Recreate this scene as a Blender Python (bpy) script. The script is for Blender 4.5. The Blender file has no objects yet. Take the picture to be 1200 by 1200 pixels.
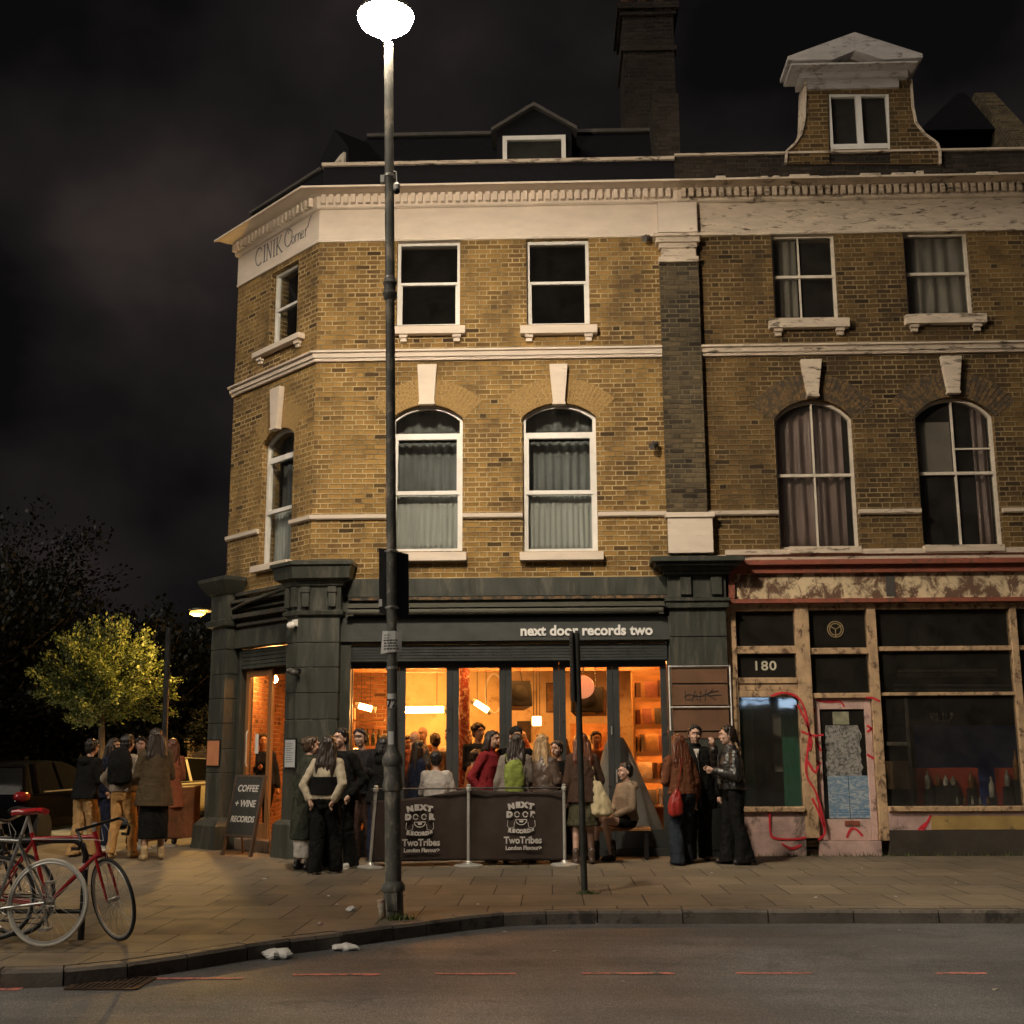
import bpy, bmesh, math, random
from mathutils import Vector, Matrix, noise as mnoise, geometry
random.seed(7)
S = bpy.context.scene
COL = S.collection
PI = math.pi
R = math.radians

# ---------------------------------------------------------------- camera
FPX = 1414.2
PITCH, YAW, ROLL = 0.19397, 0.030775, -0.004528
CAM = Vector((0.0, -17.8, 1.5))
_f = Vector((-math.sin(YAW) * math.cos(PITCH), math.cos(YAW) * math.cos(PITCH), math.sin(PITCH)))
_r = Vector((math.cos(YAW), math.sin(YAW), 0)); _u = _r.cross(_f)
_r2 = _r * math.cos(ROLL) + _u * math.sin(ROLL)
_u2 = _u * math.cos(ROLL) - _r * math.sin(ROLL)
cam = bpy.data.objects.new('camera', bpy.data.cameras.new('camera'))
COL.objects.link(cam); S.camera = cam
cam.matrix_world = Matrix(((_r2.x, _u2.x, -_f.x, CAM.x), (_r2.y, _u2.y, -_f.y, CAM.y), (_r2.z, _u2.z, -_f.z, CAM.z), (0, 0, 0, 1)))
cam.data.sensor_width = 36; cam.data.lens = FPX / 1200 * 36
cam.data.clip_start = 0.1; cam.data.clip_end = 2000

# ---------------------------------------------------------------- night sky, faint moonless fill, exposure
w = bpy.data.worlds.new('World'); S.world = w; w.use_nodes = True
nt = w.node_tree; nt.nodes.clear()
def WN(t, **k):
    n = nt.nodes.new(t)
    for a, b in k.items(): setattr(n, a, b)
    return n
SUN_EL, SUN_AZ = R(34), R(232)
wo = WN('ShaderNodeOutputWorld'); bgs = WN('ShaderNodeBackground'); bgc = WN('ShaderNodeBackground'); ad = WN('ShaderNodeAddShader')
sk = WN('ShaderNodeTexSky', sky_type='NISHITA'); sk.sun_disc = False; sk.sun_elevation = R(-4); sk.sun_rotation = SUN_AZ
bgs.inputs[1].default_value = 0.002
tc = WN('ShaderNodeTexCoord'); mp = WN('ShaderNodeMapping'); mp.inputs['Scale'].default_value = (1.0, 1.0, 1.3)
nz = WN('ShaderNodeTexNoise'); nz.inputs['Scale'].default_value = 4.2; nz.inputs['Detail'].default_value = 5; nz.inputs['Roughness'].default_value = .45; nz.inputs['Distortion'].default_value = .1
cr = WN('ShaderNodeValToRGB')
cr.color_ramp.elements[0].position = .38; cr.color_ramp.elements[0].color = (.0014, .0013, .0014, 1)
cr.color_ramp.elements[1].position = .72; cr.color_ramp.elements[1].color = (.0150, .0112, .0095, 1)
e = cr.color_ramp.elements.new(.55); e.color = (.0055, .0044, .0044, 1)
L = nt.links.new
L(tc.outputs['Generated'], mp.inputs[0]); L(mp.outputs[0], nz.inputs['Vector']); L(nz.outputs[0], cr.inputs[0]); L(cr.outputs[0], bgc.inputs[0])
bgc.inputs[1].default_value = 1.45
L(sk.outputs[0], bgs.inputs[0]); L(bgs.outputs[0], ad.inputs[0]); L(bgc.outputs[0], ad.inputs[1]); L(ad.outputs[0], wo.inputs[0])
sun = bpy.data.objects.new('sky_fill_sun', bpy.data.lights.new('sky_fill_sun', 'SUN')); COL.objects.link(sun)
sun.data.energy = 0.72; sun.data.angle = R(34); sun.data.color = (1.0, .88, .72)
sun.rotation_euler = Vector((math.sin(SUN_AZ) * math.cos(SUN_EL), math.cos(SUN_AZ) * math.cos(SUN_EL), math.sin(SUN_EL))).to_track_quat('Z', 'Y').to_euler()
S.view_settings.view_transform = 'Standard'; S.view_settings.look = 'None'; S.view_settings.gamma = 1; S.view_settings.exposure = 0.8
S.render.engine = 'CYCLES'
S.cycles.use_denoising = True
S.cycles.max_bounces = 8; S.cycles.transparent_max_bounces = 16; S.cycles.sample_clamp_indirect = 4
S.cycles.caustics_reflective = False; S.cycles.caustics_refractive = False

# ---------------------------------------------------------------- measuring helpers: a line of sight met with a real plane
def ray(x, y): return _f * FPX + _r2 * (x - 600) + _u2 * (600 - y)
def F(x, y, Y=0.0):
    d = ray(x, y); t = (Y - CAM.y) / d.y; return CAM + d * t
def G(x, y, z=0.0):
    d = ray(x, y); t = (z - CAM.z) / d.z; return CAM + d * t
C0 = F(370, 440); C0.z = 0                       # brick arris between the front and the splayed corner
CA = R(46)
CD = Vector((math.cos(CA), -math.sin(CA), 0)); CN = Vector((-math.sin(CA), -math.cos(CA), 0))
def Cc(x, y, d=0.0):
    """(u, v) on the splayed corner wall, d metres in front of it"""
    o = C0 + CN * d; r = ray(x, y)
    t = (o - CAM).dot(CN) / r.dot(CN); p = CAM + r * t
    return (p - C0).dot(CD), p.z
FRONT = Matrix(((1, 0, 0, 0), (0, -1, 0, 0), (0, 0, 1, 0), (0, 0, 0, 1)))      # (u, out, v)
CHAM = Matrix(((CD.x, CN.x, 0, C0.x), (CD.y, CN.y, 0, C0.y), (0, 0, 1, 0), (0, 0, 0, 1)))
def FR(x0, x1, y0, y1, d=0.0):
    ym = (y0 + y1) / 2; xm = (x0 + x1) / 2
    return F(x0, ym, -d).x, F(x1, ym, -d).x, F(xm, y1, -d).z, F(xm, y0, -d).z
def CR(x0, x1, yl, yh, d=0.0):
    """rect on the corner wall: yl=(top,bottom) read at its left, yh=(top,bottom) at its right"""
    a = Cc(x0, sum(yl) / 2, d); b = Cc(x1, sum(yh) / 2, d)
    top = (Cc(x0, yl[0], d)[1] + Cc(x1, yh[0], d)[1]) / 2; bot = (Cc(x0, yl[1], d)[1] + Cc(x1, yh[1], d)[1]) / 2
    return a[0], b[0], bot, top

# ---------------------------------------------------------------- materials
MATS = {}
class NT:
    def __init__(s, name):
        s.m = bpy.data.materials.new(name); s.m.use_nodes = True; s.t = s.m.node_tree; s.t.nodes.clear()
        s.out = s.n('ShaderNodeOutputMaterial'); s.p = s.n('ShaderNodeBsdfPrincipled'); s.l(s.p.outputs[0], s.out.inputs[0])
    def n(s, t, **k):
        n = s.t.nodes.new(t)
        for a, b in k.items(): setattr(n, a, b)
        return n
    def l(s, a, b): s.t.links.new(a, b)
    def math(s, op, a, b=None, c=None):
        n = s.n('ShaderNodeMath', operation=op)
        for i, v in enumerate((a, b, c)):
            if v is None: continue
            if isinstance(v, (int, float)): n.inputs[i].default_value = v
            else: s.l(v, n.inputs[i])
        return n.outputs[0]
    def noise(s, vec, scale, detail=4, rough=.55, dist=0):
        n = s.n('ShaderNodeTexNoise'); n.inputs['Scale'].default_value = scale; n.inputs['Detail'].default_value = detail
        n.inputs['Roughness'].default_value = rough; n.inputs['Distortion'].default_value = dist
        if vec is not None: s.l(vec, n.inputs['Vector'])
        return n.outputs[0]
    def ramp(s, fac, stops):
        n = s.n('ShaderNodeValToRGB'); el = n.color_ramp.elements
        while len(el) < len(stops): el.new(.5)
        for e, (p, c) in zip(el, stops):
            e.position = p; e.color = (c, c, c, 1) if isinstance(c, (int, float)) else (*c, 1)
        s.l(fac, n.inputs[0]); return n.outputs[0]
    def mix(s, fac, a, b, mode='MIX'):
        n = s.n('ShaderNodeMix', data_type='RGBA', blend_type=mode)
        for i, v in ((0, fac), (6, a), (7, b)):
            if isinstance(v, (int, float)): n.inputs[i].default_value = v
            elif isinstance(v, tuple): n.inputs[i].default_value = (*v, 1)
            else: s.l(v, n.inputs[i])
        return n.outputs[2]
    def bump(s, h, strength=.3, dist=.01):
        n = s.n('ShaderNodeBump'); n.inputs['Strength'].default_value = strength; n.inputs['Distance'].default_value = dist
        s.l(h, n.inputs['Height']); s.l(n.outputs[0], s.p.inputs['Normal'])
    def col(s, c):
        if isinstance(c, tuple): s.p.inputs['Base Color'].default_value = (*c, 1)
        else: s.l(c, s.p.inputs['Base Color'])
    def rough(s, r):
        if isinstance(r, (int, float)): s.p.inputs['Roughness'].default_value = r
        else: s.l(r, s.p.inputs['Roughness'])
    def mapped(s, kind='Object', scale=(1, 1, 1)):
        t = s.n('ShaderNodeTexCoord'); m = s.n('ShaderNodeMapping'); m.inputs['Scale'].default_value = scale
        s.l(t.outputs[kind], m.inputs[0]); return m.outputs[0]

def paint(name, c, rough=.5, metal=0, var=.25, sc=3.0, bump=.15, dirt=None, dirt_amt=.5, dirt_sc=6, stretch=(1, 1, 1), spec=.5, sheen=0):
    """general surface: base colour with mottling, optional dirt or wear with its own shape, fine bump"""
    if name in MATS: return MATS[name]
    n = NT(name); v = n.mapped('Object', stretch)
    a = n.noise(v, sc, 5, .6)
    k = n.ramp(a, [(.3, 1 - var), (.7, 1 + var * .4)])
    colr = n.mix(1.0, c, k, 'MULTIPLY')
    if dirt:
        d = n.noise(v, dirt_sc, 8, .7, .4)
        colr = n.mix(n.ramp(d, [(1 - dirt_amt - .06, 0.0), (1 - dirt_amt + .04, 1.0)]), colr, dirt)
    n.col(colr)
    n.rough(n.ramp(n.noise(v, sc * 3, 3), [(.3, max(.02, rough - .12)), (.7, min(1, rough + .12))]))
    n.p.inputs['Metallic'].default_value = metal; n.p.inputs['Specular IOR Level'].default_value = spec
    if sheen: n.p.inputs['Sheen Weight'].default_value = sheen
    if bump: n.bump(n.noise(v, 40, 4), bump, .01)
    MATS[name] = n.m; return n.m

def brick_mat(name, light, dark, mortar, darkness=.5, sc=.6, soot=None):
    n = NT(name)
    t = n.n('ShaderNodeTexCoord'); uv = t.outputs['UV']
    wob = n.noise(uv, 9, 2); wv = n.math('MULTIPLY', n.math('SUBTRACT', wob, .5), .012)
    sp = n.n('ShaderNodeSeparateXYZ'); n.l(uv, sp.inputs[0])
    u = n.math('ADD', sp.outputs[0], 100.0); v = n.math('ADD', n.math('ADD', sp.outputs[1], 50.0), wv)
    rv = n.math('DIVIDE', v, .0765); row = n.math('FLOOR', rv); fv = n.math('FRACT', rv)
    u2 = n.math('ADD', n.math('ADD', u, n.math('MULTIPLY', n.math('MODULO', row, 2.0), .172)), wv)
    cu = n.math('DIVIDE', u2, .344); cell = n.math('FLOOR', cu); fu = n.math('MULTIPLY', n.math('FRACT', cu), .344)
    hd = n.math('GREATER_THAN', fu, .229)
    # distances to joints
    j1 = n.math('MINIMUM', fu, n.math('ABSOLUTE', n.math('SUBTRACT', fu, .229)))
    j1 = n.math('MINIMUM', j1, n.math('SUBTRACT', .344, fu))
    j2 = n.math('MULTIPLY', n.math('MINIMUM', fv, n.math('SUBTRACT', 1.0, fv)), .0765)
    jd = n.math('MINIMUM', j1, j2)
    rag = n.math('MULTIPLY', n.math('SUBTRACT', n.noise(uv, 60, 2), .5), .006)
    face = n.n('ShaderNodeMapRange', interpolation_type='SMOOTHSTEP'); n.l(n.math('ADD', jd, rag), face.inputs[0])
    face.inputs[1].default_value = .0055; face.inputs[2].default_value = .0135
    fc = face.outputs[0]
    streak = n.n('ShaderNodeMapping'); streak.inputs['Scale'].default_value = (.8, 3.5, 1); n.l(uv, streak.inputs[0])
    idv = n.n('ShaderNodeCombineXYZ'); n.l(n.math('ADD', n.math('MULTIPLY', cell, 2.0), hd), idv.inputs[0]); n.l(row, idv.inputs[1])
    wn = n.n('ShaderNodeTexWhiteNoise', noise_dimensions='2D'); n.l(idv.outputs[0], wn.inputs['Vector'])
    big = n.noise(uv, sc, 4, .6, .6)
    mixv = n.math('ADD', n.math('MULTIPLY', wn.outputs['Value'], .22), n.math('ADD', n.math('MULTIPLY', big, .88), n.math('MULTIPLY', n.noise(streak.outputs[0], 7, 4, .7), .28)))
    br = n.ramp(mixv, [(darkness + .38, light), (darkness + .10, dark)][::-1])
    sepc = n.n('ShaderNodeSeparateColor'); n.l(wn.outputs['Color'], sepc.inputs[0])
    br = n.mix(1.0, br, n.ramp(sepc.outputs[1], [(0, .78), (.5, 1.0), (1, 1.14)]), 'MULTIPLY')
    br = n.mix(n.ramp(sepc.outputs[2], [(.955, 0.0), (.965, .7)]), br, (.018, .014, .012))
    grain = n.noise(uv, 85, 3, .7)
    br = n.mix(1.0, br, n.ramp(grain, [(.25, .72), (.75, 1.18)]), 'MULTIPLY')
    mo = n.mix(n.ramp(n.noise(uv, 2.4, 4), [(.4, 0.0), (.65, 1.0)]), mortar, tuple(c * .45 for c in mortar))
    # some joints repointed flush over the brick edges, some washed out
    c = n.mix(fc, mo, br)
    if soot:
        v2 = n.n('ShaderNodeMapping'); v2.inputs['Scale'].default_value = (1.0, .35, 1); n.l(uv, v2.inputs[0])
        c = n.mix(n.ramp(n.noise(v2.outputs[0], 1.1, 6, .65, .5), [(.50, 0.0), (.74, .72)]), c, soot)
    n.col(c); n.rough(.9); n.p.inputs['Specular IOR Level'].default_value = .2
    n.bump(n.math('ADD', n.math('MULTIPLY', fc, 1.0), n.math('MULTIPLY', grain, .35)), 1.0, .022)
    MATS[name] = n.m; return n.m

def emit(name, c, s, base=None):
    n = NT(name); n.col(base or c); n.p.inputs['Emission Color'].default_value = (*c, 1); n.p.inputs['Emission Strength'].default_value = s
    n.rough(.4); MATS[name] = n.m; return n.m

def glass_mat(name, tint=(1, 1, 1), refl=.06, rough=.0, dirt=0.0):
    n = NT(name)
    tr = n.n('ShaderNodeBsdfTransparent'); tr.inputs[0].default_value = (*tint, 1)
    gl = n.n('ShaderNodeBsdfGlossy'); gl.inputs['Roughness'].default_value = rough
    fr = n.n('ShaderNodeLayerWeight'); fr.inputs['Blend'].default_value = .5
    mx = n.n('ShaderNodeMixShader'); n.l(n.math('ADD', n.math('MULTIPLY', n.math('POWER', fr.outputs['Facing'], 5.0), .9), refl), mx.inputs[0])
    n.l(tr.outputs[0], mx.inputs[1]); n.l(gl.outputs[0], mx.inputs[2])
    last = mx.outputs[0]
    v = n.mapped('Object')
    bm = n.n('ShaderNodeBump'); bm.inputs['Strength'].default_value = .04; bm.inputs['Distance'].default_value = .02
    n.l(n.noise(v, 2.5, 2), bm.inputs['Height']); n.l(bm.outputs[0], gl.inputs['Normal'])
    if dirt:  # grey film: dirt on dirty panes, painted reflection haze on window_glass
        df = n.n('ShaderNodeBsdfDiffuse'); df.inputs[0].default_value = (.35, .32, .28, 1)
        m2 = n.n('ShaderNodeMixShader'); n.l(n.ramp(n.noise(v, 3, 6, .7), [(.35, dirt * .4), (.7, dirt)]), m2.inputs[0])
        n.l(last, m2.inputs[1]); n.l(df.outputs[0], m2.inputs[2]); last = m2.outputs[0]
    n.l(last, n.out.inputs[0]); MATS[name] = n.m; return n.m

M = {}
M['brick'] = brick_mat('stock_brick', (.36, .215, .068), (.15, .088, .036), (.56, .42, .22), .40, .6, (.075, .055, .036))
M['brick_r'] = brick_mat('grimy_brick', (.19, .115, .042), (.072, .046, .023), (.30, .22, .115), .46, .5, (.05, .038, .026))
M['brick_s'] = brick_mat('sooted_chimney_brick', (.055, .043, .034), (.025, .02, .017), (.06, .05, .042), .45, .8)
M['brick_d'] = brick_mat('sooty_brick', (.16, .12, .07), (.055, .045, .032), (.17, .14, .09), .45, .8)
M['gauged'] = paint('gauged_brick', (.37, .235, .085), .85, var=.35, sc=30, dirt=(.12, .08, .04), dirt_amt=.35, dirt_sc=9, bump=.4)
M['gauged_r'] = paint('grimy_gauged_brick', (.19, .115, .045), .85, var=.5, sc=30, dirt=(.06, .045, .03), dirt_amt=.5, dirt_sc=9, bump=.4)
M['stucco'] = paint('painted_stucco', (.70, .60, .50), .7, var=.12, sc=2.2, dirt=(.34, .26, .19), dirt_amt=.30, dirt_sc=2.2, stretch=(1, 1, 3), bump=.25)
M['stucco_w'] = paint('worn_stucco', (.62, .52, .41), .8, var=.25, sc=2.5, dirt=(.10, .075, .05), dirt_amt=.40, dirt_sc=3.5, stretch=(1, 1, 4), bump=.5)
M['white'] = paint('white_frame_paint', (.78, .76, .72), .4, var=.12, sc=4, bump=.05)
M['offwhite'] = paint('aged_frame_paint', (.66, .59, .49), .6, var=.25, sc=6, dirt=(.16, .12, .09), dirt_amt=.3, dirt_sc=20, bump=.3)
M['olive'] = paint('dark_green_shopfront_paint', (.050, .054, .045), .42, var=.35, sc=3, bump=.3, dirt=(.088, .086, .070), dirt_amt=.42, dirt_sc=4, stretch=(1.6, 1.6, .3))
M['charcoal'] = paint('charcoal_door_paint', (.045, .050, .050), .38, var=.12, sc=3, bump=.05)
M['panel'] = paint('bare_brown_render', (.155, .078, .040), .75, var=.25, sc=3, dirt=(.07, .04, .025), dirt_amt=.3, bump=.3)
M['slate'] = paint('roof_slate', (.008, .008, .011), .75, var=.4, sc=7, bump=.3, stretch=(1, 1, 5), spec=.15)
M['lead'] = paint('lead_flashing', (.075, .068, .062), .6, var=.3, sc=5)
M['black'] = paint('black_paint', (.012, .012, .013), .4, var=.2)
M['darkroom'] = paint('dark_plaster', (.022, .020, .019), .9, var=.3)
M['pole'] = paint('lamp_post_paint', (.15, .15, .135), .5, 0, var=.35, sc=9, bump=.35, dirt=(.34, .30, .24), dirt_amt=.42, dirt_sc=9, stretch=(1, 1, .5), spec=.3)
M['chrome'] = paint('brushed_steel', (.50, .49, .46), .38, .45, var=.15, sc=12, bump=.0)
M['wood'] = paint('oak_door_wood', (.32, .15, .055), .45, var=.35, sc=4, stretch=(9, 9, .6), bump=.2)
M['timber'] = paint('peeling_cream_timber', (.54, .37, .215), .75, var=.35, sc=5, dirt=(.13, .075, .045), dirt_amt=.43, dirt_sc=8, stretch=(1.1, 1.1, .8), bump=.5)
M['pinkish'] = paint('pink_washed_timber', (.62, .43, .38), .75, var=.25, sc=5, dirt=(.16, .09, .075), dirt_amt=.38, dirt_sc=7, stretch=(1, 1, .8), bump=.5)
M['peel'] = paint('peeling_fascia_paint', (.68, .54, .34), .8, var=.3, sc=1.5, dirt=(.14, .08, .05), dirt_amt=.50, dirt_sc=4.5, stretch=(1.3, 1, 1), bump=.7)
M['redpaint'] = paint('brick_red_paint', (.30, .085, .05), .7, var=.3, sc=5, dirt=(.13, .06, .04), dirt_amt=.42, dirt_sc=10, bump=.4)
M['glass'] = glass_mat('window_glass', (.92, .93, .92), .06, 0, .018)  # thin grey film stands in for faint reflections on the panes
M['glass_d'] = glass_mat('dirty_window_glass', (.8, .8, .78), .07, .03, .05)
M['glass_s'] = glass_mat('shop_glass', (.97, .96, .94), .03)
M['net'] = paint('grey_curtain', (.46, .48, .46), .9, var=.2, sc=2, bump=.1, stretch=(6, 1, .5))
M['curt_r'] = paint('dusty_pink_curtain', (.42, .30, .29), .42, var=.5, sc=2, bump=.1, stretch=(5, 1, .5))
M['curt_w'] = paint('pale_limp_curtain', (.42, .39, .35), .9, var=.35, sc=2, bump=.1, stretch=(5, 1, .5))
M['curt_d'] = paint('grey_heavy_curtain', (.22, .24, .24), .9, var=.3, sc=2, bump=.1)
M['paper'] = paint('white_paper', (.72, .71, .68), .8, var=.1, sc=8, bump=.05)
M['ink'] = paint('black_ink', (.02, .02, .02), .7)
M['lettering'] = paint('white_lettering', (.80, .80, .78), .5, var=.05)
M['chalk'] = paint('chalk', (.60, .58, .54), .9, var=.4, sc=30)
M['greytext'] = paint('grey_serif_lettering', (.13, .12, .12), .7)

# ---------------------------------------------------------------- mesh builder
WORLD = {}
def wmat(o): return WORLD.get(o.name, Matrix.Identity(4))
class MB:
    def __init__(s, frame=None): s.v = []; s.f = []; s.fm = []; s.frame = frame or Matrix.Identity(4); s.mi = 0
    def add(s, vs, fs, xf=None):
        b = len(s.v)
        s.v += [(xf @ Vector(p)) if xf else Vector(p) for p in vs]
        s.f += [tuple(b + i for i in f) for f in fs]; s.fm += [s.mi] * len(fs); return s
    def box(s, x0, x1, y0, y1, z0, z1, xf=None):
        return s.add([(x, y, z) for x in (x0, x1) for y in (y0, y1) for z in (z0, z1)],
                     [(0, 1, 3, 2), (4, 6, 7, 5), (0, 4, 5, 1), (2, 3, 7, 6), (0, 2, 6, 4), (1, 5, 7, 3)], xf)
    def prism(s, poly, d0, d1, xf=None, axis='d'):
        """poly of (u,v) swept along the out axis, or of (d,v) swept along u"""
        n = len(poly)
        mk = (lambda a, b, t: (a, t, b)) if axis == 'd' else ((lambda a, b, t: (t, a, b)) if axis == 'u' else (lambda a, b, t: (a, b, t)))
        vs = [mk(a, b, d0) for a, b in poly] + [mk(a, b, d1) for a, b in poly]
        return s.add(vs, [tuple(range(n))[::-1], tuple(range(n, 2 * n))] + [(i, (i + 1) % n, n + (i + 1) % n, n + i) for i in range(n)], xf)
    def tube(s, pts, r, seg=8, closed=False, flat=1.0):
        pts = [Vector(p) for p in pts]; n = len(pts); rs = r if isinstance(r, (list, tuple)) else [r] * n
        vs = []; up = None
        for i, p in enumerate(pts):
            a = pts[(i - 1) % n] if (closed or i) else pts[0]; b = pts[(i + 1) % n] if (closed or i < n - 1) else pts[-1]
            t = (b - a).normalized()
            if up is None: up = t.orthogonal().normalized()
            up = (up - t * up.dot(t)); up = up.normalized() if up.length > 1e-6 else t.orthogonal().normalized()
            q = t.cross(up)
            for k in range(seg):
                an = 2 * PI * k / seg; vs.append(p + (up * math.cos(an) + q * math.sin(an) * flat) * rs[i])
        fs = []
        for i in range(n if closed else n - 1):
            j = (i + 1) % n
            for k in range(seg):
                l = (k + 1) % seg; fs.append((i * seg + k, i * seg + l, j * seg + l, j * seg + k))
        if not closed: fs += [tuple(range(seg))[::-1], tuple((n - 1) * seg + k for k in range(seg))]
        return s.add(vs, fs)
    def lathe(s, prof, c=(0, 0, 0), seg=16, xf=None):
        vs = []; fs = []; n = len(prof)
        for r, z in prof:
            for k in range(seg):
                a = 2 * PI * k / seg; vs.append((c[0] + max(r, 1e-4) * math.cos(a), c[1] + max(r, 1e-4) * math.sin(a), c[2] + z))
        for i in range(n - 1):
            for k in range(seg):
                l = (k + 1) % seg; fs.append((i * seg + k, i * seg + l, (i + 1) * seg + l, (i + 1) * seg + k))
        fs += [tuple(range(seg))[::-1], tuple((n - 1) * seg + k for k in range(seg))]
        return s.add(vs, fs, xf)
    def cap(s, p0, p1, r0, r1, seg=12, fl=(1, 1, 1)):
        p0 = Vector(p0); p1 = Vector(p1); ax = p1 - p0; Ln = max(ax.length, 1e-5)
        q = ax.normalized().to_track_quat('Z', 'Y').to_matrix().to_4x4()
        prof = [(r0 * math.cos(a), r0 * math.sin(a)) for a in [R(-89), R(-60), R(-30), 0]] + [(r1 * math.cos(a), Ln + r1 * math.sin(a)) for a in [0, R(30), R(60), R(89)]]
        return s.lathe(prof, seg=seg, xf=Matrix.Translation(p0) @ q @ Matrix.Diagonal((fl[0], fl[1], fl[2], 1)))
    def ell(s, c, r, rot=None, seg=14, rings=9):
        if isinstance(r, (int, float)): r = (r, r, r)
        prof = [(math.cos(a), math.sin(a)) for a in [-PI / 2 * .99 + PI * .99 * i / (rings - 1) for i in range(rings)]]
        xf = Matrix.Translation(Vector(c)) @ (rot.to_4x4() if rot else Matrix.Identity(4)) @ Matrix.Diagonal((r[0], r[1], r[2], 1))
        return s.lathe(prof, seg=seg, xf=xf)
    def build(s, name, mat, parent=None, smooth=False, bevel=0, recalc=True):
        me = bpy.data.meshes.new(name); bm = bmesh.new()
        vs = [bm.verts.new(p) for p in s.v]
        for f, mi in zip(s.f, s.fm):
            try:
                ff = bm.faces.new([vs[i] for i in f]); ff.material_index = mi
            except ValueError: pass
        if recalc: bmesh.ops.recalc_face_normals(bm, faces=bm.faces[:])
        if bevel: bmesh.ops.bevel(bm, geom=bm.edges[:], offset=bevel, segments=1, affect='EDGES', clamp_overlap=True)
        uvl = bm.loops.layers.uv.new('UVMap'); bm.normal_update()
        for f in bm.faces:
            n = f.normal; a = (abs(n.x), abs(n.y), abs(n.z)); k = a.index(max(a))
            for lp in f.loops:
                c = lp.vert.co; lp[uvl].uv = (c.x, c.z) if k == 1 else ((c.y, c.z) if k == 0 else (c.x, c.y))
            f.smooth = smooth
        bm.to_mesh(me); bm.free()
        me.transform(s.frame)
        if s.frame.determinant() < 0: me.flip_normals()
        for m_ in (mat if isinstance(mat, list) else [mat]): me.materials.append(m_)
        if smooth == 'auto' or smooth: 
            try: me.set_sharp_from_angle(angle=R(40))
            except Exception: pass
        return link(name, me, parent)
def link(name, me, parent=None):
    o = bpy.data.objects.new(name, me); COL.objects.link(o)
    if parent:
        o.parent = parent; o.matrix_parent_inverse = wmat(parent).inverted(); WORLD[o.name] = Matrix.Identity(4)
        WORLD[o.name] = Matrix.Identity(4)
        o.matrix_basis = Matrix.Identity(4)
    return o
def empty(name, loc, label=None, cat=None, group=None):
    o = bpy.data.objects.new(name, None); COL.objects.link(o); o.location = loc; o.empty_display_size = .2
    WORLD[o.name] = Matrix.Translation(Vector(loc)); 
    if label: tag(o, label, cat, group)
    return o
def tag(o, label, cat, group=None, kind=None):
    if label: o['label'] = label
    if cat: o['category'] = cat
    if group: o['group'] = group
    if kind: o['kind'] = kind
    return o
def struct(o): o['kind'] = 'structure'; return o
def copy_tree(o, parent=None):
    c = o.copy(); COL.objects.link(c)
    if parent: c.parent = parent
    for ch in [x for x in o.children]: copy_tree(ch, c)
    return c
def place(o, loc, rz=0, rx=0, ry=0):
    o.location = loc; o.rotation_euler = (rx, ry, rz); return o

def text(body, size, mat, parent, name, frame, u, d, v, align='CENTER', ext=.004, bold=0, shear=0, sx=1.0, rot=0, spacing=1.0):
    cu = bpy.data.curves.new('t', 'FONT'); cu.body = body; cu.size = size; cu.align_x = align; cu.extrude = ext; cu.offset = bold; cu.shear = shear; cu.space_character = spacing
    cu.resolution_u = 3
    o = bpy.data.objects.new('t', cu); COL.objects.link(o); dg = bpy.context.evaluated_depsgraph_get()
    me = bpy.data.meshes.new_from_object(o.evaluated_get(dg)); bpy.data.objects.remove(o)
    # text lies in xy, faces +z -> (u, out, v)
    T = Matrix(((1, 0, 0, u), (0, 0, 1, d), (0, 1, 0, v), (0, 0, 0, 1))) @ Matrix.Rotation(rot, 4, 'Z') @ Matrix.Diagonal((sx, 1, 1, 1))
    me.transform(frame @ T)
    if (frame @ T).determinant() < 0: me.flip_normals()
    me.materials.clear(); me.materials.append(mat); me.name = name
    return link(name, me, parent)

def wall(name, outer, holes, d0, d1, mat, parent, frame, vcut=None):
    """solid wall from a (u,v) outline with openings, between out-depths d1 (face) and d0 (back)"""
    mb = MB(frame)
    def cell(poly, hs):
        if len(hs) == 1 and len(hs[0]) == 4 and len(poly) == 4:
            fl = poly + hs[0]; q = [(i, (i + 1) % 4, 4 + (i + 1) % 4, 4 + i) for i in range(4)]
            mb.add([(a, d1, b) for a, b in fl] + [(a, d0, b) for a, b in fl], q + [tuple(8 + i for i in t[::-1]) for t in q]); return
        polys = [poly] + hs; flat = [q for p in polys for q in p]; n = len(flat)
        tris = geometry.tessellate_polygon([[Vector((a, b, 0)) for a, b in p] for p in polys])
        mb.add([(a, d1, b) for a, b in flat] + [(a, d0, b) for a, b in flat], [tuple(t) for t in tris] + [tuple(n + i for i in t[::-1]) for t in tris])
    if len(holes) > 1:
        us = [p[0] for p in outer]; vs_ = [p[1] for p in outer]; u0, u1, v0, v1 = min(us), max(us), min(vs_), max(vs_); vc = vcut or (v0 + v1) / 2
        for va, vb in ((v0, vc), (vc, v1)):
            hh = sorted([h for h in holes if va < h[0][1] < vb], key=lambda h: h[0][0]); edges = [u0]
            for k in range(len(hh) - 1): edges.append((max(p[0] for p in hh[k]) + min(p[0] for p in hh[k + 1])) / 2)
            edges.append(u1)
            for k, h in enumerate(hh): cell(rectp(edges[k], edges[k + 1], va, vb), [h])
    else: cell(outer, holes)
    for p in [outer] + holes:
        m = len(p); mb.add([(a, d1, b) for a, b in p] + [(a, d0, b) for a, b in p], [(i, (i + 1) % m, m + (i + 1) % m, m + i) for i in range(m)])
    return mb.build(name, mat, parent)
def rectp(u0, u1, v0, v1): return [(u0, v0), (u1, v0), (u1, v1), (u0, v1)]
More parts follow.
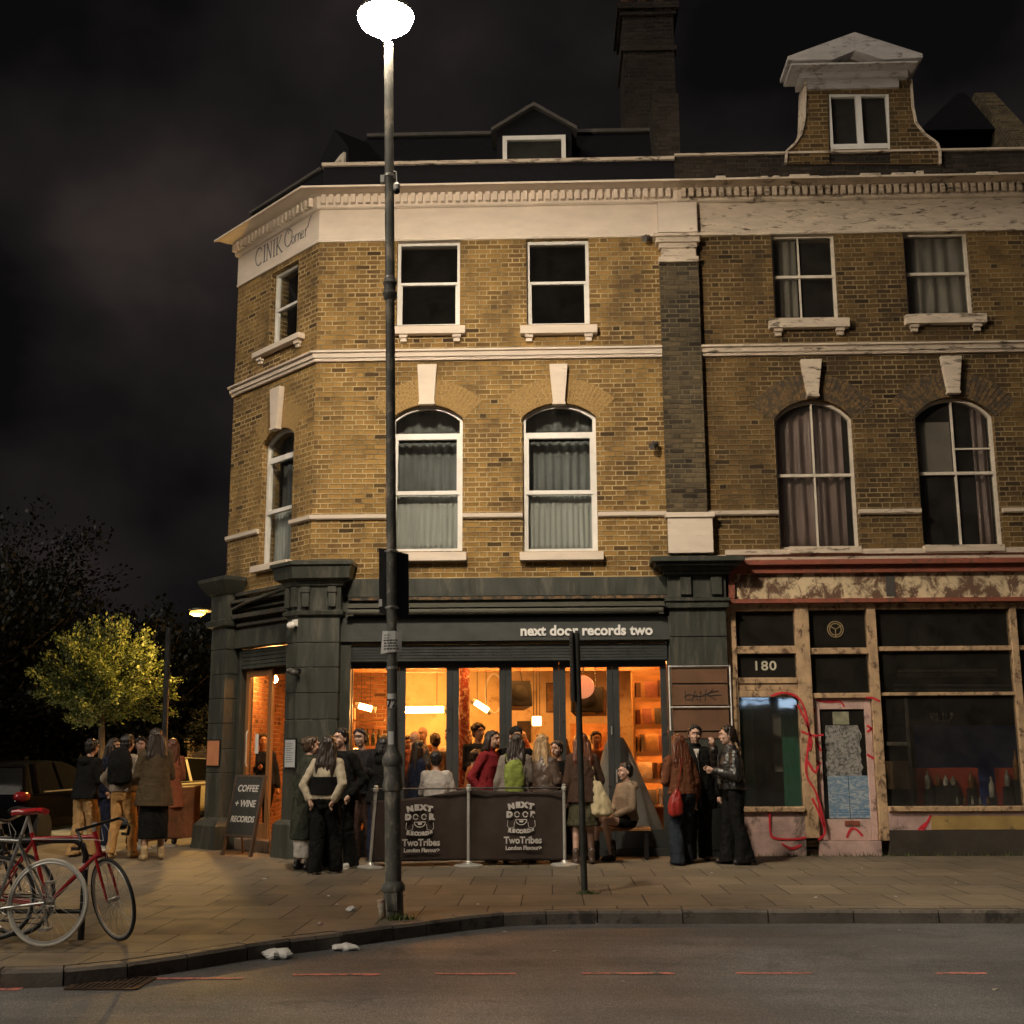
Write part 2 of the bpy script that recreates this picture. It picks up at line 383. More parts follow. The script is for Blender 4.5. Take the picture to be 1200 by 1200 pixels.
def archp(u0, u1, v0, vs_, vt, n=12):
    """opening with segmental head: springing vs_, crown vt"""
    h = vt - vs_; w_ = (u1 - u0) / 2; r = (w_ * w_ + h * h) / (2 * h); cu = (u0 + u1) / 2; cv = vt - r; a = math.asin(min(1, w_ / r))
    arc = [(cu + r * math.sin(a - 2 * a * i / n), cv + r * math.cos(a - 2 * a * i / n)) for i in range(n + 1)]
    return [(u0, v0), (u1, v0)] + arc, (cu, cv, r, a)
# ================================================================ SETTING: ground sheets
def slab_mat():
    n = NT('paving_slabs'); v = n.mapped('Object')
    b = n.n('ShaderNodeTexBrick'); b.offset = .5; b.squash = 1
    n.l(v, b.inputs['Vector'])
    b.inputs['Scale'].default_value = 1; b.inputs['Brick Width'].default_value = .62; b.inputs['Row Height'].default_value = .92
    b.inputs['Mortar Size'].default_value = .0085; b.inputs['Mortar Smooth'].default_value = .3; b.inputs['Bias'].default_value = 0
    b.inputs['Color1'].default_value = (.215, .172, .118, 1); b.inputs['Color2'].default_value = (.15, .123, .088, 1); b.inputs['Mortar'].default_value = (.035, .028, .022, 1)
    big = n.noise(v, .7, 5, .65)
    c = n.mix(1.0, b.outputs['Color'], n.ramp(big, [(.3, .62), (.7, 1.15)]), 'MULTIPLY')
    st = n.noise(v, 2.3, 6, .75, .3)
    c = n.mix(n.ramp(st, [(.56, 0.0), (.68, .55)]), c, (.055, .045, .035))
    gum = n.n('ShaderNodeTexVoronoi'); gum.inputs['Scale'].default_value = 4.2; n.l(v, gum.inputs['Vector'])
    c = n.mix(n.ramp(gum.outputs['Distance'], [(.055, .5), (.075, 0.0)]), c, (.07, .06, .05))
    c = n.mix(1.0, c, n.ramp(n.noise(v, 60, 4, .7), [(.2, .72), (.8, 1.25)]), 'MULTIPLY')
    n.col(c); n.rough(n.ramp(st, [(.35, .88), (.72, .62)])); n.p.inputs['Specular IOR Level'].default_value = .35
    n.bump(n.math('ADD', n.math('MULTIPLY', b.outputs['Fac'], -1.0), n.math('MULTIPLY', n.noise(v, 45, 4), .2)), .6, .003)
    return n.m
def asphalt_mat():
    n = NT('asphalt'); v = n.mapped('Object')
    c = n.ramp(n.noise(v, 75, 3, .8), [(.3, (.040, .042, .046)), (.52, (.115, .116, .118)), (.72, (.36, .36, .36))])
    c = n.mix(1.0, c, n.ramp(n.noise(v, .55, 5, .6, .5), [(.3, .72), (.7, 1.3)]), 'MULTIPLY')
    vs_ = n.mapped('Object', (.25, 1.6, 1)); c = n.mix(1.0, c, n.ramp(n.noise(vs_, 1.6, 4), [(.35, .8), (.65, 1.15)]), 'MULTIPLY')
    ck = n.n('ShaderNodeTexVoronoi', feature='DISTANCE_TO_EDGE'); ck.inputs['Scale'].default_value = .55
    wv = n.n('ShaderNodeTexNoise'); wv.inputs['Scale'].default_value = 3; n.l(v, wv.inputs['Vector'])
    n.l(n.mix(.14, v, wv.outputs['Color']), ck.inputs['Vector'])
    c = n.mix(n.ramp(ck.outputs['Distance'], [(.0015, .3), (.005, 0.0)]), c, (.03, .03, .03)); c = n.mix(n.ramp(n.noise(v, 1.1, 5, .7, .6), [(.58, 0.0), (.66, .45)]), c, (.045, .043, .04)); c = n.mix(1.0, c, n.ramp(n.noise(v, 28, 3, .7), [(.3, .72), (.7, 1.3)]), 'MULTIPLY')
    n.col(c); n.rough(n.ramp(n.noise(v, 1.2, 4), [(.3, .72), (.7, .52)])); n.p.inputs['Specular IOR Level'].default_value = .4
    n.bump(n.noise(v, 75, 4, .8), .9, .012); return n.m
M['slabs'] = slab_mat(); M['asphalt'] = asphalt_mat()
M['kerbstone'] = paint('granite_kerb', (.14, .12, .10), .7, var=.35, sc=3, dirt=(.05, .042, .035), dirt_amt=.42, dirt_sc=5, bump=.5)
M['soil'] = paint('dark_grass_ground', (.03, .035, .018), .95, var=.4)
M['redline'] = paint('worn_red_road_paint', (.62, .20, .16), .7, var=.3, sc=4, dirt=(.085, .075, .07), dirt_amt=.44, dirt_sc=14, bump=.3)

gm = MB(); gm.box(-400, 400, -250, 400, -.60, -.134); struct(gm.build('ground', M['soil']))
rd = MB(); rd.box(-120, 120, -60, -2, -.3, -.12); rd.box(-16, -8.55, -2, 60, -.3, -.1202)
struct(rd.build('road', M['asphalt']))
# kerb line measured from the photograph (front top arris of the kerb stones)
kp = [G(*q) for q in ((1320, 1066), (1200, 1066.5), (1000, 1066.5), (800, 1067), (700, 1067), (640, 1068), (590, 1070), (540, 1075), (500, 1080), (461, 1085), (400, 1093), (340, 1100), (290, 1107), (220, 1118), (150, 1128), (75, 1135), (0, 1137))]
kp = [(p.x, p.y) for p in kp]
kp = [(70, kp[0][1])] + kp + [(-5.2, kp[-1][1] - .35), (-6.6, kp[-1][1] + .1), (-7.7, kp[-1][1] + 1.2), (-8.3, kp[-1][1] + 3), (-8.4, 60)]
def offset(poly, d):
    out = []
    for i, p in enumerate(poly):
        a = Vector(poly[max(0, i - 1)]); b = Vector(poly[min(len(poly) - 1, i + 1)]); t = (b - a).normalized(); out.append((p[0] - t.y * d, p[1] + t.x * d))
    return out
ki = offset(kp, -.15)
pv = MB()
outer = ki + [(70, 60)]
tris = geometry.tessellate_polygon([[Vector((a, b, 0)) for a, b in outer]])
pv.add([(a, b, 0) for a, b in outer] + [(a, b, -.3) for a, b in outer], [tuple(t) for t in tris] + [tuple(len(outer) + i for i in t) for t in tris] + [(i, (i + 1) % len(outer), len(outer) + (i + 1) % len(outer), len(outer) + i) for i in range(len(outer))])
struct(pv.build('pavement', M['slabs']))
# kerb: separate stones with dark joints
kb = MB()
def along(poly, step):
    out = [poly[0]]; acc = 0
    for i in range(1, len(poly)):
        a = Vector(poly[i - 1]); b = Vector(poly[i]); Ln = (b - a).length; n_ = max(1, int(round(Ln / step))) if Ln > step * .7 else 1
        for k in range(1, n_ + 1): out.append(tuple(a.lerp(b, k / n_)))
    return out
kk = along(kp, .9)
kk_i = offset(kk, -.146)
for i in range(len(kk) - 1):
    if kk[i][0] > 14 or kk[i][1] > 14: continue
    a, b, c, d = Vector(kk[i]), Vector(kk[i + 1]), Vector(kk_i[i + 1]), Vector(kk_i[i])
    g = .006; t = (b - a).normalized(); a = a + t * g; b = b - t * g; t2 = (c - d).normalized(); d = d + t2 * g; c = c - t2 * g
    dz = random.uniform(-.006, .004); nn = (d - a).normalized() * .02
    a2, b2 = a + nn, b + nn; lo = a - nn * .6, b - nn * .6
    kb.add([(*lo[0], -.2), (*lo[1], -.2), (*a, -.022 + dz), (*b, -.022 + dz), (*a2, .001 + dz), (*b2, .001 + dz), (*c, .001 + dz), (*d, .001 + dz), (*c, -.2), (*d, -.2)],
           [(0, 1, 3, 2), (2, 3, 5, 4), (4, 5, 6, 7), (7, 6, 8, 9), (0, 2, 4, 7, 9), (1, 8, 6, 5, 3)])
struct(kb.build('kerb', M['kerbstone']))
# worn red dashes on the carriageway
rm = MB(); 
for (xa, xb, yy, t) in ((-90, 25, 1159, .13), (180, 285, 1147, .07), (343, 445, 1142.5, .07), (510, 605, 1141.5, .06), (682, 790, 1141, .07), (862, 952, 1141, .06), (1096, 1156, 1141, .06), (1290, 1390, 1141, .06)):
    a = G(xa, yy, -.12); b = G(xb, yy, -.12); n_ = 9
    top = []; bot = []
    for i in range(n_ + 1):
        q = a.lerp(b, i / n_); top.append((q.x, q.y + t * .5 + random.uniform(-.012, .008), -.116)); bot.append((q.x, q.y - t * .5 + random.uniform(-.008, .012), -.116))
    rm.add(top + bot, [(i, i + 1, n_ + 2 + i, n_ + 1 + i) for i in range(n_)])
struct(rm.build('road_marking', M['redline'], recalc=False))

# ================================================================ CORNER BUILDING
bld = empty('corner_building', (0, .2, 0), 'corner pub building of yellow stock brick with lit dark green shopfront and splayed entrance corner', 'building')
XR = F(800, 450).x                       # party line with the neighbour
XRn = 9.6
Zt = F(580, 281).z                       # foot of the frieze = head of the brickwork
Zs = F(600, 677).z                       # head of the shopfront
WIN = []                                  # everything each opening needs
def W(kind, frame, r, **k): WIN.append(dict(kind=kind, frame=frame, r=r, **k))
# front openings (corner building)
W('arch', 'F', FR(458, 542, 474, 646), spring=F(500, 490).z, key=(488.5, 511.5, 491, 508.5, 429, 476), sill=(456, 546.5, 647, 657), net=1)
W('arch', 'F', FR(612.5, 699.5, 472, 646), spring=F(655, 488).z, key=(643.5, 665, 647, 661, 428.5, 476), sill=(609, 707.5, 646.5, 656), net=1)
W('sash', 'F', FR(465, 539, 281.5, 381), sill=(462, 545, 381.5, 390.5), plant=1)
W('sash', 'F', FR(617, 690.5, 280, 380), sill=(609.5, 700, 380.5, 390), plant=2)
a_ = Cc(275, 440)[0]
W('sash', 'C', CR(316.5, 348.5, (318, 406), (309, 398)), sill=None)
W('arch', 'C', CR(305.5, 342.5, (503, 664), (503, 656)), sill=None, spring=Cc(310, 519)[1], net=1)
# neighbour openings
W('sash', 'N', FR(905.5, 981, 273, 372.5), sill=(902, 996, 372.5, 383), worn=1, cur='one')
W('sash', 'N', FR(1061, 1138, 271, 367.5), sill=(1062, 1157, 367.5, 378), worn=1, cur='both')
W('arch', 'N', FR(910, 1003, 468, 643), spring=F(957, 490).z, key=(938, 963, 945.5, 958, 423, 467), sill=(925, 1010, 640, 648), worn=1, cur='pink')
W('arch', 'N', FR(1076, 1170, 465, 641), spring=F(1120, 487).z, key=(1100.5, 1125, 1109, 1122.5, 419, 463), sill=(1084, 1178, 638, 646), worn=1, cur='broken')
def hole(wd):
    r = wd['r']
    if wd['kind'] == 'arch':
        p, wd['arc'] = archp(r[0], r[1], r[2], wd['spring'], r[3]); return p
    return rectp(*r)
holesF = [hole(q) for q in WIN if q['frame'] == 'F']; holesC = [hole(q) for q in WIN if q['frame'] == 'C']; holesN = [hole(q) for q in WIN if q['frame'] == 'N']
zB_cut = F(600, 415).z
UC = a_                                   # far end of the splayed wall (negative)
wall('brick_wall', rectp(C0.x, XR, Zs - .25, Zt + .02), holesF, -.34, 0, M['brick'], bld, FRONT, zB_cut)
wall('brick_wall', rectp(UC, 0, Zs - .25, Zt + .02), holesC, -.34, 0, M['brick'], bld, CHAM, zB_cut)
PB = Vector(C0) + CD * UC                 # back corner of the splay
sd = MB(); sd.box(PB.x, PB.x + .34, PB.y + .001, 11, 0, Zt + .9)
sd.build('brick_wall', M['brick'], bld)
# hidden carcase: rear wall, party wall, floors keep the light in
cs = MB(); cs.box(PB.x + .34, XR, 10.8, 11, 0, Zt + .9); cs.box(XR - .2, XR, .36, 10.8, Zs, Zt + .5)
cs.box(C0.x + .0, XR - .2, .345, 10.8, 3.15, 3.45)
cs.box(PB.x + .35, C0.x, 1.75, 10.8, 3.15, 3.45)
cs.box(C0.x, XR - .2, .36, 10.8, F(600, 400).z - .1, F(600, 400).z + .15); cs.box(PB.x + .35, C0.x, 1.75, 10.8, F(600, 400).z - .1, F(600, 400).z + .15)
cs.build('internal_floor', M['darkroom'], bld)

def window(wd, parent):
    fr = {'F': FRONT, 'N': FRONT, 'C': CHAM}[wd['frame']]; u0, u1, v0, v1 = wd['r']; worn = wd.get('worn')
    fm = M['offwhite'] if worn else M['white']; dz = -.10; t = .05 if not worn else .042; arch = wd['kind'] == 'arch'
    mb = MB(fr); H = v1 - v0; Wd = u1 - u0; dep = .07
    vs_ = wd.get('spring', v1)
    if arch:
        n = 14; cu, cv, r_, a = wd['arc']
        tr = vs_ - .02 if not worn else None
        mb.box(u0, u0 + t, dz - dep, dz, v0, vs_ + .003); mb.box(u1 - t, u1, dz - dep, dz, v0, vs_ + .003)
        o = [(cu + r_ * math.sin(a - 2 * a * i / n), cv + r_ * math.cos(a - 2 * a * i / n)) for i in range(n + 1)]
        i_ = [(cu + (r_ - t) * math.sin(a - 2 * a * i / n), cv + (r_ - t) * math.cos(a - 2 * a * i / n)) for i in range(n + 1)]
        for i in range(n):
            mb.prism([o[i], o[i + 1], i_[i + 1], i_[i]], dz - dep + .001, dz - .001)
        mb.box(u0 + t, u1 - t, dz - dep, dz - .002, v0, v0 + t * 1.1)
        if not worn:
            tv = v1 - (v1 - v0) * .205; mv = v1 - (v1 - v0) * .60
            mb.box(u0 + t, u1 - t, dz - dep, dz - .002, tv - .018, tv + .03)
            for (a0, a1, out) in ((tv - .02, mv, .0), ):
                mb.box(u0 + t, u0 + t + .045, dz - dep + .01, dz + .012, mv, tv - .018); mb.box(u1 - t - .045, u1 - t, dz - dep + .01, dz + .012, mv, tv - .018)
                mb.box(u0 + t + .045, u1 - t - .045, dz - dep + .01, dz + .011, tv - .065, tv - .019)
            mb.box(u0 + t, u1 - t, dz - dep + .01, dz + .013, mv - .03, mv + .03)
            mb.box(u0 + t, u0 + t + .03, dz - dep + .01, dz - .01, v0 + t * 1.1, mv - .03); mb.box(u1 - t - .03, u1 - t, dz - dep + .01, dz - .01, v0 + t * 1.1, mv - .03)
        else:
            um = (u0 + u1) / 2; mv = v1 - (v1 - v0) * .505
            mb.box(u0 + t, u1 - t, dz - dep + .01, dz + .003, mv - .022, mv + .022)
            mb.box(um - .012, um + .012, dz - dep + .02, dz - .006, v0 + t, mv - .022); mb.box(um - .012, um + .012, dz - dep + .02, dz - .006, mv + .022, v1 - t - .002)
            if wd.get('cur') == 'broken': mb.box(um + .012, u1 - t, dz - dep + .02, dz - .01, v1 - (v1 - v0) * .34 - .012, v1 - (v1 - v0) * .34 + .012)
    else:
        mb.box(u0, u0 + t, dz - dep, dz, v0, v1); mb.box(u1 - t, u1, dz - dep, dz, v0, v1)
        mb.box(u0 + t, u1 - t, dz - dep, dz - .001, v1 - t, v1); mb.box(u0 + t, u1 - t, dz - dep, dz - .001, v0, v0 + t)
        mv = (v0 + v1) / 2 + .01
        mb.box(u0 + t, u1 - t, dz - dep + .01, dz + .008, mv - .022, mv + .022)
        if not worn:
            mb.box(u0 + t, u0 + t + .028, dz - dep + .012, dz - .012, v0 + t, mv - .022); mb.box(u1 - t - .028, u1 - t, dz - dep + .012, dz - .012, v0 + t, mv - .022)
        elif wd.get('cur') == 'one':
            um = (u0 + u1) / 2; mb.box(um - .011 - .06, um + .011 - .06, dz - dep + .02, dz - .008, v0 + t, mv - .022); mb.box(um - .071, um - .049, dz - dep + .02, dz - .008, mv + .022, v1 - t)
    win = mb.build('window_frame' if 0 else 'window', fm, parent)
    g = MB(fr); g.box(u0 + .02, u1 - .02, dz - .052, dz - .046, v0 + .02, (vs_ if arch else v1) - .01)
    if arch: g.prism([(cu + (r_ - .02) * math.sin(a * .98 - 2 * a * .98 * i / 14), max(vs_ - .01, cv + (r_ - .02) * math.cos(a - 2 * a * i / 14))) for i in range(15)], dz - .052, dz - .046)
    g.build('glass', M['glass_d'] if worn else M['glass'], win)
    def curtain(ua, ub, va, vb, mat, d=-.30, amp=.03, fold=.11, pinch=0, name='curtain'):
        c = MB(fr); n = int((ub - ua) / .012); vs2 = []; k = 7
        for j in range(k + 1):
            for i in range(n + 1):
                f = i / n; tv_ = j / k
                u = ua + (ub - ua) * f; ww = 1 - pinch * math.sin(PI * min(1, tv_ * 1.1)) ; u = ua + (u - ua) * ww
                z = va + (vb - va) * tv_
                ph = f * (ub - ua) / fold * 2 * PI + 1.3 * mnoise.noise(Vector((u * 4, z * .8, ua)))
                vs2.append((u, d + amp * math.sin(ph) * (1.1 - .5 * tv_) + .01 * mnoise.noise(Vector((u * 9, z * 2, 1))), z))
        w1 = n + 1; c.add(vs2, [(j * w1 + i, j * w1 + i + 1, (j + 1) * w1 + i + 1, (j + 1) * w1 + i) for j in range(k) for i in range(n)])
        o = c.build(name, mat, win, smooth=True, recalc=False); sm = o.modifiers.new('thickness', 'SOLIDIFY'); sm.thickness = .003
    if wd.get('net'):
        mv = v1 - (v1 - v0) * .60
        curtain(u0 + .03, u1 - .03, v0 + .02, mv + .02, M['net'], -.26, .014, .085)
        curtain(u0 + .01, u1 - .01, mv + .0, v1 - (v1 - v0) * .22, M['curt_d'], -.42, .03, .13)
        curtain(u0 + .01, u1 - .01, v1 - .36, v1 + .05, M['curt_d'], -.44, .02, .16, name='pelmet')
    c = wd.get('cur')
    if c == 'one': curtain(u0 + .02, u0 + Wd * .42, v0, v1, M['curt_w'], -.24, .03, .12)
    if c == 'both': curtain(u0 + .02, u1 - .02, v0, v1, M['curt_w'], -.22, .02, .2)
    if c == 'pink': curtain(u0 + .03, u1 - .12, v0, v1 + .0, M['curt_r'], -.24, .035, .17)
    if c == 'broken':
        curtain(u1 - .26, u1 - .04, v0, v1 - .1, M['curt_r'], -.26, .03, .12)
        pz = MB(fr); mv2 = v1 - (v1 - v0) * .5; um = (u0 + u1) / 2
        pz.box(u0 + .06, um - .02, -.185, -.18, mv2, v1 - (v1 - v0) * .15); pz.build('cardboard_sheet', paint('pale_card', (.42, .38, .34), .8, var=.2), win)
    if wd['sill']:
        xa, xb, ya, yb = wd['sill']; s0, s1, sv0, sv1 = FR(xa, xb, ya, yb, .12)
        sm_ = M['stucco_w'] if worn else M['stucco']
        sb = MB(fr); sb.box(s0, s1, -.1, .12, sv0, sv1)
        if wd['kind'] == 'sash':
            h = .11; q = .13
            for uu in (s0 + .07, s1 - .07 - q):
                sb.box(uu, uu + q, .002, .09, sv0 - h * .45, sv0 - .001); sb.box(uu + .015, uu + q - .015, .002, .06, sv0 - h, sv0 - h * .45)
        sb.build('sill', sm_, win, bevel=.004)
    elif wd['frame'] == 'C':
        sb = MB(fr)
        if wd['kind'] == 'sash':
            s = CR(300, 350, (413, 424), (396, 407), .1); s0, s1 = Cc(296, 420, .1)[0], Cc(350.5, 400, .1)[0]; zt = v0 - .0; sb.box(s0, s1, -.1, .12, zt - .09, zt)
            for uu in (s0 + .08, s1 - .2): sb.box(uu, uu + .12, .002, .085, zt - .15, zt - .091); sb.box(uu + .015, uu + .105, .002, .055, zt - .2, zt - .15)
        else:
            s0, s1 = Cc(289, 668, .1)[0], Cc(334, 660, .1)[0]; sb.box(u0 - .06, u1 + .06, -.1, .12, v0 - .1, v0 - .001)
        sb.build('sill', M['stucco'], win, bevel=.004)
    if arch:
        # gauged brick head, then the keystone
        cu, cv, r_, a = wd['arc']; ro = r_ + .40; ai = a * 1.0; n = 26; ga = MB(fr)
        aa = a * 1.04
        for i in range(n):
            t0 = aa - 2 * aa * (i + .06) / n; t1 = aa - 2 * aa * (i + .94) / n
            ga.prism([(cu + r_ * math.sin(t0), cv + r_ * math.cos(t0)), (cu + r_ * math.sin(t1), cv + r_ * math.cos(t1)), (cu + ro * math.sin(t1), cv + ro * math.cos(t1)), (cu + ro * math.sin(t0), cv + ro * math.cos(t0))], -.05, .004 + random.uniform(0, .004))
        ga.build('arch_brickwork', M['gauged_r'] if worn else M['gauged'], win)
        kz = MB(fr)
        if wd.get('key'):
            xa, xb, xc, xd, yt, yb = wd['key']; tz = F((xa + xb) / 2, yt).z; bz = F((xa + xb) / 2, yb).z
            c_ = (u0 + u1) / 2; ht = (F(xb, yt).x - F(xa, yt).x) / 2; hb = (F(xd, yb).x - F(xc, yb).x) / 2
        else:
            c_ = (u0 + u1) / 2; tz = Cc(322, 458)[1]; bz = v1 - .04; ht = .15; hb = .09
        kz.prism([(c_ - ht, tz), (c_ + ht, tz), (c_ + hb, bz + .04), (c_ - hb, bz + .04)], .001, .10)
        kz.prism([(c_ - hb - .012, bz + .04), (c_ + hb + .012, bz + .04), (c_ + hb + .012, bz), (c_ - hb - .012, bz)], .001, .115)
        kz.build('keystone', M['stucco_w'] if worn else M['stucco'], win, bevel=.004)
    return win
for q in WIN:
    if q['frame'] != 'N': window(q, bld)

# mouldings: (out, v) profiles run along u; ends mitred by the splay are simply butted
HC = math.tan(CA / 2)
def run(name, prof, frame, u0, u1, mat, parent, mitre0=0, mitre1=0):
    """profile (out,v) swept from u0 to u1; mitre = shift of the end per metre of projection"""
    mb = MB(frame); n = len(prof)
    mb.add([(u0 - mitre0 * d, d, v) for d, v in prof] + [(u1 + mitre1 * d, d, v) for d, v in prof],
           [tuple(range(n))[::-1], tuple(range(n, 2 * n))] + [(i, (i + 1) % n, n + (i + 1) % n, n + i) for i in range(n)])
    return mb.build(name, mat, parent)
T = HC * .999
def band(name, prof, mat, parent_front, mat_n=None, xr=XR, gap=None):
    run(name, prof, FRONT, C0.x, xr, mat, bld, mitre0=T)
    run(name, prof, CHAM, UC, 0, mat, bld, mitre0=.0, mitre1=T)
zA, zB = F(600, 421.5).z, F(600, 410).z          # string course under the upper windows
profS = [(-.02, zA), (.05, zA), (.06, zA + .04), (.085, zA + .05), (.09, zB - .045), (.13, zB - .035), (.13, zB - .005), (.10, zB), (-.02, zB)]
xP0, xP1 = F(776, 440).x, F(822, 440).x            # sooty party pier
band('string_course', profS, M['stucco'], bld, xr=xP0)
zC, zD = F(600, 607.5).z, F(600, 601.5).z        # thin string at the springing of the tall windows' feet
profT = [(-.02, zC), (.03, zC), (.055, zC + .02), (.06, zD - .004), (.045, zD), (-.02, zD)]
w1, w2 = WIN[0]['r'], WIN[1]['r']
for (a, b) in ((C0.x, w1[0] - .004), (w1[1] + .004, w2[0] - .004), (w2[1] + .004, xP0)):
    run('string_course', profT, FRONT, a, b, M['stucco'], bld, mitre0=T if a == C0.x else 0)
wc = WIN[5]['r']
run('string_course', profT, CHAM, UC, wc[0] - .004, M['stucco'], bld); run('string_course', profT, CHAM, wc[1] + .004, 0, M['stucco'], bld, mitre1=T)
# frieze and cornice
zF = Zt; zG = F(600, 243).z; dO = .50
zTop = F(600, 213, -dO).z
profF = [(-.34, zF), (.03, zF), (.035, zF + .03), (.02, zF + .05), (.02, zG), (-.34, zG)]
band('frieze', profF, M['stucco'], bld)
zH = F(600, 224, -.16).z
profC = [(-.34, zG), (.06, zG), (.10, zG + .02), (.105, zH), (.22, zH + .02), (.24, zH + .05), (.33, zH + .09), (.36, zTop - .08), (dO, zTop - .05), (dO, zTop), (.30, zTop + .03), (-.34, zTop + .03)]
# keep profile monotone
profC = [(-.34, zG), (.06, zG), (.09, zG + .02), (.095, zH), (.20, zH + .01), (.23, zH + (zTop - zH) * .25), (.33, zH + (zTop - zH) * .45), (.40, zH + (zTop - zH) * .7), (dO, zTop - .03), (dO, zTop), (.28, zTop + .035), (-.34, zTop + .035)]
band('cornice', profC, M['stucco'], bld)
dn = MB(FRONT)
def dentils(frame, ua, ub, mat, parent, dout=.17, skip=None):
    d = MB(frame); u = ua + .04; zt, zb = zH - .012, zG + .055
    while u < ub - .05:
        d.box(u, u + .068, .096, dout, zb, zt + .011); u += .118
    return d.build('dentils', mat, parent)
dentils(FRONT, C0.x, XR - .02, M['stucco'], bld); dentils(CHAM, UC, -.06, M['stucco'], bld)
# low parapet behind the cornice
zPar = F(600, 190, .1).z
pp = MB(FRONT); pp.box(C0.x, XR, -.42, -.15, zTop + .036, zPar); pp.build('parapet', M['slate'], bld)
pp = MB(CHAM); pp.box(UC + .1, -.15, -.42, -.15, zTop + .036, zPar); pp.build('parapet', M['slate'], bld)
co = MB(FRONT); co.box(C0.x - .02, XR, -.44, -.10, zPar + .002, zPar + .055); co.build('coping', M['stucco_w'], bld)
co = MB(CHAM); co.box(UC + .08, -.2, -.44, -.10, zPar + .002, zPar + .05); co.build('coping', M['lead'], bld)
# mansard
zR = F(600, 152, 1.1).z
yb = 1.3
mr = MB(); xL = C0.x - .1; pbx, pby = PB.x + .3, PB.y + .35
mr.add([(xL, .45, zPar - .25), (XR, .45, zPar - .25), (XR, yb, zR), (xL + .6, yb, zR), (XR, 8, zR + .05), (pbx + 1.0, 8, zR + .05), (pbx + 1.0, pby + .6, zR), (pbx, pby, zPar - .25), (pbx, 8, zPar - .25), (XR, 8, zPar - .25)],
       [(0, 1, 2, 3), (3, 2, 4, 5, 6), (0, 3, 6, 7), (7, 6, 5, 8), (1, 9, 4, 2), (8, 5, 4, 9), (0, 7, 8, 9, 1)])
mr.build('mansard_roof', M['slate'], bld)
rr = MB(); rr.box(xL + .62, XR, yb - .07, yb + .05, zR + .002, zR + .06); rr.build('ridge_roll', M['lead'], bld)
# dormer on the front slope
dY = .52
dx0, dx1 = F(582, 170, dY).x, F(670, 170, dY).x; dzb = zPar - .1; dze = F(626, 150, dY).z; dza = F(626, 121, dY - .1).z; dm = (dx0 + dx1) / 2
do = MB(); do.prism([(dx0, dzb), (dx1, dzb), (dx1, dze), (dm, dza - .05), (dx0, dze)], dY, dY + 1.6)
dor = do.build('dormer', M['slate'], bld)
rf = MB()
for sx in (-1, 1):
    xe = dm + sx * (dx1 - dm + .09)
    rf.add([(dm, dY - .1, dza + .03), (xe, dY - .1, dze - .03), (xe, dY + 1.7, dze - .03), (dm, dY + 1.7, dza + .03), (dm, dY - .1, dza - .03), (xe, dY - .1, dze - .09), (xe, dY + 1.7, dze - .09), (dm, dY + 1.7, dza - .03)],
           [(0, 1, 2, 3), (4, 5, 6, 7), (0, 1, 5, 4), (1, 2, 6, 5), (2, 3, 7, 6), (3, 0, 4, 7)])
rf.build('dormer_roof', M['lead'], dor)
def swin(name, x0, x1, y0, y1, Y, parent, mull=0, t=.07, mat=None, gm='glass'):
    a = F(x0, (y0 + y1) / 2, Y).x; b = F(x1, (y0 + y1) / 2, Y).x; lo = F((x0 + x1) / 2, y1, Y).z; hi = F((x0 + x1) / 2, y0, Y).z
    m = MB(); m.box(a, a + t, Y, Y + .08, lo, hi); m.box(b - t, b, Y, Y + .08, lo, hi); m.box(a + t, b - t, Y + .002, Y + .08, hi - t, hi); m.box(a + t, b - t, Y + .002, Y + .08, lo, lo + t)
    if mull: c = (a + b) / 2; m.box(c - t * .8, c + t * .8, Y + .001, Y + .08, lo + t, hi - t)
    o = m.build(name, mat or M['white'], parent)
    g = MB(); g.box(a + t * .6, b - t * .6, Y + .03, Y + .036, lo + t * .5, hi - t * .5); g.build('glass', M[gm], o)
    bk = MB(); bk.box(a + .01, b - .01, Y + .09, Y + .11, lo, hi); bk.build('dark_backing', M['darkroom'], o)  # dark sheet behind the pane stands in for the unlit room
    return o
swin('dormer_window', 589, 663, 158.5, 192, dY - .1, dor)
# second dormer, seen side-on over the splay
dl = MB(CHAM); ul0, ul1 = Cc(370, 185, -.6)[0], Cc(411, 185, -.6)[0]; lm = (ul0 + ul1) / 2; zq = Cc(390, 156, -.6)[1]
dl.prism([(ul0, zPar - .2), (ul1, zPar - .2), (ul1, zPar + (zq - zPar) * .5), (lm + .1, zq), (ul0, zPar + (zq - zPar) * .35)], -1.4, -.55); dl2 = dl.build('dormer', M['slate'], bld)
m = MB(CHAM); wt = .06
m.box(ul0 + .06, ul1 - .06, -.548, -.50, zPar - .02, zPar + .05)
m.prism([(ul1 - .14, zPar + .05), (ul1 - .06, zPar + .05), (ul1 - .06, zPar + .42), (ul1 - .14, zPar + .40)], -.548, -.5)
m.prism([(ul0 + .06, zPar + .05), (ul0 + .20, zPar + .05), (ul1 - .14, zPar + .33), (ul1 - .14, zPar + .41)], -.548, -.5)
m.build('dormer_window', M['offwhite'], dl2)
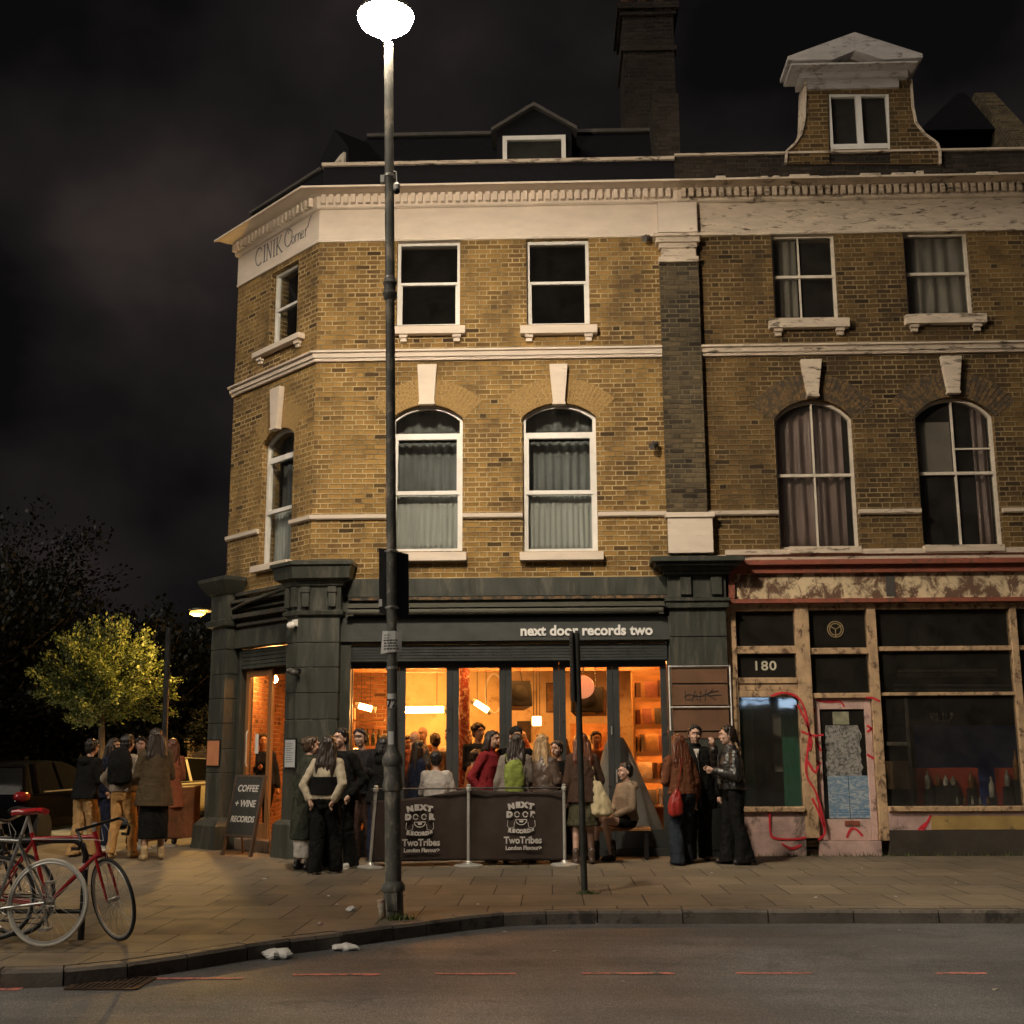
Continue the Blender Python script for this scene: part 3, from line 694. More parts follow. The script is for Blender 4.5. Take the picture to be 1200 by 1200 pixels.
# chimney stack on the party line
cY = 2.2
c0, c1 = F(731, 80, cY).x, F(791, 80, cY).x; ctop = F(760, 8, cY).z
ch = MB(); ch.box(c0, c1, cY, cY + 1.2, zPar - .3, ctop - .18)
ch.box(c0 - .05, c1 + .05, cY - .05, cY + 1.25, ctop - .18, ctop - .08); ch.box(c0 - .1, c1 + .1, cY - .1, cY + 1.3, ctop - .08, ctop + .05)
ch.box(c0 - .04, c1 + .04, cY - .04, cY + 1.24, F(760, 60, cY).z, F(760, 55, cY).z)
chm = ch.build('chimney', M['brick_s'], bld)
pt = MB()
for k in range(3): pt.lathe([(.10, 0), (.13, .05), (.11, .08), (.10, .42), (.13, .45), (.12, .5)], (c0 + .15 + k * (c1 - c0 - .3) / 2, cY + .6, ctop + .05), 12)
pt.build('chimney_pot', M['panel'], chm, smooth=True)
pw = MB(); pw.box(F(765, 160, .7).x, F(794, 160, .7).x, .40, 6, zPar - .2, F(775, 120, .7).z); pw.build('party_parapet', M['brick_s'], bld)
# sooty party pier with a stucco capital and a plinth block
pr = MB(FRONT); pr.box(xP0, xP1, .001, .11, Zs - .1, F(800, 306).z); pr.build('party_pier', M['brick_d'], bld)
cp = MB(FRONT)
def cpb(xa, xb, ya, yb, d): a, b, lo, hi = FR(xa, xb, ya, yb, d); cp.box(a, b, .002, d, lo, hi)
cpb(772, 819, 300, 306.5, .17); cpb(775, 816, 290, 300.3, .13); cpb(772.5, 817, 283, 290.2, .16); cpb(768.5, 820, 276, 283.2, .20); cpb(766, 823, 272.5, 276.2, .24)
cp.build('pier_capital', M['stucco_w'], bld, bevel=.008)
fb = MB(FRONT); a, b, lo, hi = FR(771, 817, 237, 272, .12); fb.box(a, b, .036, .12, lo, hi); fb.build('pier_frieze_block', M['stucco'], bld, bevel=.006)
pl = MB(FRONT); a, b, lo, hi = FR(783, 836, 606, 648, .16); pl.box(a, b, .002, .16, lo, hi + .0); a, b, lo, hi = FR(780, 838, 600, 606, .19); pl.box(a, b, .002, .19, lo, hi); pl.build('pier_plinth', M['stucco'], bld, bevel=.008)

# lettering on the splay frieze: serif capitals drawn as strokes, then a script word
def strokes(name, sts, frame, mat, parent, d, r):
    mb = MB(frame)
    for st in sts:
        w_ = r
        if isinstance(st[-1], (int, float)): w_ = st[-1]; st = st[:-1]
        mb.tube([(u, d, v) for u, v in st], w_, 5, flat=1)
    return mb.build(name, mat, parent)
def arcpts(cx, cy, rx, ry, a0, a1, n=10): return [(cx + rx * math.cos(R(a0 + (a1 - a0) * i / n)), cy + ry * math.sin(R(a0 + (a1 - a0) * i / n))) for i in range(n + 1)]
ta = Cc(298, 315, .03); tb = Cc(368, 277, .03)
tu = ta[0]; tw = tb[0] - ta[0]; tv = Cc(298, 317, .03)[1]; th = .30
def LT(x, y): return (tu + x * tw, tv + y * th + .06)
ws = []
ws.append([LT(*p) for p in arcpts(.075, .5, .062, .52, 50, 310)] + [.011]); ws.append([LT(.115, .93), LT(.118, .72)])
for xx in (.17,): ws += [[LT(xx, 0), LT(xx, 1), .012], [LT(xx - .02, 0), LT(xx + .02, 0)], [LT(xx - .02, 1), LT(xx + .02, 1)]]
ws += [[LT(.215, 0), LT(.215, 1)], [LT(.20, 1), LT(.225, 1)], [LT(.215, 1), LT(.285, 0), .013], [LT(.285, 0), LT(.285, 1)], [LT(.27, 1), LT(.30, 1)], [LT(.20, 0), LT(.23, 0)]]
ws += [[LT(.335, 0), LT(.335, 1), .012], [LT(.315, 0), LT(.355, 0)], [LT(.315, 1), LT(.355, 1)]]
ws += [[LT(.385, 0), LT(.385, 1), .012], [LT(.37, 0), LT(.405, 0)], [LT(.37, 1), LT(.405, 1)], [LT(.385, .42), LT(.455, 1)], [LT(.40, .5), LT(.47, 0), .013], [LT(.44, 1), LT(.465, 1)], [LT(.455, 0), LT(.485, 0)]]
ws.append([LT(*p) for p in arcpts(.575, .62, .06, .5, 40, 330, 14)] + [.010]); ws.append([LT(*p) for p in arcpts(.60, .75, .035, .28, 160, -60, 8)])
def scr(x, fn): ws.append([LT(x + a, b + .12) for a, b in fn] + [.008])
scr(.655, arcpts(0, .22, .022, .22, 0, 360, 10)); 
scr(.69, [(0, .45), (.004, 0), (.004, .3), (.02, .45), (.034, .4)])
scr(.735, [(0, .45), (.003, 0), (.01, .35), (.03, .45), (.038, .3), (.038, .05), (.05, .02)])
scr(.80, [(-.01, .2), (.02, .3), (.018, .43), (.0, .44), (-.018, .25), (-.005, .02), (.03, .05)])
scr(.85, [(0, .45), (.004, 0), (.004, .3), (.02, .45), (.05, .5)]); scr(.89, [(0, .5), (.03, .9), (.06, 1.0)])
fz = strokes('frieze_lettering', ws, CHAM, M['greytext'], bld, .022, .007)

# ================================================================ SHOPFRONT of the corner building
shop = M['olive']
def fbox(mb, xa, xb, ya, yb, d, d0=.0):
    a, b, lo, hi = FR(xa, xb, ya, yb, d); mb.box(a, b, d0, d, lo, hi)
# corner pier: front face and splay face meet at an arris proud of the brick
PD = .26
zPierTop = F(360, 658, -.4).z
xe = F(395, 850, -PD).x
uw = Cc(333, 850, PD)[0]
xf_c = C0.x - PD * T                       # where the two proud faces meet on the front
pier = MB()
pA = Vector((xf_c, -PD, 0)); pEnd = Vector((xe, -PD, 0)); pBk = Vector((xe, 0.2, 0)); pW = C0 + CN * PD + CD * uw; pWb = C0 - CN * .2 + CD * uw
def ring(z, g=0.0):
    a = Vector((C0.x - (PD + g) * T, -(PD + g), z)); e1 = Vector((xe + g, -(PD + g), z)); e2 = Vector((xe + g, .2, z)); w1 = C0 + CN * (PD + g) + CD * (uw - g); w2 = C0 - CN * .2 + CD * (uw - g)
    w1.z = z; w2.z = z; return [a, e1, e2, Vector((C0.x, .2, z)), w2, w1]
def rings(mb, levels):
    n = 6; vs = []; 
    for z, g in levels: vs += ring(z, g)
    fs = [tuple(range(n))[::-1], tuple((len(levels) - 1) * n + i for i in range(n))]
    for k in range(len(levels) - 1): fs += [(k * n + i, k * n + (i + 1) % n, (k + 1) * n + (i + 1) % n, (k + 1) * n + i) for i in range(n)]
    mb.add([tuple(v) for v in vs], fs)
zj = [F(376, y, -PD).z for y in (995, 965, 930, 900, 872, 843, 812, 782, 753, 722)]
lv = [(0, .10), (zj[1] - .02, .09), (zj[1] + .03, .045), (zj[1] + .05, .0)]
lv += [(zj[1] + .3, 0)]
for z in zj[3:9]: lv += [(z - .012, 0), (z, -.014), (z + .012, 0)]
lv += [(zj[9], 0), (zj[9] + .02, .05), (zj[9] + .07, .06), (zj[9] + .10, .015)]
z2 = F(376, 688, -PD).z; lv += [(z2, .015), (z2 + .02, .05), (z2 + .08, .07), (z2 + .12, .15), (zPierTop - .06, .18), (zPierTop - .05, .21), (zPierTop, .21), (zPierTop + .03, .12)]
rings(pier, lv); pier.build('corner_pier', shop, bld)
cb = MB(FRONT)
for xa, xb in ((372, 382),): pass
a0 = xf_c + .06
for uu in (a0, xe - .16): cb = MB(FRONT); cb.box(uu, uu + .11, PD + .014, PD + .085, zj[9] + .13, z2 - .002); cb.box(uu - .012, uu + .122, PD + .014, PD + .10, z2 - .09, z2 - .003); cb.build('pier_console', shop, bld, bevel=.006)
cb = MB(CHAM)
for uu in (uw + .03, .02): cb = MB(CHAM); cb.box(uu, uu + .10, PD + .014, PD + .085, zj[9] + .13, z2 - .002); cb.build('pier_console', shop, bld, bevel=.006)
# left pier of the splay
ul_0, ul_1 = Cc(245, 850, .2)[0], Cc(262.5, 850, .2)[0]
lp = MB(CHAM)
def lrings(levels, D=.22):
    vs = []; 
    for z, g in levels: vs += [(ul_0 - g, D + g, z), (ul_1 + g, D + g, z), (ul_1 + g, -.3, z), (ul_0 - g, -.3, z)]
    m_ = len(levels); fs = [(3, 2, 1, 0), tuple((m_ - 1) * 4 + i for i in range(4))]
    for k in range(m_ - 1): fs += [(k * 4 + i, k * 4 + (i + 1) % 4, (k + 1) * 4 + (i + 1) % 4, (k + 1) * 4 + i) for i in range(4)]
    lp.add(vs, fs)
zz = lambda y: Cc(254, y, .22)[1]
lv = [(0, .14), (zz(985), .13), (zz(968) , .12), (zz(962), .06), (zz(958), .0), (zz(925), 0)]
for y in (906, 878, 848, 819, 791, 762): lv += [(zz(y) - .012, 0), (zz(y), -.014), (zz(y) + .012, 0)]
lv += [(zz(737), 0), (zz(735), .07), (zz(729), .08), (zz(727), .02), (zz(700), .02), (zz(697), .07), (zz(690), .14), (zz(684), .19), (zz(680), .19), (zz(678), .1)]
lrings(lv); lp.build('corner_pier', shop, bld)
# masonry band over the shopfront (front): painted fascia, worn ledge, awning box, sign board, shutter box
xs0, xs1 = 398, 786
sf = MB(FRONT); xa_, xb_ = xe + .001, F(787, 740).x
def zf(y, d=.1): return F(590, y, -d).z
sf.box(xa_, xb_, -.3, .10, zf(698), zf(677)); sf.box(xa_, xb_, -.3, .04, zf(722), zf(698) - .001)
sf.build('upper_fascia', shop, bld)
lg = MB(FRONT); lg.box(xa_ + .1, xb_ - .05, .042, .13, zf(702.5), zf(699)); lg.build('worn_ledge', paint('stained_ledge', (.20, .12, .06), .8, var=.5, sc=8, dirt=(.03, .03, .025), dirt_amt=.5, dirt_sc=9), bld)
ab = MB(FRONT); ab.box(xa_ + .12, xb_ - .12, .045, .30, zf(711, .3), zf(706, .3)); ab.tube([(xa_ + .12, .24, zf(716, .24)), (xb_ - .14, .24, zf(716, .24))], .05, 12); ab.box(xa_ + .12, xa_ + .2, .045, .27, zf(721, .2), zf(706, .3)); ab.box(xb_ - .2, xb_ - .13, .045, .27, zf(721, .2), zf(706, .3))
ab.build('awning_cassette', paint('weathered_awning', (.075, .075, .055), .6, var=.3, sc=3, stretch=(.4, 3, 3), dirt=(.035, .03, .025), dirt_amt=.4), bld)
sg = MB(FRONT); sg.box(xa_, xb_, -.1, .15, zf(751, .15), zf(723, .15)); sgo = sg.build('sign_board', paint('grey_green_sign_board', (.062, .067, .064), .42, var=.12, sc=2, bump=.05), bld, bevel=.006)
z1 = F(688, 744, -.17).z; u0_, u1_ = F(610, 740, -.17).x, F(765, 740, -.17).x
tx = text('next door records two', .2, M['lettering'], sgo, 'shop_name_lettering', FRONT, 0, 0, 0, 'LEFT', .012, .0065)
xs_ = [v.co.x for v in tx.data.vertices]; k_ = (u1_ - u0_) / (max(xs_) - min(xs_)); zs_ = [v.co.z for v in tx.data.vertices]
kz_ = k_ * 1.0
for v in tx.data.vertices: v.co.x = u0_ + (v.co.x - min(xs_)) * k_; v.co.z = z1 + v.co.z * kz_; v.co.y = -.156 + v.co.y
sh = MB(FRONT); sh.box(xa_ + .06, xb_ - .06, -.1, .06, zf(775, .06), zf(755, .06)); 
for k in range(5): z_ = zf(774, .07) + k * .042; sh.box(xa_ + .08, xb_ - .08, .061, .072, z_, z_ + .034)
sh.build('roller_shutter', M['charcoal'], bld)
# slim side posts
sp_ = MB(FRONT); a, b, lo, hi = FR(400, 409, 756, 985, .1); sp_.box(xe + .002, b, -.1, .10, 0.02, zf(752.5, .1)); sp_.build('shopfront_post', shop, bld); sp_ = MB(FRONT); a2 = F(786, 870, -.06).x; sp_.box(a2 - .02, a2 + .05, -.1, .06, .02, zf(752.5, .1))
sp_.build('shopfront_post', shop, bld)
# folding glazed doors: six leaves
leafx = [(408, 467), (467, 530), (530, 592.5), (592.5, 656), (656, 719.5), (719.5, 783)]
zl0, zl1 = .10, zf(776, 0) + .06; dF = -.06
gt = F(590, 782.5, .06).z; gb = F(740, 972, .06).z
cy = MB(FRONT); cy.box(xe, F(786, 880).x, -.14, .03, 0.0, .10); cy.build('threshold', M['charcoal'], bld)
for i, (xa, xb) in enumerate(leafx):
    a = F(xa, 870, .06).x + .0008; b = F(xb, 870, .06).x - .0008
    sL = F(xa + (4 if i == 0 else 7.5), 870, .06).x; sR = F(xb - 7.2, 870, .06).x
    m = MB(FRONT); m.box(a, sL, dF - .05, dF, zl0, zl1); m.box(sR, b, dF - .05, dF, zl0, zl1)
    m.box(sL, sR, dF - .05, dF - .001, gt, zl1); m.box(sL, sR, dF - .05, dF - .001, zl0, gb)
    lf = m.build('folding_door_leaf', M['charcoal'], bld, bevel=.003)
    g = MB(FRONT); g.box(sL - .01, sR + .01, dF - .028, dF - .022, gb - .01, gt + .01); g.build('glass', M['glass_s'], lf)
    if i in (4, 5):
        h = MB(FRONT); xx = b - .03 if i == 4 else a + .03; h.box(xx - .008, xx + .008, dF + .001, dF + .03, 2.0 - .3, 2.0 - .18) if i == 4 else h.box(xx - .008, xx + .008, dF + .001, dF + .03, 1.02, 1.2); h.build('door_handle', M['chrome'], lf)
# party-side pier (right) of the shopfront
rp = MB(FRONT); a, b, _, _ = FR(788, 856, 720, 990, .16)
def rb(ya, yb, g, d): rp.box(a - g, b + g, -.1, d, F(820, yb, -d).z, F(820, ya, -d).z)
ys = [712, 746, 780]
for k in range(2): rb(ys[k] + 1, ys[k + 1] - .5, 0, .16)
rp.box(a + .01, b - .01, -.1, .145, 0.0, F(820, 712, -.14).z)
for ya, yb in ((866, 905), (906, 946), (947, 997)): rb(ya + .5, yb - .5, .0, .16)
rb(704, 712, .04, .22); rb(700, 704, .06, .25)
for xx in (797, 833): q = F(xx, 690, -.2).x; rp.box(q, q + .16, .146, .24, F(820, 697, -.2).z, F(820, 676, -.2).z)
rp.box(a - .01, b + .01, .0, .19, F(820, 700, -.2).z, F(820, 672, -.2).z)
rb(667, 672.5, .07, .28); rb(662, 667, .12, .34); rb(657, 662, .20, .42); rb(651.5, 657, .26, .48)
rpo = rp.build('party_pier_casing', shop, bld, bevel=.004)
pn = MB(FRONT)
for ya, yb in ((782, 801), (802, 827), (828, 857), (858, 866)):
    pn.box(a + .012, b - .012, .1451, .165, F(820, yb - .3, -.16).z, F(820, ya + .3, -.16).z)
pn.build('bare_panel', M['panel'], rpo, bevel=.006)
cd = MB(FRONT); za_, zb_ = F(820, 780.5, -.2).z, F(820, 828.5, -.2).z; ua, ub_ = a - .03, b + .02
cd.tube([(ua, .19, 1.75), (ua, .19, za_), (ub_, .19, za_), (ub_, .19, 1.6)], .012, 8); cd.tube([(ua, .19, zb_), (ub_, .19, zb_)], .009, 8)
cd.build('white_conduit', M['white'], rpo, smooth=True)
# a scrawled tag on the brown panel
gx, gz = F(803, 822, -.17).x, F(803, 822, -.17).z
gs = [[(0, .16), (.01, .02), (.07, .03)], [(.09, .0), (.14, .16), (.17, .02)], [(.11, .07), (.17, .07)], [(.2, .0), (.21, .15), (.27, .01), (.29, .17)], [(.38, .17), (.31, .09), (.42, .02)], [(.3, .08), (.5, .09)], [(-.02, .06), (.05, .1), (.2, .07), (.36, .13), (.46, .15)]]
strokes('graffiti_tag', [[(gx + p[0] * 1.05, gz + p[1]) for p in s] for s in gs], FRONT, M['ink'], rpo, .166, .0075)

# splayed entrance bay
uA, uB = ul_1, uw
zc = lambda y, x=300: Cc(x, y, .0)[1]
en = MB(CHAM)
en.box(uA, uB, -.3, .08, zc(758), zc(737)); en.build('sign_board', shop, bld, bevel=.005)
en = MB(CHAM); en.box(uA, uB, -.32, .03, zc(737) + .001, Zs - .22)
en.build('upper_fascia', paint('dirty_green_paint', (.055, .05, .04), .6, var=.5, sc=5, dirt=(.11, .06, .03), dirt_amt=.45, dirt_sc=5), bld)
en = MB(CHAM)
for (dv, d, hh) in ((zc(733), .10, .05), (zc(724), .17, .07), (zc(714), .10, .04), (zc(706), .2, .05), (zc(697), .13, .06)): en.box(uA + .05, uB - .05, .031, d, dv, dv + hh)
en.tube([(uA + .02, .14, zc(712)), (uA + .5, .2, zc(708)), (uB - .1, .2, zc(699))], .03, 8)
en.build('broken_moulding', paint('ragged_green_moulding', (.06, .06, .048), .6, var=.4, sc=6, dirt=(.14, .08, .04), dirt_amt=.4, dirt_sc=7, bump=.6), bld, bevel=.006)
en = MB(CHAM); zb0, zb1 = zc(783), zc(760)
en.box(uA + .12, uB - .0, -.16, -.02, zb0, zb1)
for k in range(5): h = (zb1 - zb0) / 5; en.box(uA + .13, uB - .01, -.0199, -.005, zb0 + k * h + .006, zb0 + (k + 1) * h - .006)
en.build('roller_shutter', shop, bld)
en = MB(CHAM); en.box(uA + .001, uA + .1, -.2, -.01, .2, zc(758) - .001); en.box(uA + .13, uB - .01, -.3, -.2, zb0 - .1, zb0 + .1); en.build('door_frame', shop, bld)
stp = MB(CHAM); stp.box(uA, uB, -.35, .02, 0, .17); stp.build('entrance_step', paint('worn_stone_step', (.22, .16, .11), .8, var=.3, dirt=(.08, .05, .035), dirt_amt=.4), bld, bevel=.008)
# open oak door leaf, swung inwards from the left jamb, plus glazed side light
dl_ = MB(CHAM); du = (uB - uA - .1) ; z0d, z1d = .19, zb0 - .02
u1d = Cc(315, 880, -.1)[0]; L0 = uA + .12
def leafbox(mb, a, b, c, d_, off=0): mb.box(a, b, -.15 + off, -.10 + off, c, d_)
leafbox(dl_, L0, L0 + .09, z0d, z1d); leafbox(dl_, u1d - .06, u1d + .04, z0d, z1d, .01); leafbox(dl_, L0 + .09, u1d - .06, z1d - .1, z1d); leafbox(dl_, L0 + .09, u1d - .06, z0d, z0d + .22)
dd = dl_.build('entrance_door', M['wood'], bld, bevel=.004)
g = MB(CHAM); g.box(L0 + .08, u1d - .05, -.128, -.122, z0d + .2, z1d - .09); g.build('glass', M['glass_s'], dd)
h = MB(CHAM); h.tube([(L0 + .15, -.07, 1.25), (L0 + .15, -.05, 1.3), (L0 + .15, -.05, 1.75), (L0 + .15, -.07, 1.8)], .014, 8); h.build('door_handle', M['chrome'], dd)
nb = MB(CHAM); nb.box(L0 + .30, L0 + .40, -.1215, -.119, 1.45, 1.75); nb.build('notice', M['paper'], dd)

# ---- bar room inside
BX0, BX1, BY = PB.x + .36, XR - .22, 5.2; CZ = 3.02
M['barwall'] = paint('yellow_bar_wall', (.66, .50, .27), .8, var=.3, sc=1.6, dirt=(.40, .27, .13), dirt_amt=.36, dirt_sc=3, bump=.5)
M['barplaster'] = paint('warm_bar_plaster', (.68, .55, .36), .85, var=.25, sc=2, dirt=(.45, .32, .18), dirt_amt=.4)
M['barfloor'] = paint('bar_floorboards', (.11, .06, .03), .4, var=.3, stretch=(1, 8, 1))
M['redbrick'] = brick_mat('bar_red_brick', (.40, .17, .08), (.24, .09, .045), (.42, .28, .18), .45, .7)
xw = F(457, 840, BY).x; xw2 = F(600, 840, BY).x; xw3 = F(725, 830, BY).x
bw = MB(); bw.box(xw, xw2, BY, BY + .1, 0, CZ); bw.build('bar_back_wall', M['barwall'], bld)
bw = MB(); bw.box(BX0 - .0, xw - .001, BY - .002, BY + .1, 0, CZ); bw.build('bar_back_wall', M['redbrick'], bld)
bw = MB(); bw.box(xw2 + .001, BX1, BY - .3, BY + .1, 0, CZ); bw.build('bar_back_wall', M['barplaster'], bld)
bw = MB(); bw.box(BX0 - .1, BX0, PB.y + .42, BY, 0, CZ); bw.build('bar_side_wall', M['redbrick'], bld)
bw = MB(); bw.box(BX1, BX1 + .1, .36, BY, 0, CZ); bw.build('bar_side_wall', M['redbrick'], bld)
bw = MB(); bw.box(BX0 - .1, BX1 + .1, 1.9, BY + .1, CZ, CZ + .1); bw.box(C0.x + .1, BX1 + .1, .04, 1.9, CZ, CZ + .1); bw.build('bar_ceiling', M['barplaster'], bld)
bw = MB(); bw.box(C0.x - .1, BX1 + .1, .02, BY, .005, .06); bw.box(BX0 - .1, C0.x - .1, 1.6, BY, .005, .06); bw.build('bar_floor', M['barfloor'], bld)
br_ = MB(); br_.box(F(400, 800, 3).x, BX1, 2.9, 3.1, CZ - .22, CZ - .001); br_.build('ceiling_beam', M['wood'], bld)
vt = MB(); vt.box(F(486, 790, 3.4).x, F(520, 790, 3.4).x, 3.2, 4.0, CZ - .04, CZ - .002)
for k in range(6): vt.box(F(487, 790, 3.4).x, F(519, 790, 3.4).x, 3.22 + k * .13, 3.28 + k * .13, CZ - .055, CZ - .041)
vt.build('air_vent', M['lead'], bld)
# ================================================================ NEIGHBOURING BUILDING
nb_ = empty('neighbour_building', (XR + 3, .2, 0), 'grimy brick terrace house with a shaped gable dormer and a derelict cream timber shopfront', 'building')
ZsN = F(1000, 652).z; zFn = F(1000, 272).z
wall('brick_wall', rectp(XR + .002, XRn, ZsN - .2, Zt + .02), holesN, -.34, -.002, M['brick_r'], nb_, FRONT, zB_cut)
for q in WIN:
    if q['frame'] == 'N': window(q, nb_)
cs = MB(); cs.box(XR + .01, XRn, 10.8, 11, 0, Zt + .9); cs.box(XRn - .2, XRn, .36, 10.8, 0, Zt + .5); cs.box(XR + .01, XRn - .2, .345, 10.8, ZsN - .3, ZsN - .05); cs.box(XR + .01, XRn - .2, .345, 10.8, F(1000, 398).z - .1, F(1000, 398).z + .1)
cs.build('internal_floor', M['darkroom'], nb_)
run('string_course', profS, FRONT, xP1, XRn, M['stucco_w'], nb_)
w3, w4 = WIN[8]['r'], WIN[9]['r']
for a, b in ((xP1 + .02, w3[0] - .004), (w3[1] + .004, w4[0] - .004), (w4[1] + .004, XRn)): run('string_course', profT, FRONT, a, b, M['stucco_w'], nb_)
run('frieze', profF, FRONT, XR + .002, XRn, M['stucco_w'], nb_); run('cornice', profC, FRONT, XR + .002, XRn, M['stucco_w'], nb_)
dentils(FRONT, XR + .02, XRn, M['stucco_w'], nb_)
pp = MB(FRONT); pp.box(XR + .002, XRn, -.42, -.15, zTop + .036, zPar + .06); pp.build('parapet', M['brick_s'], nb_)
co = MB(FRONT); co.box(XR + .002, XRn, -.44, -.10, zPar + .062, zPar + .095); co.build('coping', M['stucco_w'], nb_)
# ragged blocks of render left on the cornice top
rg = MB(FRONT); random.seed(3)
for k in range(26):
    u = XR + .1 + k * .22 + random.uniform(0, .1); rg.box(u, u + random.uniform(.1, .34), -.14, .30 + random.uniform(-.1, .12), zTop + .03, zTop + random.uniform(.05, .12))
rg.build('crumbling_render', M['stucco_w'], nb_, bevel=.012)
mr = MB(); mr.add([(XR + .01, .45, zPar - .25), (XRn, .45, zPar - .25), (XRn, yb, zR - .02), (XR + .01, yb, zR - .02), (XRn, 8, zR), (XR + .01, 8, zR), (XRn, 8, zPar - .3), (XR + .01, 8, zPar - .3)],
       [(0, 1, 2, 3), (3, 2, 4, 5), (0, 3, 5, 7), (1, 6, 4, 2), (7, 5, 4, 6), (0, 7, 6, 1)]); mr.build('mansard_roof', M['slate'], nb_)
rr = MB(); rr.box(XR + .3, XRn, yb - .07, yb + .05, zR - .018, zR + .04); rr.build('ridge_roll', M['lead'], nb_)
# shaped gable dormer: brick body with swept sides
gY = .12
def gp(x, y): p = F(x, y, gY); return (p.x, p.z)
body = [gp(922, 192), gp(923, 178), gp(932, 170), gp(940, 158), gp(944, 140), gp(945, 96), gp(1066, 94), gp(1068, 125), gp(1072, 145), gp(1082, 158), gp(1097, 169), gp(1100, 178), gp(1100, 192)]
wn = [gp(973, 192), gp(1043, 192), gp(1040, 108), gp(970, 108)]
wn = [gp(972, 191), gp(1044, 191), gp(1042, 109), gp(970, 109)]
wallo = wall('gable', body, [wn], -gY - .45, -gY, M['brick_r'], nb_, FRONT)
tr_ = MB(FRONT)
def ribbon(pts, w_, d0, d1):
    for i in range(len(pts) - 1):
        a = Vector(pts[i]); b = Vector(pts[i + 1]); t = (b - a).normalized(); nrm = Vector((-t.y, t.x)) * w_
        tr_.prism([tuple(a), tuple(b + t * .01), tuple(b + nrm + t * .01), tuple(a + nrm)], d0, d1)
ribbon(body[:6], .035, -gY - .45, -gY + .03); tr_.build('gable_coping', M['stucco_w'], wallo); tr_ = MB(FRONT); ribbon(body[6:13], .035, -gY - .45, -gY + .03)
tr_.build('gable_coping', M['stucco_w'], wallo)
pd_ = MB(FRONT); gd = -gY
def gq(x, y, d): p = F(x, y, gY - (d)); return (p.x, p.z)
def pbx_(xa, xb, ya, yb, d): a = gq(xa, yb, d); b = gq(xb, ya, d); pd_.box(a[0], b[0], gd - .3, gd + d, a[1], b[1])
M['pediment'] = paint('soot_stained_white_stone', (.50, .47, .46), .75, var=.2, sc=3, dirt=(.22, .19, .18), dirt_amt=.4, dirt_sc=4, stretch=(1, 1, 3), bump=.3)
pbx_(947, 1053, 85, 104, .05); pbx_(938, 1064, 80, 92, .12); pbx_(933, 1068, 76, 81, .22); pbx_(927, 1076, 71, 76.5, .34)
apex = gq(1001, 39, .3); l_ = gq(923, 72, .3); r_q = gq(1081, 69, .3); ia = gq(1001, 61, .3); il = gq(975, 71.5, .3); ir = gq(1035, 71.5, .3)
pd_.prism([l_, (l_[0] - .0, l_[1] + .07), apex, ia, il], gd - .35, gd + .34); pd_.prism([apex, (r_q[0], r_q[1] + .07), r_q, ir, ia], gd - .351, gd + .34)
pdo = pd_.build('pediment', M['pediment'], wallo, bevel=.006)
tp = MB(FRONT); tp.prism([il, ir, ia], gd - .2, gd + .1); tp.build('tympanum', M['brick_d'], wallo)
swin('gable_window', 971, 1044, 109, 172, gY + .03, wallo, mull=1, t=.055)
swin('gable_window', 974, 1044, 172, 190, gY + .035, wallo, t=.03)
# stepped party parapet at the far right
pw = MB(); a = F(1180, 140, .9).x
pw.add([(a, .4, zPar - .1), (a + .35, .4, zPar - .1), (a + .35, .4, zPar + .25), (a, .4, zPar + .25), (a, 2.2, zPar - .1), (a + .35, 2.2, zPar - .1), (a + .35, 2.2, F(1180, 108, 2.2).z), (a, 2.2, F(1180, 108, 2.2).z), (a, 5, zPar), (a + .35, 5, zPar), (a + .35, 5, zR), (a, 5, zR)],
       [(0, 1, 2, 3), (0, 3, 7, 4), (1, 5, 6, 2), (3, 2, 6, 7), (4, 7, 11, 8), (5, 9, 10, 6), (7, 6, 10, 11), (8, 11, 10, 9)]); pw.build('party_parapet', M['brick_d'], nb_)
hp = MB(); b0 = F(1072, 150, 1.6).x
hp.add([(b0, 1.4, zR), (a, 1.4, zR), (a, 2.6, F(1165, 108, 2.6).z), (a - .15, 2.6, F(1165, 108, 2.6).z), (b0, 5, zR), (a, 5, zR)], [(0, 1, 2, 3), (0, 3, 4), (3, 2, 5, 4), (1, 5, 2), (0, 4, 5, 1)]); hp.build('hipped_roof', M['slate'], nb_)

# ---- derelict shopfront, number 180
X0n = F(857, 850, -.0).x
tm, pk = M['timber'], M['pinkish']
bd = MB(FRONT); xa = F(852, 690).x
def nz_(y, d=.1, x=1000): return F(x, y, -d).z
bd.box(XR + .002, XRn, -.05, .06, nz_(655, .06), nz_(649, .06)); bd.box(xP1 + .25, XRn, -.05, .10, nz_(649, .1) + .002, nz_(643, .1)); bd.build('lead_ledge', M['stucco_w'], nb_)
bd = MB(FRONT); bd.box(xa, XRn, -.05, .22, nz_(661, .22), nz_(655, .22)); bd.box(xa, XRn, -.05, .14, nz_(671, .14), nz_(661, .22) - .001); bd.box(xa, XRn, -.05, .13, nz_(706, .13), nz_(701, .13)); bd.box(xa, xa + .1, -.05, .12, nz_(700.5, .12), nz_(671.5, .12))
bd.build('red_moulding', M['redpaint'], nb_, bevel=.005)
bd = MB(FRONT); bd.box(xa + .1, XRn, -.05, .07, nz_(700.8, .07), nz_(671.2, .07)); bd.build('peeling_fascia', M['peel'], nb_)
bd = MB(FRONT); q = F(1038, 686, -.07).x; bd.box(q, q + .13, .071, .078, nz_(699, .07), nz_(673, .07)); bd.build('fascia_joint_plate', M['lead'], nb_)
D0, D1 = -.12, .0
fr = MB(FRONT)
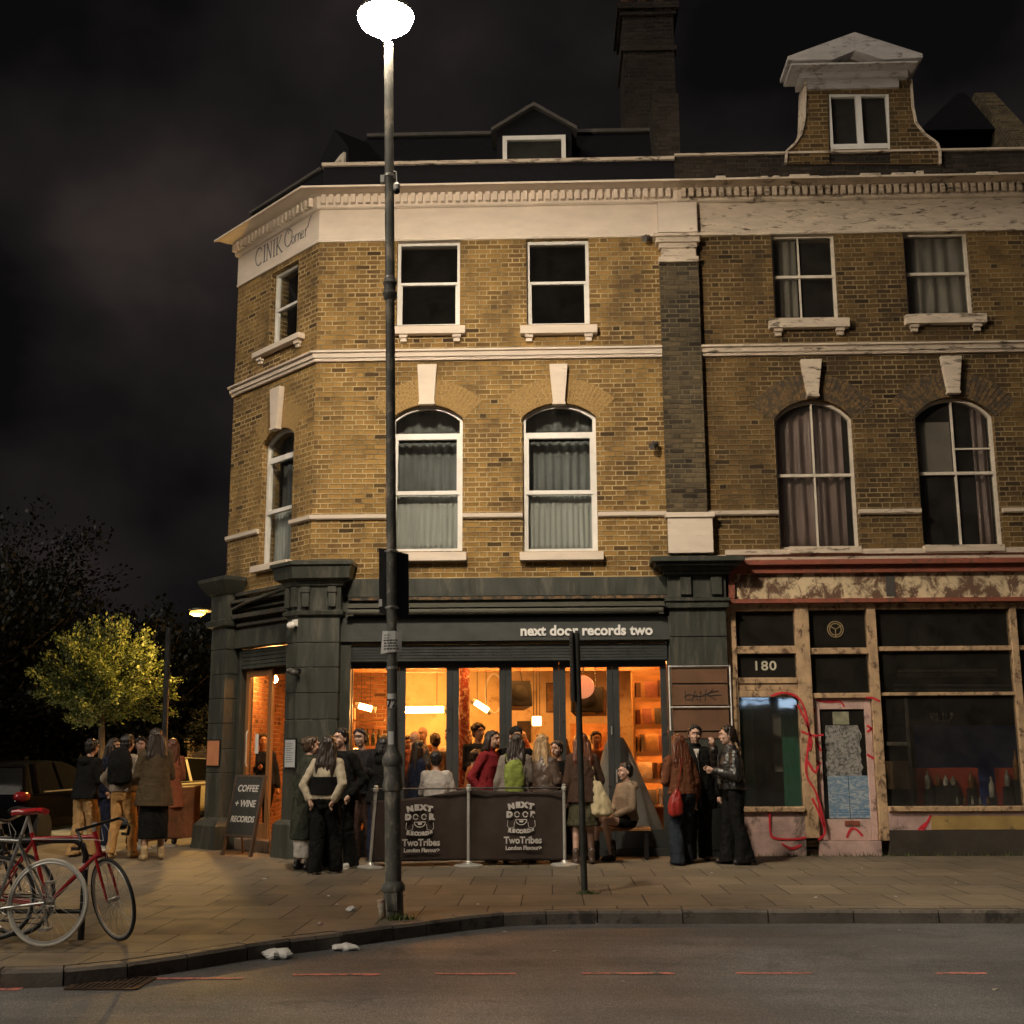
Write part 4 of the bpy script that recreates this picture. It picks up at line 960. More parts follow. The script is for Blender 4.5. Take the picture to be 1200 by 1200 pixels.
def post(xt, yt, xb, yb_, w_, d1=.02, mb=None):
    """vertical post centred on the line of sight mean"""
    u = (F(xt, yt).x + F(xb, yb_).x) / 2; (mb or fr).box(u - w_ / 2, u + w_ / 2, D0, d1, F(xb, yb_).z, F(xt, yt).z)
    return u
ytop = 706.5
p1 = post(855.5, ytop, 864, 948, .15, .03); p2 = post(937, ytop, 953.5, 982, .20, .04); p3 = post(1020.5, ytop, 1036, 985, .13, .03); p4 = post(1188.5, ytop, 1203, 950, .10, .02)
uR = XRn
def rail(ua, ub_, ya, yb_, x, d1=.01, mb=None): (mb or fr).box(ua, ub_, D0, d1, F(x, yb_).z, F(x, ya).z)
e1, e2, e3, e4 = p1 + .075, p2 - .10, p2 + .10, p3 - .065; e5, e6 = p3 + .065, p4 - .05
rail(e1, e2, 706.5, 716, 895); rail(e1, e2, 757, 766, 895, .008); rail(e1, e2, 794, 801, 895, .012); rail(e1, e2, 801.2, 809, 895, -.01); rail(e1, e2, 809.2, 817, 895, .012)
rail(e3, e4, 706.5, 714.5, 980); rail(e3, e4, 759, 766.5, 982, .008); rail(e3, e4, 812, 818, 984, .01)
rail(e5, e6, 706.5, 713.5, 1105); rail(e5, e6, 757, 762.5, 1105, .0); rail(e5, e6, 811, 815, 1105, -.01)
fr.box(p4 + .05, uR, D0, .01, F(1105, 713.5).z, F(1105, 706.5).z); fr.box(p4 + .05, uR, D0, .0, F(1105, 762).z, F(1105, 757).z)
fr.build('shopfront_frame', tm, nb_, bevel=.006)
sl = MB(FRONT); zs1, zs0 = F(1000, 945).z, F(1000, 951).z
sl.box(p1 + .0, p2 - .101, -.15, .09, zs0, zs1 - .001); sl.box(p3 + .066, uR, -.15, .09, zs0, zs1 - .001); sl.build('stall_sill', tm, nb_, bevel=.008)
st = MB(FRONT); zk = F(1000, 973).z
st.box(p1, p2 - .101, -.12, .035, zk, zs0 - .001); st.box(p1, p2 - .101, -.12, .05, 0, zk - .001); st.box(p3 + .066, uR, -.12, .035, zk, zs0 - .001)
M['pinktile'] = paint('pink_painted_stallriser', (.55, .38, .34), .8, var=.4, sc=3, dirt=(.10, .08, .07), dirt_amt=.40, dirt_sc=2.4, bump=.4)
st.build('stall_riser', M['pinktile'], nb_, bevel=.004)
st = MB(FRONT); st.box(p3 + .066, uR, -.12, .05, 0, zk - .001); st.build('dark_plinth', paint('sooty_plinth', (.055, .045, .035), .9, var=.5, sc=2, dirt=(.26, .19, .16), dirt_amt=.27, dirt_sc=1.1), nb_)
ym = MB(FRONT); ym.box(F(1090, 960).x, uR, .036, .040, F(1100, 972).z, F(1100, 956).z); ym.build('ochre_band', paint('ochre_paint', (.40, .27, .09), .8, var=.35, dirt=(.10, .08, .05), dirt_amt=.35), nb_)
# glass lights
def pane(name, ua, ub_, ya, yb_, x, mat='glass_d', d=-.06):
    g = MB(FRONT); g.box(ua, ub_, d - .003, d + .003, F(x, yb_).z, F(x, ya).z); return g.build(name, M[mat], nb_)
pane('glass_light', e1, e2, 716, 757, 895); g180 = pane('glass_light', e1, e2, 766, 794, 895); pane('glass_light', e1, e2, 817, 945, 905)
pw_ = pane('glass_light', e3, e4, 714.5, 759, 980); pane('glass_light', e3, e4, 766.5, 812, 982)
pane('glass_light', e5, e6, 713.5, 757, 1105); pane('glass_light', e5, e6, 762.5, 811, 1105); pane('glass_light', e5, e6, 815, 945, 1110)
pane('glass_light', p4 + .05, uR, 713.5, 757, 1105); pane('glass_light', p4 + .05, uR, 762.5, 945, 1105)
text('180', .19, paint('faded_number', (.62, .58, .45), .6), g180, 'door_number', FRONT, F(897, 785).x, -.054, F(897, 785).z, 'CENTER', .002, .003, 0, 1.15, 0, 1.1)
wq = F(980, 737, 0); wl = [arcpts(wq.x, wq.z, .115, .115, 0, 360, 24)] + [[(wq.x, wq.z), (wq.x + .11 * math.cos(R(an)), wq.z + .11 * math.sin(R(an)))] for an in (30, 150, 270)] + [arcpts(wq.x, wq.z, .085, .085, 0, 360, 24)]
strokes('wheel_emblem', wl, FRONT, paint('old_gold', (.40, .30, .16), .5), pw_, -.05, .007)
# door
dz0, dz1 = F(1000, 985).z, F(1000, 818).z; dw = MB(FRONT); da, db = e3 + .01, e4 - .005
ga, gb_ = F(965, 900).x, F(1018, 900).x; gz0, gz1 = F(1000, 960).z, F(1000, 831).z
dw.box(da, ga, -.10, -.045, dz0, dz1); dw.box(gb_, db, -.10, -.045, dz0, dz1); dw.box(ga, gb_, -.10, -.046, gz1, dz1); dw.box(ga, gb_, -.10, -.046, dz0, gz0)
dwo = dw.build('shop_door', pk, nb_, bevel=.005)
g = MB(FRONT); g.box(ga, gb_, -.08, -.075, gz0, gz1); g.build('glass', M['glass_d'], dwo)
lb = MB(FRONT); a, b, lo, hi = FR(990, 1007, 962, 967.5, -.04); lb.box(a, b, -.0449, -.03, lo, hi); lb.build('letter_box', M['redpaint'], dwo)
stn = MB(FRONT); stn.box(e3, e4, -.13, .06, 0, dz0 - .004); stn.build('door_step', M['pinktile'], nb_)
ps = MB(FRONT); bl = paint('torn_layered_flyers', (.15, .15, .14), .9, var=.8, sc=14, dirt=(.30, .29, .27), dirt_amt=.5, dirt_sc=24)
a, b, lo, hi = FR(967, 1011, 850, 909, -.06); n_ = 12; le = [(a + random.uniform(0, .03), hi - (hi - lo) * i / n_) for i in range(n_ + 1)]; ri = [(b - random.uniform(0, .05), lo + (hi - lo) * i / n_) for i in range(n_ + 1)]
ps.prism(le + ri, -.072, -.070); ps.build('flyer', bl, dwo)
ps = MB(FRONT); a, b, lo, hi = FR(976, 995, 834, 849, -.06); ps.box(a, b, -.072, -.069, lo, hi); ps.build('flyer', paint('yellowed_flyer', (.30, .30, .20), .9, var=.4, sc=10), dwo)
bp = NT('blue_poster'); v = bp.mapped('Object', (1, 1, 2.2)); bp.col(bp.ramp(bp.noise(v, 5, 4, .6, 1.5), [(.40, (.36, .42, .46)), (.5, (.12, .22, .34)), (.62, (.34, .40, .45))])); bp.rough(.7)
a, b, lo, hi = FR(971, 1020, 909, 959, -.06); mx_ = (a + b) / 2
for (qa, qb) in ((a, mx_ - .004), (mx_ + .004, b)):
    ps = MB(FRONT); ps.box(qa, qb, -.0725, -.069, lo, hi); po = ps.build('poster', bp.m, dwo)
    hd_ = MB(FRONT)
    for k in range(3): hd_.box(qa + .03, qa + .1, -.0689, -.068, lo + .04 + k * .035, lo + .055 + k * .035); hd_.box(qa + .13, qb - .03, -.0689, -.068, lo + .04 + k * .035, lo + .055 + k * .035)
    hd_.build('poster_print', paint('poster_ink', (.08, .22, .40), .7), po)
# stickers down the door jamb
for k, (yy, cc) in enumerate(((842, (.5, .38, .1)), (852, (.30, .08, .06)), (862, (.5, .38, .12)), (874, (.42, .09, .08)), (885, (.5, .48, .42)), (897, (.1, .1, .1)))):
    s_ = MB(FRONT); c_ = F(1024.5 + k * .6, yy, .04); s_.box(c_.x - .03, c_.x + .035, -.0449, -.043, c_.z - .04, c_.z + .035); s_.build('sticker', paint('sticker_%s' % 'abcdef'[k], cc, .6, var=.4, sc=30), dwo)
# red spray lines
rl = []
def GP(pts): return [(F(x, y).x, F(x, y).z) for x, y in pts]
def smooth_(pts, n=4):
    out = []
    for i in range(len(pts) - 1):
        p0 = Vector(pts[max(0, i - 1)]); p1_ = Vector(pts[i]); p2_ = Vector(pts[i + 1]); p3_ = Vector(pts[min(len(pts) - 1, i + 2)])
        for k in range(n):
            t = k / n; out.append(tuple(.5 * ((2 * p1_) + (-p0 + p2_) * t + (2 * p0 - 5 * p1_ + 4 * p2_ - p3_) * t * t + (-p0 + 3 * p1_ - 3 * p2_ + p3_) * t ** 3)))
    return out + [tuple(pts[-1])]
M['spray'] = paint('red_spray_paint', (.62, .03, .045), .6, var=.3, sc=12)
for dd_, pts in ((.046, [(903, 816), (915, 812), (928, 814), (938, 822), (944, 838), (947, 856), (946, 858)]), (.046, [(938, 857), (952, 862), (964, 861)]), (.046, [(946, 892), (954, 905), (958, 897)]),
                 (.046, [(951, 935), (960, 955), (966, 975), (958, 984)]), (.060, [(901, 951), (902, 975), (908, 982), (930, 983), (944, 981)]), (-.040, [(957, 820), (967, 822), (985, 822), (990, 828)]),
                 (-.040, [(1017, 858), (1026, 851), (1031, 848)]), (-.040, [(1017, 850), (1027, 858), (1032, 866)]), (-.040, [(957, 892), (963, 895)]), (.040, [(1090, 955), (1082, 970), (1070, 985)]),
                 (.046, [(934, 826), (944, 846), (950, 868), (948, 880)]), (-.040, [(955, 830), (952, 850), (957, 868), (963, 880)]), (.046, [(948, 862), (944, 905), (956, 930), (966, 968)]), (.060, [(915, 988), (926, 994), (938, 990)]), (-.04, [(1017, 884), (1026, 889), (1033, 887)]), (.036, [(1070, 990), (1076, 972), (1088, 962)]), (-.04, [(993, 982), (998, 972), (1004, 972), (1012, 980)]), (.034, [(1014, 818), (1022, 818), (1030, 822)])):
    rl.append((dd_, smooth_(GP(pts))))
for dd_, pts in rl:
    mb = MB(FRONT); n_ = len(pts); top = []; bot = []
    for i, p in enumerate(pts):
        a = Vector(pts[max(0, i - 1)]); b = Vector(pts[min(n_ - 1, i + 1)]); t = (b - a).normalized(); w_ = .015 * (1 + .5 * mnoise.noise(Vector((p[0] * 6, p[1] * 6, dd_)))); nrm = Vector((-t.y, t.x)) * w_
        top.append((p[0] + nrm.x, p[1] + nrm.y)); bot.append((p[0] - nrm.x, p[1] - nrm.y))
    vs = [(u, dd_ + .0015, v) for u, v in top] + [(u, dd_ + .0015, v) for u, v in bot] + [(u, dd_ - .01, v) for u, v in top] + [(u, dd_ - .01, v) for u, v in bot]
    mb.add(vs, [(i, i + 1, n_ + i + 1, n_ + i) for i in range(n_ - 1)] + [(i + 1, i, 2 * n_ + i, 2 * n_ + i + 1) for i in range(n_ - 1)] + [(n_ + i, n_ + i + 1, 3 * n_ + i + 1, 3 * n_ + i) for i in range(n_ - 1)])
    mb.build('spray_graffiti', M['spray'], nb_, recalc=True)
# shop interior: dim room with shelves, blue board, red display units, hanging tubes
IR = MB(); IY = 4.2; ix0, ix1 = XR + .25, XRn - .25
IR.box(ix0 - .1, ix1, IY, IY + .1, 0, 4.0); IR.box(ix0 - .15, ix0, .2, IY, 0, 4.0); IR.box(ix1, ix1 + .1, .2, IY, 0, 4.0); IR.box(ix0, ix1, .2, IY, 3.75, 3.85); IR.build('shop_room_wall', M['darkroom'], nb_)
IR = MB(); IR.box(ix0, ix1, .14, IY, .005, .08); IR.build('shop_room_floor', M['barfloor'], nb_)
# ================================================================ STREET LAMPS
LB = G(461, 1073); LY = LB.y
def LZ(y): return F(459, y, LY).z
top_x = F(455.5, 60, LY).x; zl60 = LZ(60)
lean = math.atan((LB.x - top_x) / zl60)
lamp = empty('street_lamp', (0, 0, 0), 'tall street lamp with a glowing bowl and a chipped moulded base at the kerb', 'street lamp')
pm = MB()
z = {y: LZ(y) for y in (1045, 1040, 1036, 926, 920, 915, 898, 893, 888, 880, 872, 352, 346, 338, 332, 328, 60)}
pm.lathe([(.100, 0), (.096, .02), (.092, .16), (.092, z[1045]), (.108, z[1045] + .01), (.112, z[1040]), (.104, z[1036]), (.078, z[1036] + .03), (.076, z[926] - .01), (.092, z[926]), (.100, z[920]), (.088, z[915]), (.083, z[915] + .03), (.083, z[898]), (.094, z[898] + .01), (.100, z[893]), (.096, z[888]), (.066, z[880]), (.052, z[872]), (.050, z[872] + .5), (.047, z[352]), (.060, z[352] + .01), (.072, z[346]), (.074, z[346] + .03), (.058, z[338] - .02), (.060, z[338] + .03), (.072, z[332]), (.060, z[328]), (.049, z[328] + .04), (.047, z[60] + .1)], seg=24)
pb = pm.build('pole', M['pole'], lamp, smooth=True)
dr = MB(); dr.box(-.05, .05, -.098, -.088, .05, .26); dr.build('base_door', M['pole'], pb, bevel=.004)
zg = LZ(22)
gl_c = F(452, 18, LY)
dx = gl_c.x - (LB.x - math.tan(lean) * zg)
am = MB(); am.tube([(0, 0, z[60] + .05), (dx * .5, 0, z[60] + .2), (dx, 0, zg + .08)], .03, 10); am.build('arm', M['pole'], lamp, smooth=True)
zt = zg + .01
hd = MB(); hd.lathe([(.30, .02), (.305, .045), (.25, .12), (.12, .17), (.03, .19)], (dx, 0, zt), 24); hd.build('lamp_hood', M['pole'], lamp, smooth=True)
bw_ = MB(); bw_.lathe([(.0, -.27), (.035, -.255), (.08, -.19), (.18, -.13), (.27, -.06), (.298, .0), (.298, .019)], (dx, 0, zt), 24)
M['lampglow'] = emit('lamp_glow', (1.0, .83, .62), 620)
# street-lamp optics: little light straight down along the column, most of it sideways
_n = M['lampglow'].node_tree; _g = _n.nodes.new('ShaderNodeNewGeometry'); _s = _n.nodes.new('ShaderNodeSeparateXYZ'); _r_ = _n.nodes.new('ShaderNodeMapRange'); _r_.interpolation_type = 'SMOOTHSTEP'
_n.links.new(_g.outputs['Incoming'], _s.inputs[0]); _n.links.new(_s.outputs[2], _r_.inputs[0])
_r_.inputs[1].default_value = -.996; _r_.inputs[2].default_value = -.84; _r_.inputs[3].default_value = 80; _r_.inputs[4].default_value = 640
_n.links.new(_r_.outputs[0], _n.nodes['Principled BSDF'].inputs['Emission Strength'])
bw_.build('lamp_bowl', M['lampglow'], lamp, smooth=True)
for yy in (646, 712, 206, 326, 783): cl = MB(); cl.lathe([(.052, -.015), (.056, -.012), (.056, .012), (.052, .015)], (0, 0, LZ(yy)), 16); cl.build('clamp_band', M['chrome'], lamp, smooth=True)
# little camera hanging off the pole, junction box
cm = MB(); zc_ = LZ(208); cm.box(-.09, -.05, -.03, .03, zc_ - .06, zc_ + .02); cm.tube([(.05, -.02, zc_ + .06), (.075, -.03, zc_ + .05), (.08, -.03, zc_ - .08)], .006, 6); cm.lathe([(.022, .09), (.035, .07), (.035, .02), (.02, 0)], (.08, -.03, zc_ - .17), 12)
cm.build('camera_bracket', M['white'], lamp, smooth=False)
cd_ = MB(); cd_.ell((.08, -.03, zc_ - .17), (.034, .034, .03)); cd_.build('camera_dome', M['black'], lamp, smooth=True)
# stickers
def wrapped(name, ya, yb, half, mat, r=.0515, ctr=0.0, par=lamp):
    m_ = MB(); za, zb = LZ(yb), LZ(ya); n_ = 8; vs = []
    for zz_ in (za, zb):
        for i in range(n_ + 1):
            a = -PI / 2 + ctr + (i / n_ - .5) * 2 * half; vs.append((math.cos(a) * r, math.sin(a) * r, zz_))
    m_.add(vs, [(i, i + 1, n_ + 2 + i, n_ + 1 + i) for i in range(n_)]); return m_.build(name, mat, par, smooth=True, recalc=False)
stick = wrapped('number_plate', 813, 830, .95, M['paper'], .0525)
t2 = text('72', .11, M['ink'], stick, 'number', FRONT, 0, .053, LZ(829), 'CENTER', .001, .003, 0, .9)
wrapped('sticker', 857, 884, .55, M['paper'], .0525, -.2)
# flat notice folded round the pole
no = MB(); n0, n1 = LZ(765), LZ(739.5); ww = .105
no.add([(-ww, -.03, n0 - .01), (-.03, -.062, n0), (.04, -.062, n0 + .003), (ww - .01, -.035, n0 + .01), (-ww + .02, -.03, n1), (-.03, -.062, n1 - .004), (.04, -.062, n1 - .004), (ww, -.035, n1 - .01)], [(0, 1, 5, 4), (1, 2, 6, 5), (2, 3, 7, 6)])
noo = no.build('notice', M['paper'], lamp, recalc=False)
ln = MB(); random.seed(11)
for k in range(6):
    zz_ = n1 - .045 - k * .027; x = -.075 + random.uniform(0, .01)
    while x < .07:
        wd_ = random.uniform(.012, .03); hh = .012 if k > 1 else .006
        yy = -.0635 if -.03 < x + wd_ / 2 < .04 else -.0635 + .028 * min(1, (abs(x + wd_ / 2 - .005) - .035) / .07)
        if x + wd_ < .075: ln.box(x, x + wd_, yy - .002, yy, zz_, zz_ + hh)
        x += wd_ + .007
        if k in (0, 1) and x > -.03: break
ln.build('notice_text', M['ink'], noo)
place(lamp, (LB.x, LB.y, 0), 0, 0, -lean)

# traffic sign seen from behind on the lamp post: top-level, clamped on
ts = empty('traffic_sign', (0, 0, 0), 'dark back of a folded traffic sign plate clamped to the tall street lamp', 'sign')
s_ = MB(); h0, h1 = LZ(718), LZ(642)
s_.add([(-.145, .16, h0 + .02), (-.04, .06, h0 - .02), (-.145, .16, h1 + .03), (-.04, .06, h1), (-.145, .175, h0 + .02), (-.04, .075, h0 - .02), (-.145, .175, h1 + .03), (-.04, .075, h1)], [(0, 1, 3, 2), (4, 6, 7, 5), (0, 2, 6, 4), (1, 5, 7, 3), (2, 3, 7, 6), (0, 4, 5, 1)]); 
s_.add([(-.04, .06, h0 - .02), (.155, .10, h0 - .06), (-.04, .06, h1), (.155, .10, h1 - .05), (-.04, .075, h0 - .02), (.155, .115, h0 - .06), (-.04, .075, h1), (.155, .115, h1 - .05)], [(0, 1, 3, 2), (4, 6, 7, 5), (0, 2, 6, 4), (1, 5, 7, 3), (2, 3, 7, 6), (0, 4, 5, 1)])
s_.build('sign_plate', M['black'], ts)
b_ = MB(); 
for hh in (LZ(646), LZ(712)): b_.tube([(-.06, .06, hh), (-.058, -.02, hh), (0, -.064, hh), (.058, -.02, hh), (.06, .06, hh)], .008, 6)
b_.build('clamp', M['chrome'], ts)
b_ = MB(); b_.box(-.142, -.11, .12, .13, h0 + .08, h0 + .15); b_.build('sticker', M['paper'], ts)
place(ts, (LB.x, LB.y, 0), 0, 0, -lean)

# sodium lamp down the side street
SLY = 6.9; sc_ = F(232, 720, SLY)
so = empty('street_lamp', (sc_.x + 1.5, SLY + .1, 0), 'small glowing amber street lamp down the side street beside the building corner', 'street lamp')
m_ = MB(); m_.tube([(sc_.x + 1.5, SLY + .1, 0), (sc_.x + 1.5, SLY + .1, sc_.z + .1), (sc_.x + 1.1, SLY + .1, sc_.z + .45), (sc_.x + .3, SLY, sc_.z + .16)], [.07, .055, .04, .03], 10); m_.build('pole', M['pole'], so, smooth=True)
m_ = MB(); m_.ell((sc_.x + .1, SLY, sc_.z + .10), (.30, .12, .07)); m_.build('lamp_hood', M['black'], so, smooth=True)
m_ = MB(); m_.ell((sc_.x - .0, SLY - .02, sc_.z + .03), (.17, .09, .07)); M['sodium'] = emit('sodium_glow', (1.0, .43, .07), 2.6); m_.build('lamp_bowl', M['sodium'], so, smooth=True)
_l = bpy.data.lights.new('sodium_lamp_light', 'POINT'); _l.energy = 560; _l.color = (1.0, .56, .14); _l.shadow_soft_size = .12
_o = bpy.data.objects.new('lamp_light', _l); COL.objects.link(_o); _o.parent = so; _o.matrix_parent_inverse = wmat(so).inverted(); _o.location = (sc_.x - .05, SLY - .05, sc_.z - .16)
# ---- lit fittings hanging in the bar, added fill lamps among them
M['fillglow'] = emit('fill_spot_glow', (1.0, .42, .10), 130)
M['fillglow2'] = emit('fill_spot_glow_back', (1.0, .40, .09), 300)
M['tube'] = emit('warm_tube', (1.0, .47, .12), 90)
M['tube2'] = emit('warm_tube_small', (1.0, .50, .15), 34)
def pendant(label, x0, y0, x1, y1, Y, r, mat, wires=2):
    a = F(x0, y0, Y); b = F(x1, y1, Y); o = empty('pendant_light', (a + b) / 2, label, 'ceiling light', 'hanging lights in the bar')
    m = MB(); m.tube([a, b], r, 12); m.build('lamp_tube', mat, o, smooth=True)
    m = MB(); d = (b - a).normalized()
    for p, q in ((a, -1), (b, 1)): m.tube([p + d * q * .001, p + d * q * .07], r * 1.1, 12)
    m.build('end_cap', M['chrome'], o, smooth=True)
    for k in range(wires):
        m = MB(); p = a.lerp(b, .15 + .7 * k / max(1, wires - 1)); m.tube([p + Vector((0, 0, r)), (p.x, p.y, CZ - .001)], .006, 5); m.build('cable', M['black'], o)
    return o
pendant('long glowing tube lamp hanging level behind the second glass door', 466, 832, 520, 831.5, 3.8, .055, M['tube'])
pendant('short glowing capsule lamp hanging in the leftmost shopfront window', 421, 827, 436, 831, 3.0, .05, M['tube2'])
pendant('tilted glowing tube lamp hanging behind the third glass door', 557, 823, 572, 833, 2.6, .045, M['tube2'])
def bulb(x, y, Y, e, c=(1.0, .46, .12), r=.06, label=None, grp=None):
    p = F(x, y, Y); o = empty('pendant_light', p, label, 'ceiling light', 'hanging lights in the bar')
    m = MB(); m.ell(p, (r, r, r * 1.2)); m.build('bulb', emit('fill_bulb_glow_%d' % int(x), c, e), o, smooth=True)
    m = MB(); m.tube([p + Vector((0, 0, r)), (p.x, p.y, CZ - .001)], .006, 5); m.build('cable', M['black'], o)
    return o
M_ = 1
for k_, (x_, l_) in enumerate(((430, 'first'), (500, 'second'), (560, 'third'), (625, 'fourth'), (690, 'fifth'), (752, 'sixth'))):  # unseen ceiling spots added to brighten the bar room
    p_ = F(x_, 765, .95); p_.z = 2.86
    o = empty('fill_spot', p_, 'unseen added fill spot behind the head of the %s glass door' % l_, 'ceiling light', 'added fill spots over the window')
    m = MB(); m.ell(p_, (.05, .05, .05)); m.build('bulb', M['fillglow'], o, smooth=True); m = MB(); m.lathe([(.02, .04), (.055, .05), (.05, .1), (.02, CZ - 2.862)], p_, 12); m.build('fitting', M['black'], o, smooth=True)
for k_, (x_, l_) in enumerate(((440, 'leftmost'), (497, 'second'), (562, 'third'), (624, 'fourth'), (688, 'fifth'), (745, 'rightmost'))):  # second unseen row, added to light the room further back
    p_ = F(x_, 765, 2.25); p_.z = 2.95
    o = empty('fill_spot', p_, '%s of the back row of added fill spots hidden above the glass doors' % l_, 'ceiling light', 'added fill spots over the window')
    m = MB(); m.ell(p_, (.05, .05, .05)); m.build('bulb', M['fillglow2'], o, smooth=True); m = MB(); m.lathe([(.02, .03), (.055, .035), (.05, .06), (.02, CZ - 2.952)], p_, 12); m.build('fitting', M['black'], o, smooth=True)
bulb(322, 796, 2.5, 420, r=.05, label='added warm fill bulb inside the splayed corner entrance')  # added to brighten what shows through the entrance door
# box lantern
p = F(690, 845, 2.4); p = F(629, 845, 2.4)
# ================================================================ THINGS INSIDE THE BAR
random.seed(31)
def P3(x, y, Y): return F(x, y, Y)
M['shelfwood'] = paint('pale_pine_shelf', (.50, .27, .10), .6, var=.25, stretch=(1, 1, 6))
sleeve_cols = [paint('sleeve_' + n, c, .6, var=.4, sc=14) for n, c in (('dark', (.03, .025, .02)), ('ochre', (.26, .14, .04)), ('red', (.16, .04, .02)), ('cream', (.38, .30, .20)), ('brown', (.14, .07, .03)))]
def shelf_unit(label, xa, xb, Y, zs, dep=.32):
    a = F(xa, 850, Y).x; b = F(xb, 850, Y).x
    o = empty('record_shelf', ((a + b) / 2, Y, 0), label, 'shelf', 'record shelves in the bar')
    m = MB(); m.box(a, a + .035, Y, Y + dep, .06, zs[-1] + .04); m.box(b - .035, b, Y, Y + dep, .06, zs[-1] + .04); m.box(a + .035, b - .035, Y + dep - .02, Y + dep, .06, zs[-1] + .04)
    for z_ in zs: m.box(a + .035, b - .035, Y + .001, Y + dep - .021, z_, z_ + .03)
    m.build('shelf_frame', M['shelfwood'], o)
    for z_ in zs[:-1]:
        x = a + .06
        while x < b - .12:
            w_ = random.uniform(.03, .24); h_ = random.uniform(.26, .31) if w_ < .2 else .29
            mm = MB(); 
            if w_ > .12: mm.add([(x, Y + .03, z_ + .032), (x + w_, Y + .03, z_ + .032), (x + w_, Y + .12, z_ + h_), (x, Y + .12, z_ + h_), (x, Y + .045, z_ + .032), (x + w_, Y + .045, z_ + .032), (x + w_, Y + .135, z_ + h_), (x, Y + .135, z_ + h_)], [(0, 1, 2, 3), (7, 6, 5, 4), (0, 4, 5, 1), (1, 5, 6, 2), (2, 6, 7, 3), (3, 7, 4, 0)])
            else: mm.box(x, x + w_ * .8, Y + .03, Y + .28, z_ + .032, z_ + h_)
            if x + w_ < b - .04: mm.build('record_sleeve', random.choice(sleeve_cols), o)
            x += w_ + random.uniform(.005, .05)
    m = MB()
    for z_ in zs[1:]: m.box(a + .05, b - .05, Y + .03, Y + .042, z_ - .007, z_ - .001)
    m.build('shelf_light', M['shelflight'], o)
    m = MB()
    for z_ in zs[1:]: m.box(a + .035, b - .035, Y - .012, Y - .001, z_ - .035, z_ + .034)
    m.build('shelf_lip', M['shelfwood'], o)
    return o
M['shelflight'] = emit('shelf_strip_glow', (1.0, .42, .10), 60)
shelf_unit('lit pine record shelving filling the rightmost glass door', 742, 790, 1.6, [.6, 1.0, 1.42, 1.84, 2.26, 2.68])
shelf_unit('pine record shelf standing further back behind the sign pole', 668, 716, 3.6, [.6, 1.0, 1.45, 1.9])
# bottle shelf at the left
a = F(413, 860, 2.9).x; b = F(450, 860, 2.9).x; o = empty('bottle_shelf', ((a + b) / 2, 2.9, 1.7), 'wall shelf of dark bottles inside the leftmost shopfront window', 'shelf')
m = MB(); z1_, z2_ = F(430, 874, 2.9).z, F(430, 850, 2.9).z
for z_ in (z1_, z2_ + .1): m.box(a, b, 2.9, 3.1, z_ - .02, z_)
m.box(a, a + .02, 2.9, 3.1, z1_ - .1, z2_ + .3); m.build('shelf_board', M['wood'], o)
for z_ in (z1_,):
    x = a + .06
    while x < b - .05:
        mm = MB(); mm.lathe([(.028, 0), (.033, .02), (.033, .17), (.012, .22), (.012, .28), (.015, .285)], (x, 3.0, z_), 10); mm.build('bottle', paint('bottle_glass_dark', (.015, .02, .01), .1, spec=.8), o, smooth=True); x += random.uniform(.075, .1)
# table lamp
q = F(418, 885, 1.9); o = empty('table_lamp', (q.x, 1.9, 1.0), 'small glowing shaded lamp low in the leftmost shopfront window', 'lamp')
m = MB(); m.lathe([(.07, -.13), (.05, .11)], (q.x, 1.9, q.z), 16); m.build('lamp_shade', emit('shade_glow', (1.0, .55, .14), 9), o, smooth=True); m = MB(); m.lathe([(.05, .9), (.012, .92), (.012, q.z - .13)], (q.x, 1.9, 0), 10); m.build('lamp_stand', M['chrome'], o, smooth=True)
# counter across the room
a = F(560, 900, 3.2).x; o = empty('bar_counter', (a + .8, 3.2, 0), 'long pale-topped bar counter across the back of the room', 'counter')
m = MB(); m.box(F(540, 900, 3.2).x, F(722, 900, 3.2).x, 3.2, 3.7, .06, 1.08); m.build('counter_front', M['redbrick'], o); m = MB(); m.box(F(538, 900, 3.2).x, F(724, 900, 3.2).x, 3.12, 3.75, 1.081, 1.13); m.build('counter_top', M['shelfwood'], o)
k_names = ('green', 'amber', 'clear', 'dark', 'squat', 'tall', 'frosted', 'brown')
for k in range(8):
    q = F(572 + k * 18.5, 880, 3.35); m = MB(); h_ = .24 + .03 * (k % 4); m.lathe([(.03, 0), (.036, .02), (.036, h_ * .6), (.013, h_ * .78), (.013, h_)], (q.x, 3.35, 1.131), 10)
    tag(m.build('bottle', paint('bar_bottle_' + k_names[k], ((.03, .12, .04), (.35, .15, .03), (.4, .38, .3), (.03, .02, .02), (.3, .06, .03), (.12, .2, .12), (.5, .45, .38), (.12, .05, .02))[k], .12, spec=.8), None, smooth=True), '%s bottle, number %s from the left on the bar counter' % (k_names[k], ('one', 'two', 'three', 'four', 'five', 'six', 'seven', 'eight')[k]), 'bottle', 'bottles along the bar counter')
# patterned column
q = F(544, 850, 1.35); o = MB(); o.lathe([(.085, .06), (.085, 2.0)], (q.x, 1.35, 0), 16); cpat = paint('red_patterned_column', (.30, .05, .03), .5, var=.6, sc=10, dirt=(.65, .42, .3), dirt_amt=.45, dirt_sc=17)
k = o.build('column', cpat, None, smooth=True); tag(k, 'slim iron column covered in small stickers inside the third glass door', 'column')
m = MB(); m.lathe([(.085, 2.001), (.08, CZ - .14), (.12, CZ - .05), (.12, CZ - .005)], (q.x, 1.35, 0), 16); m.build('column_head', cpat, k, smooth=True)
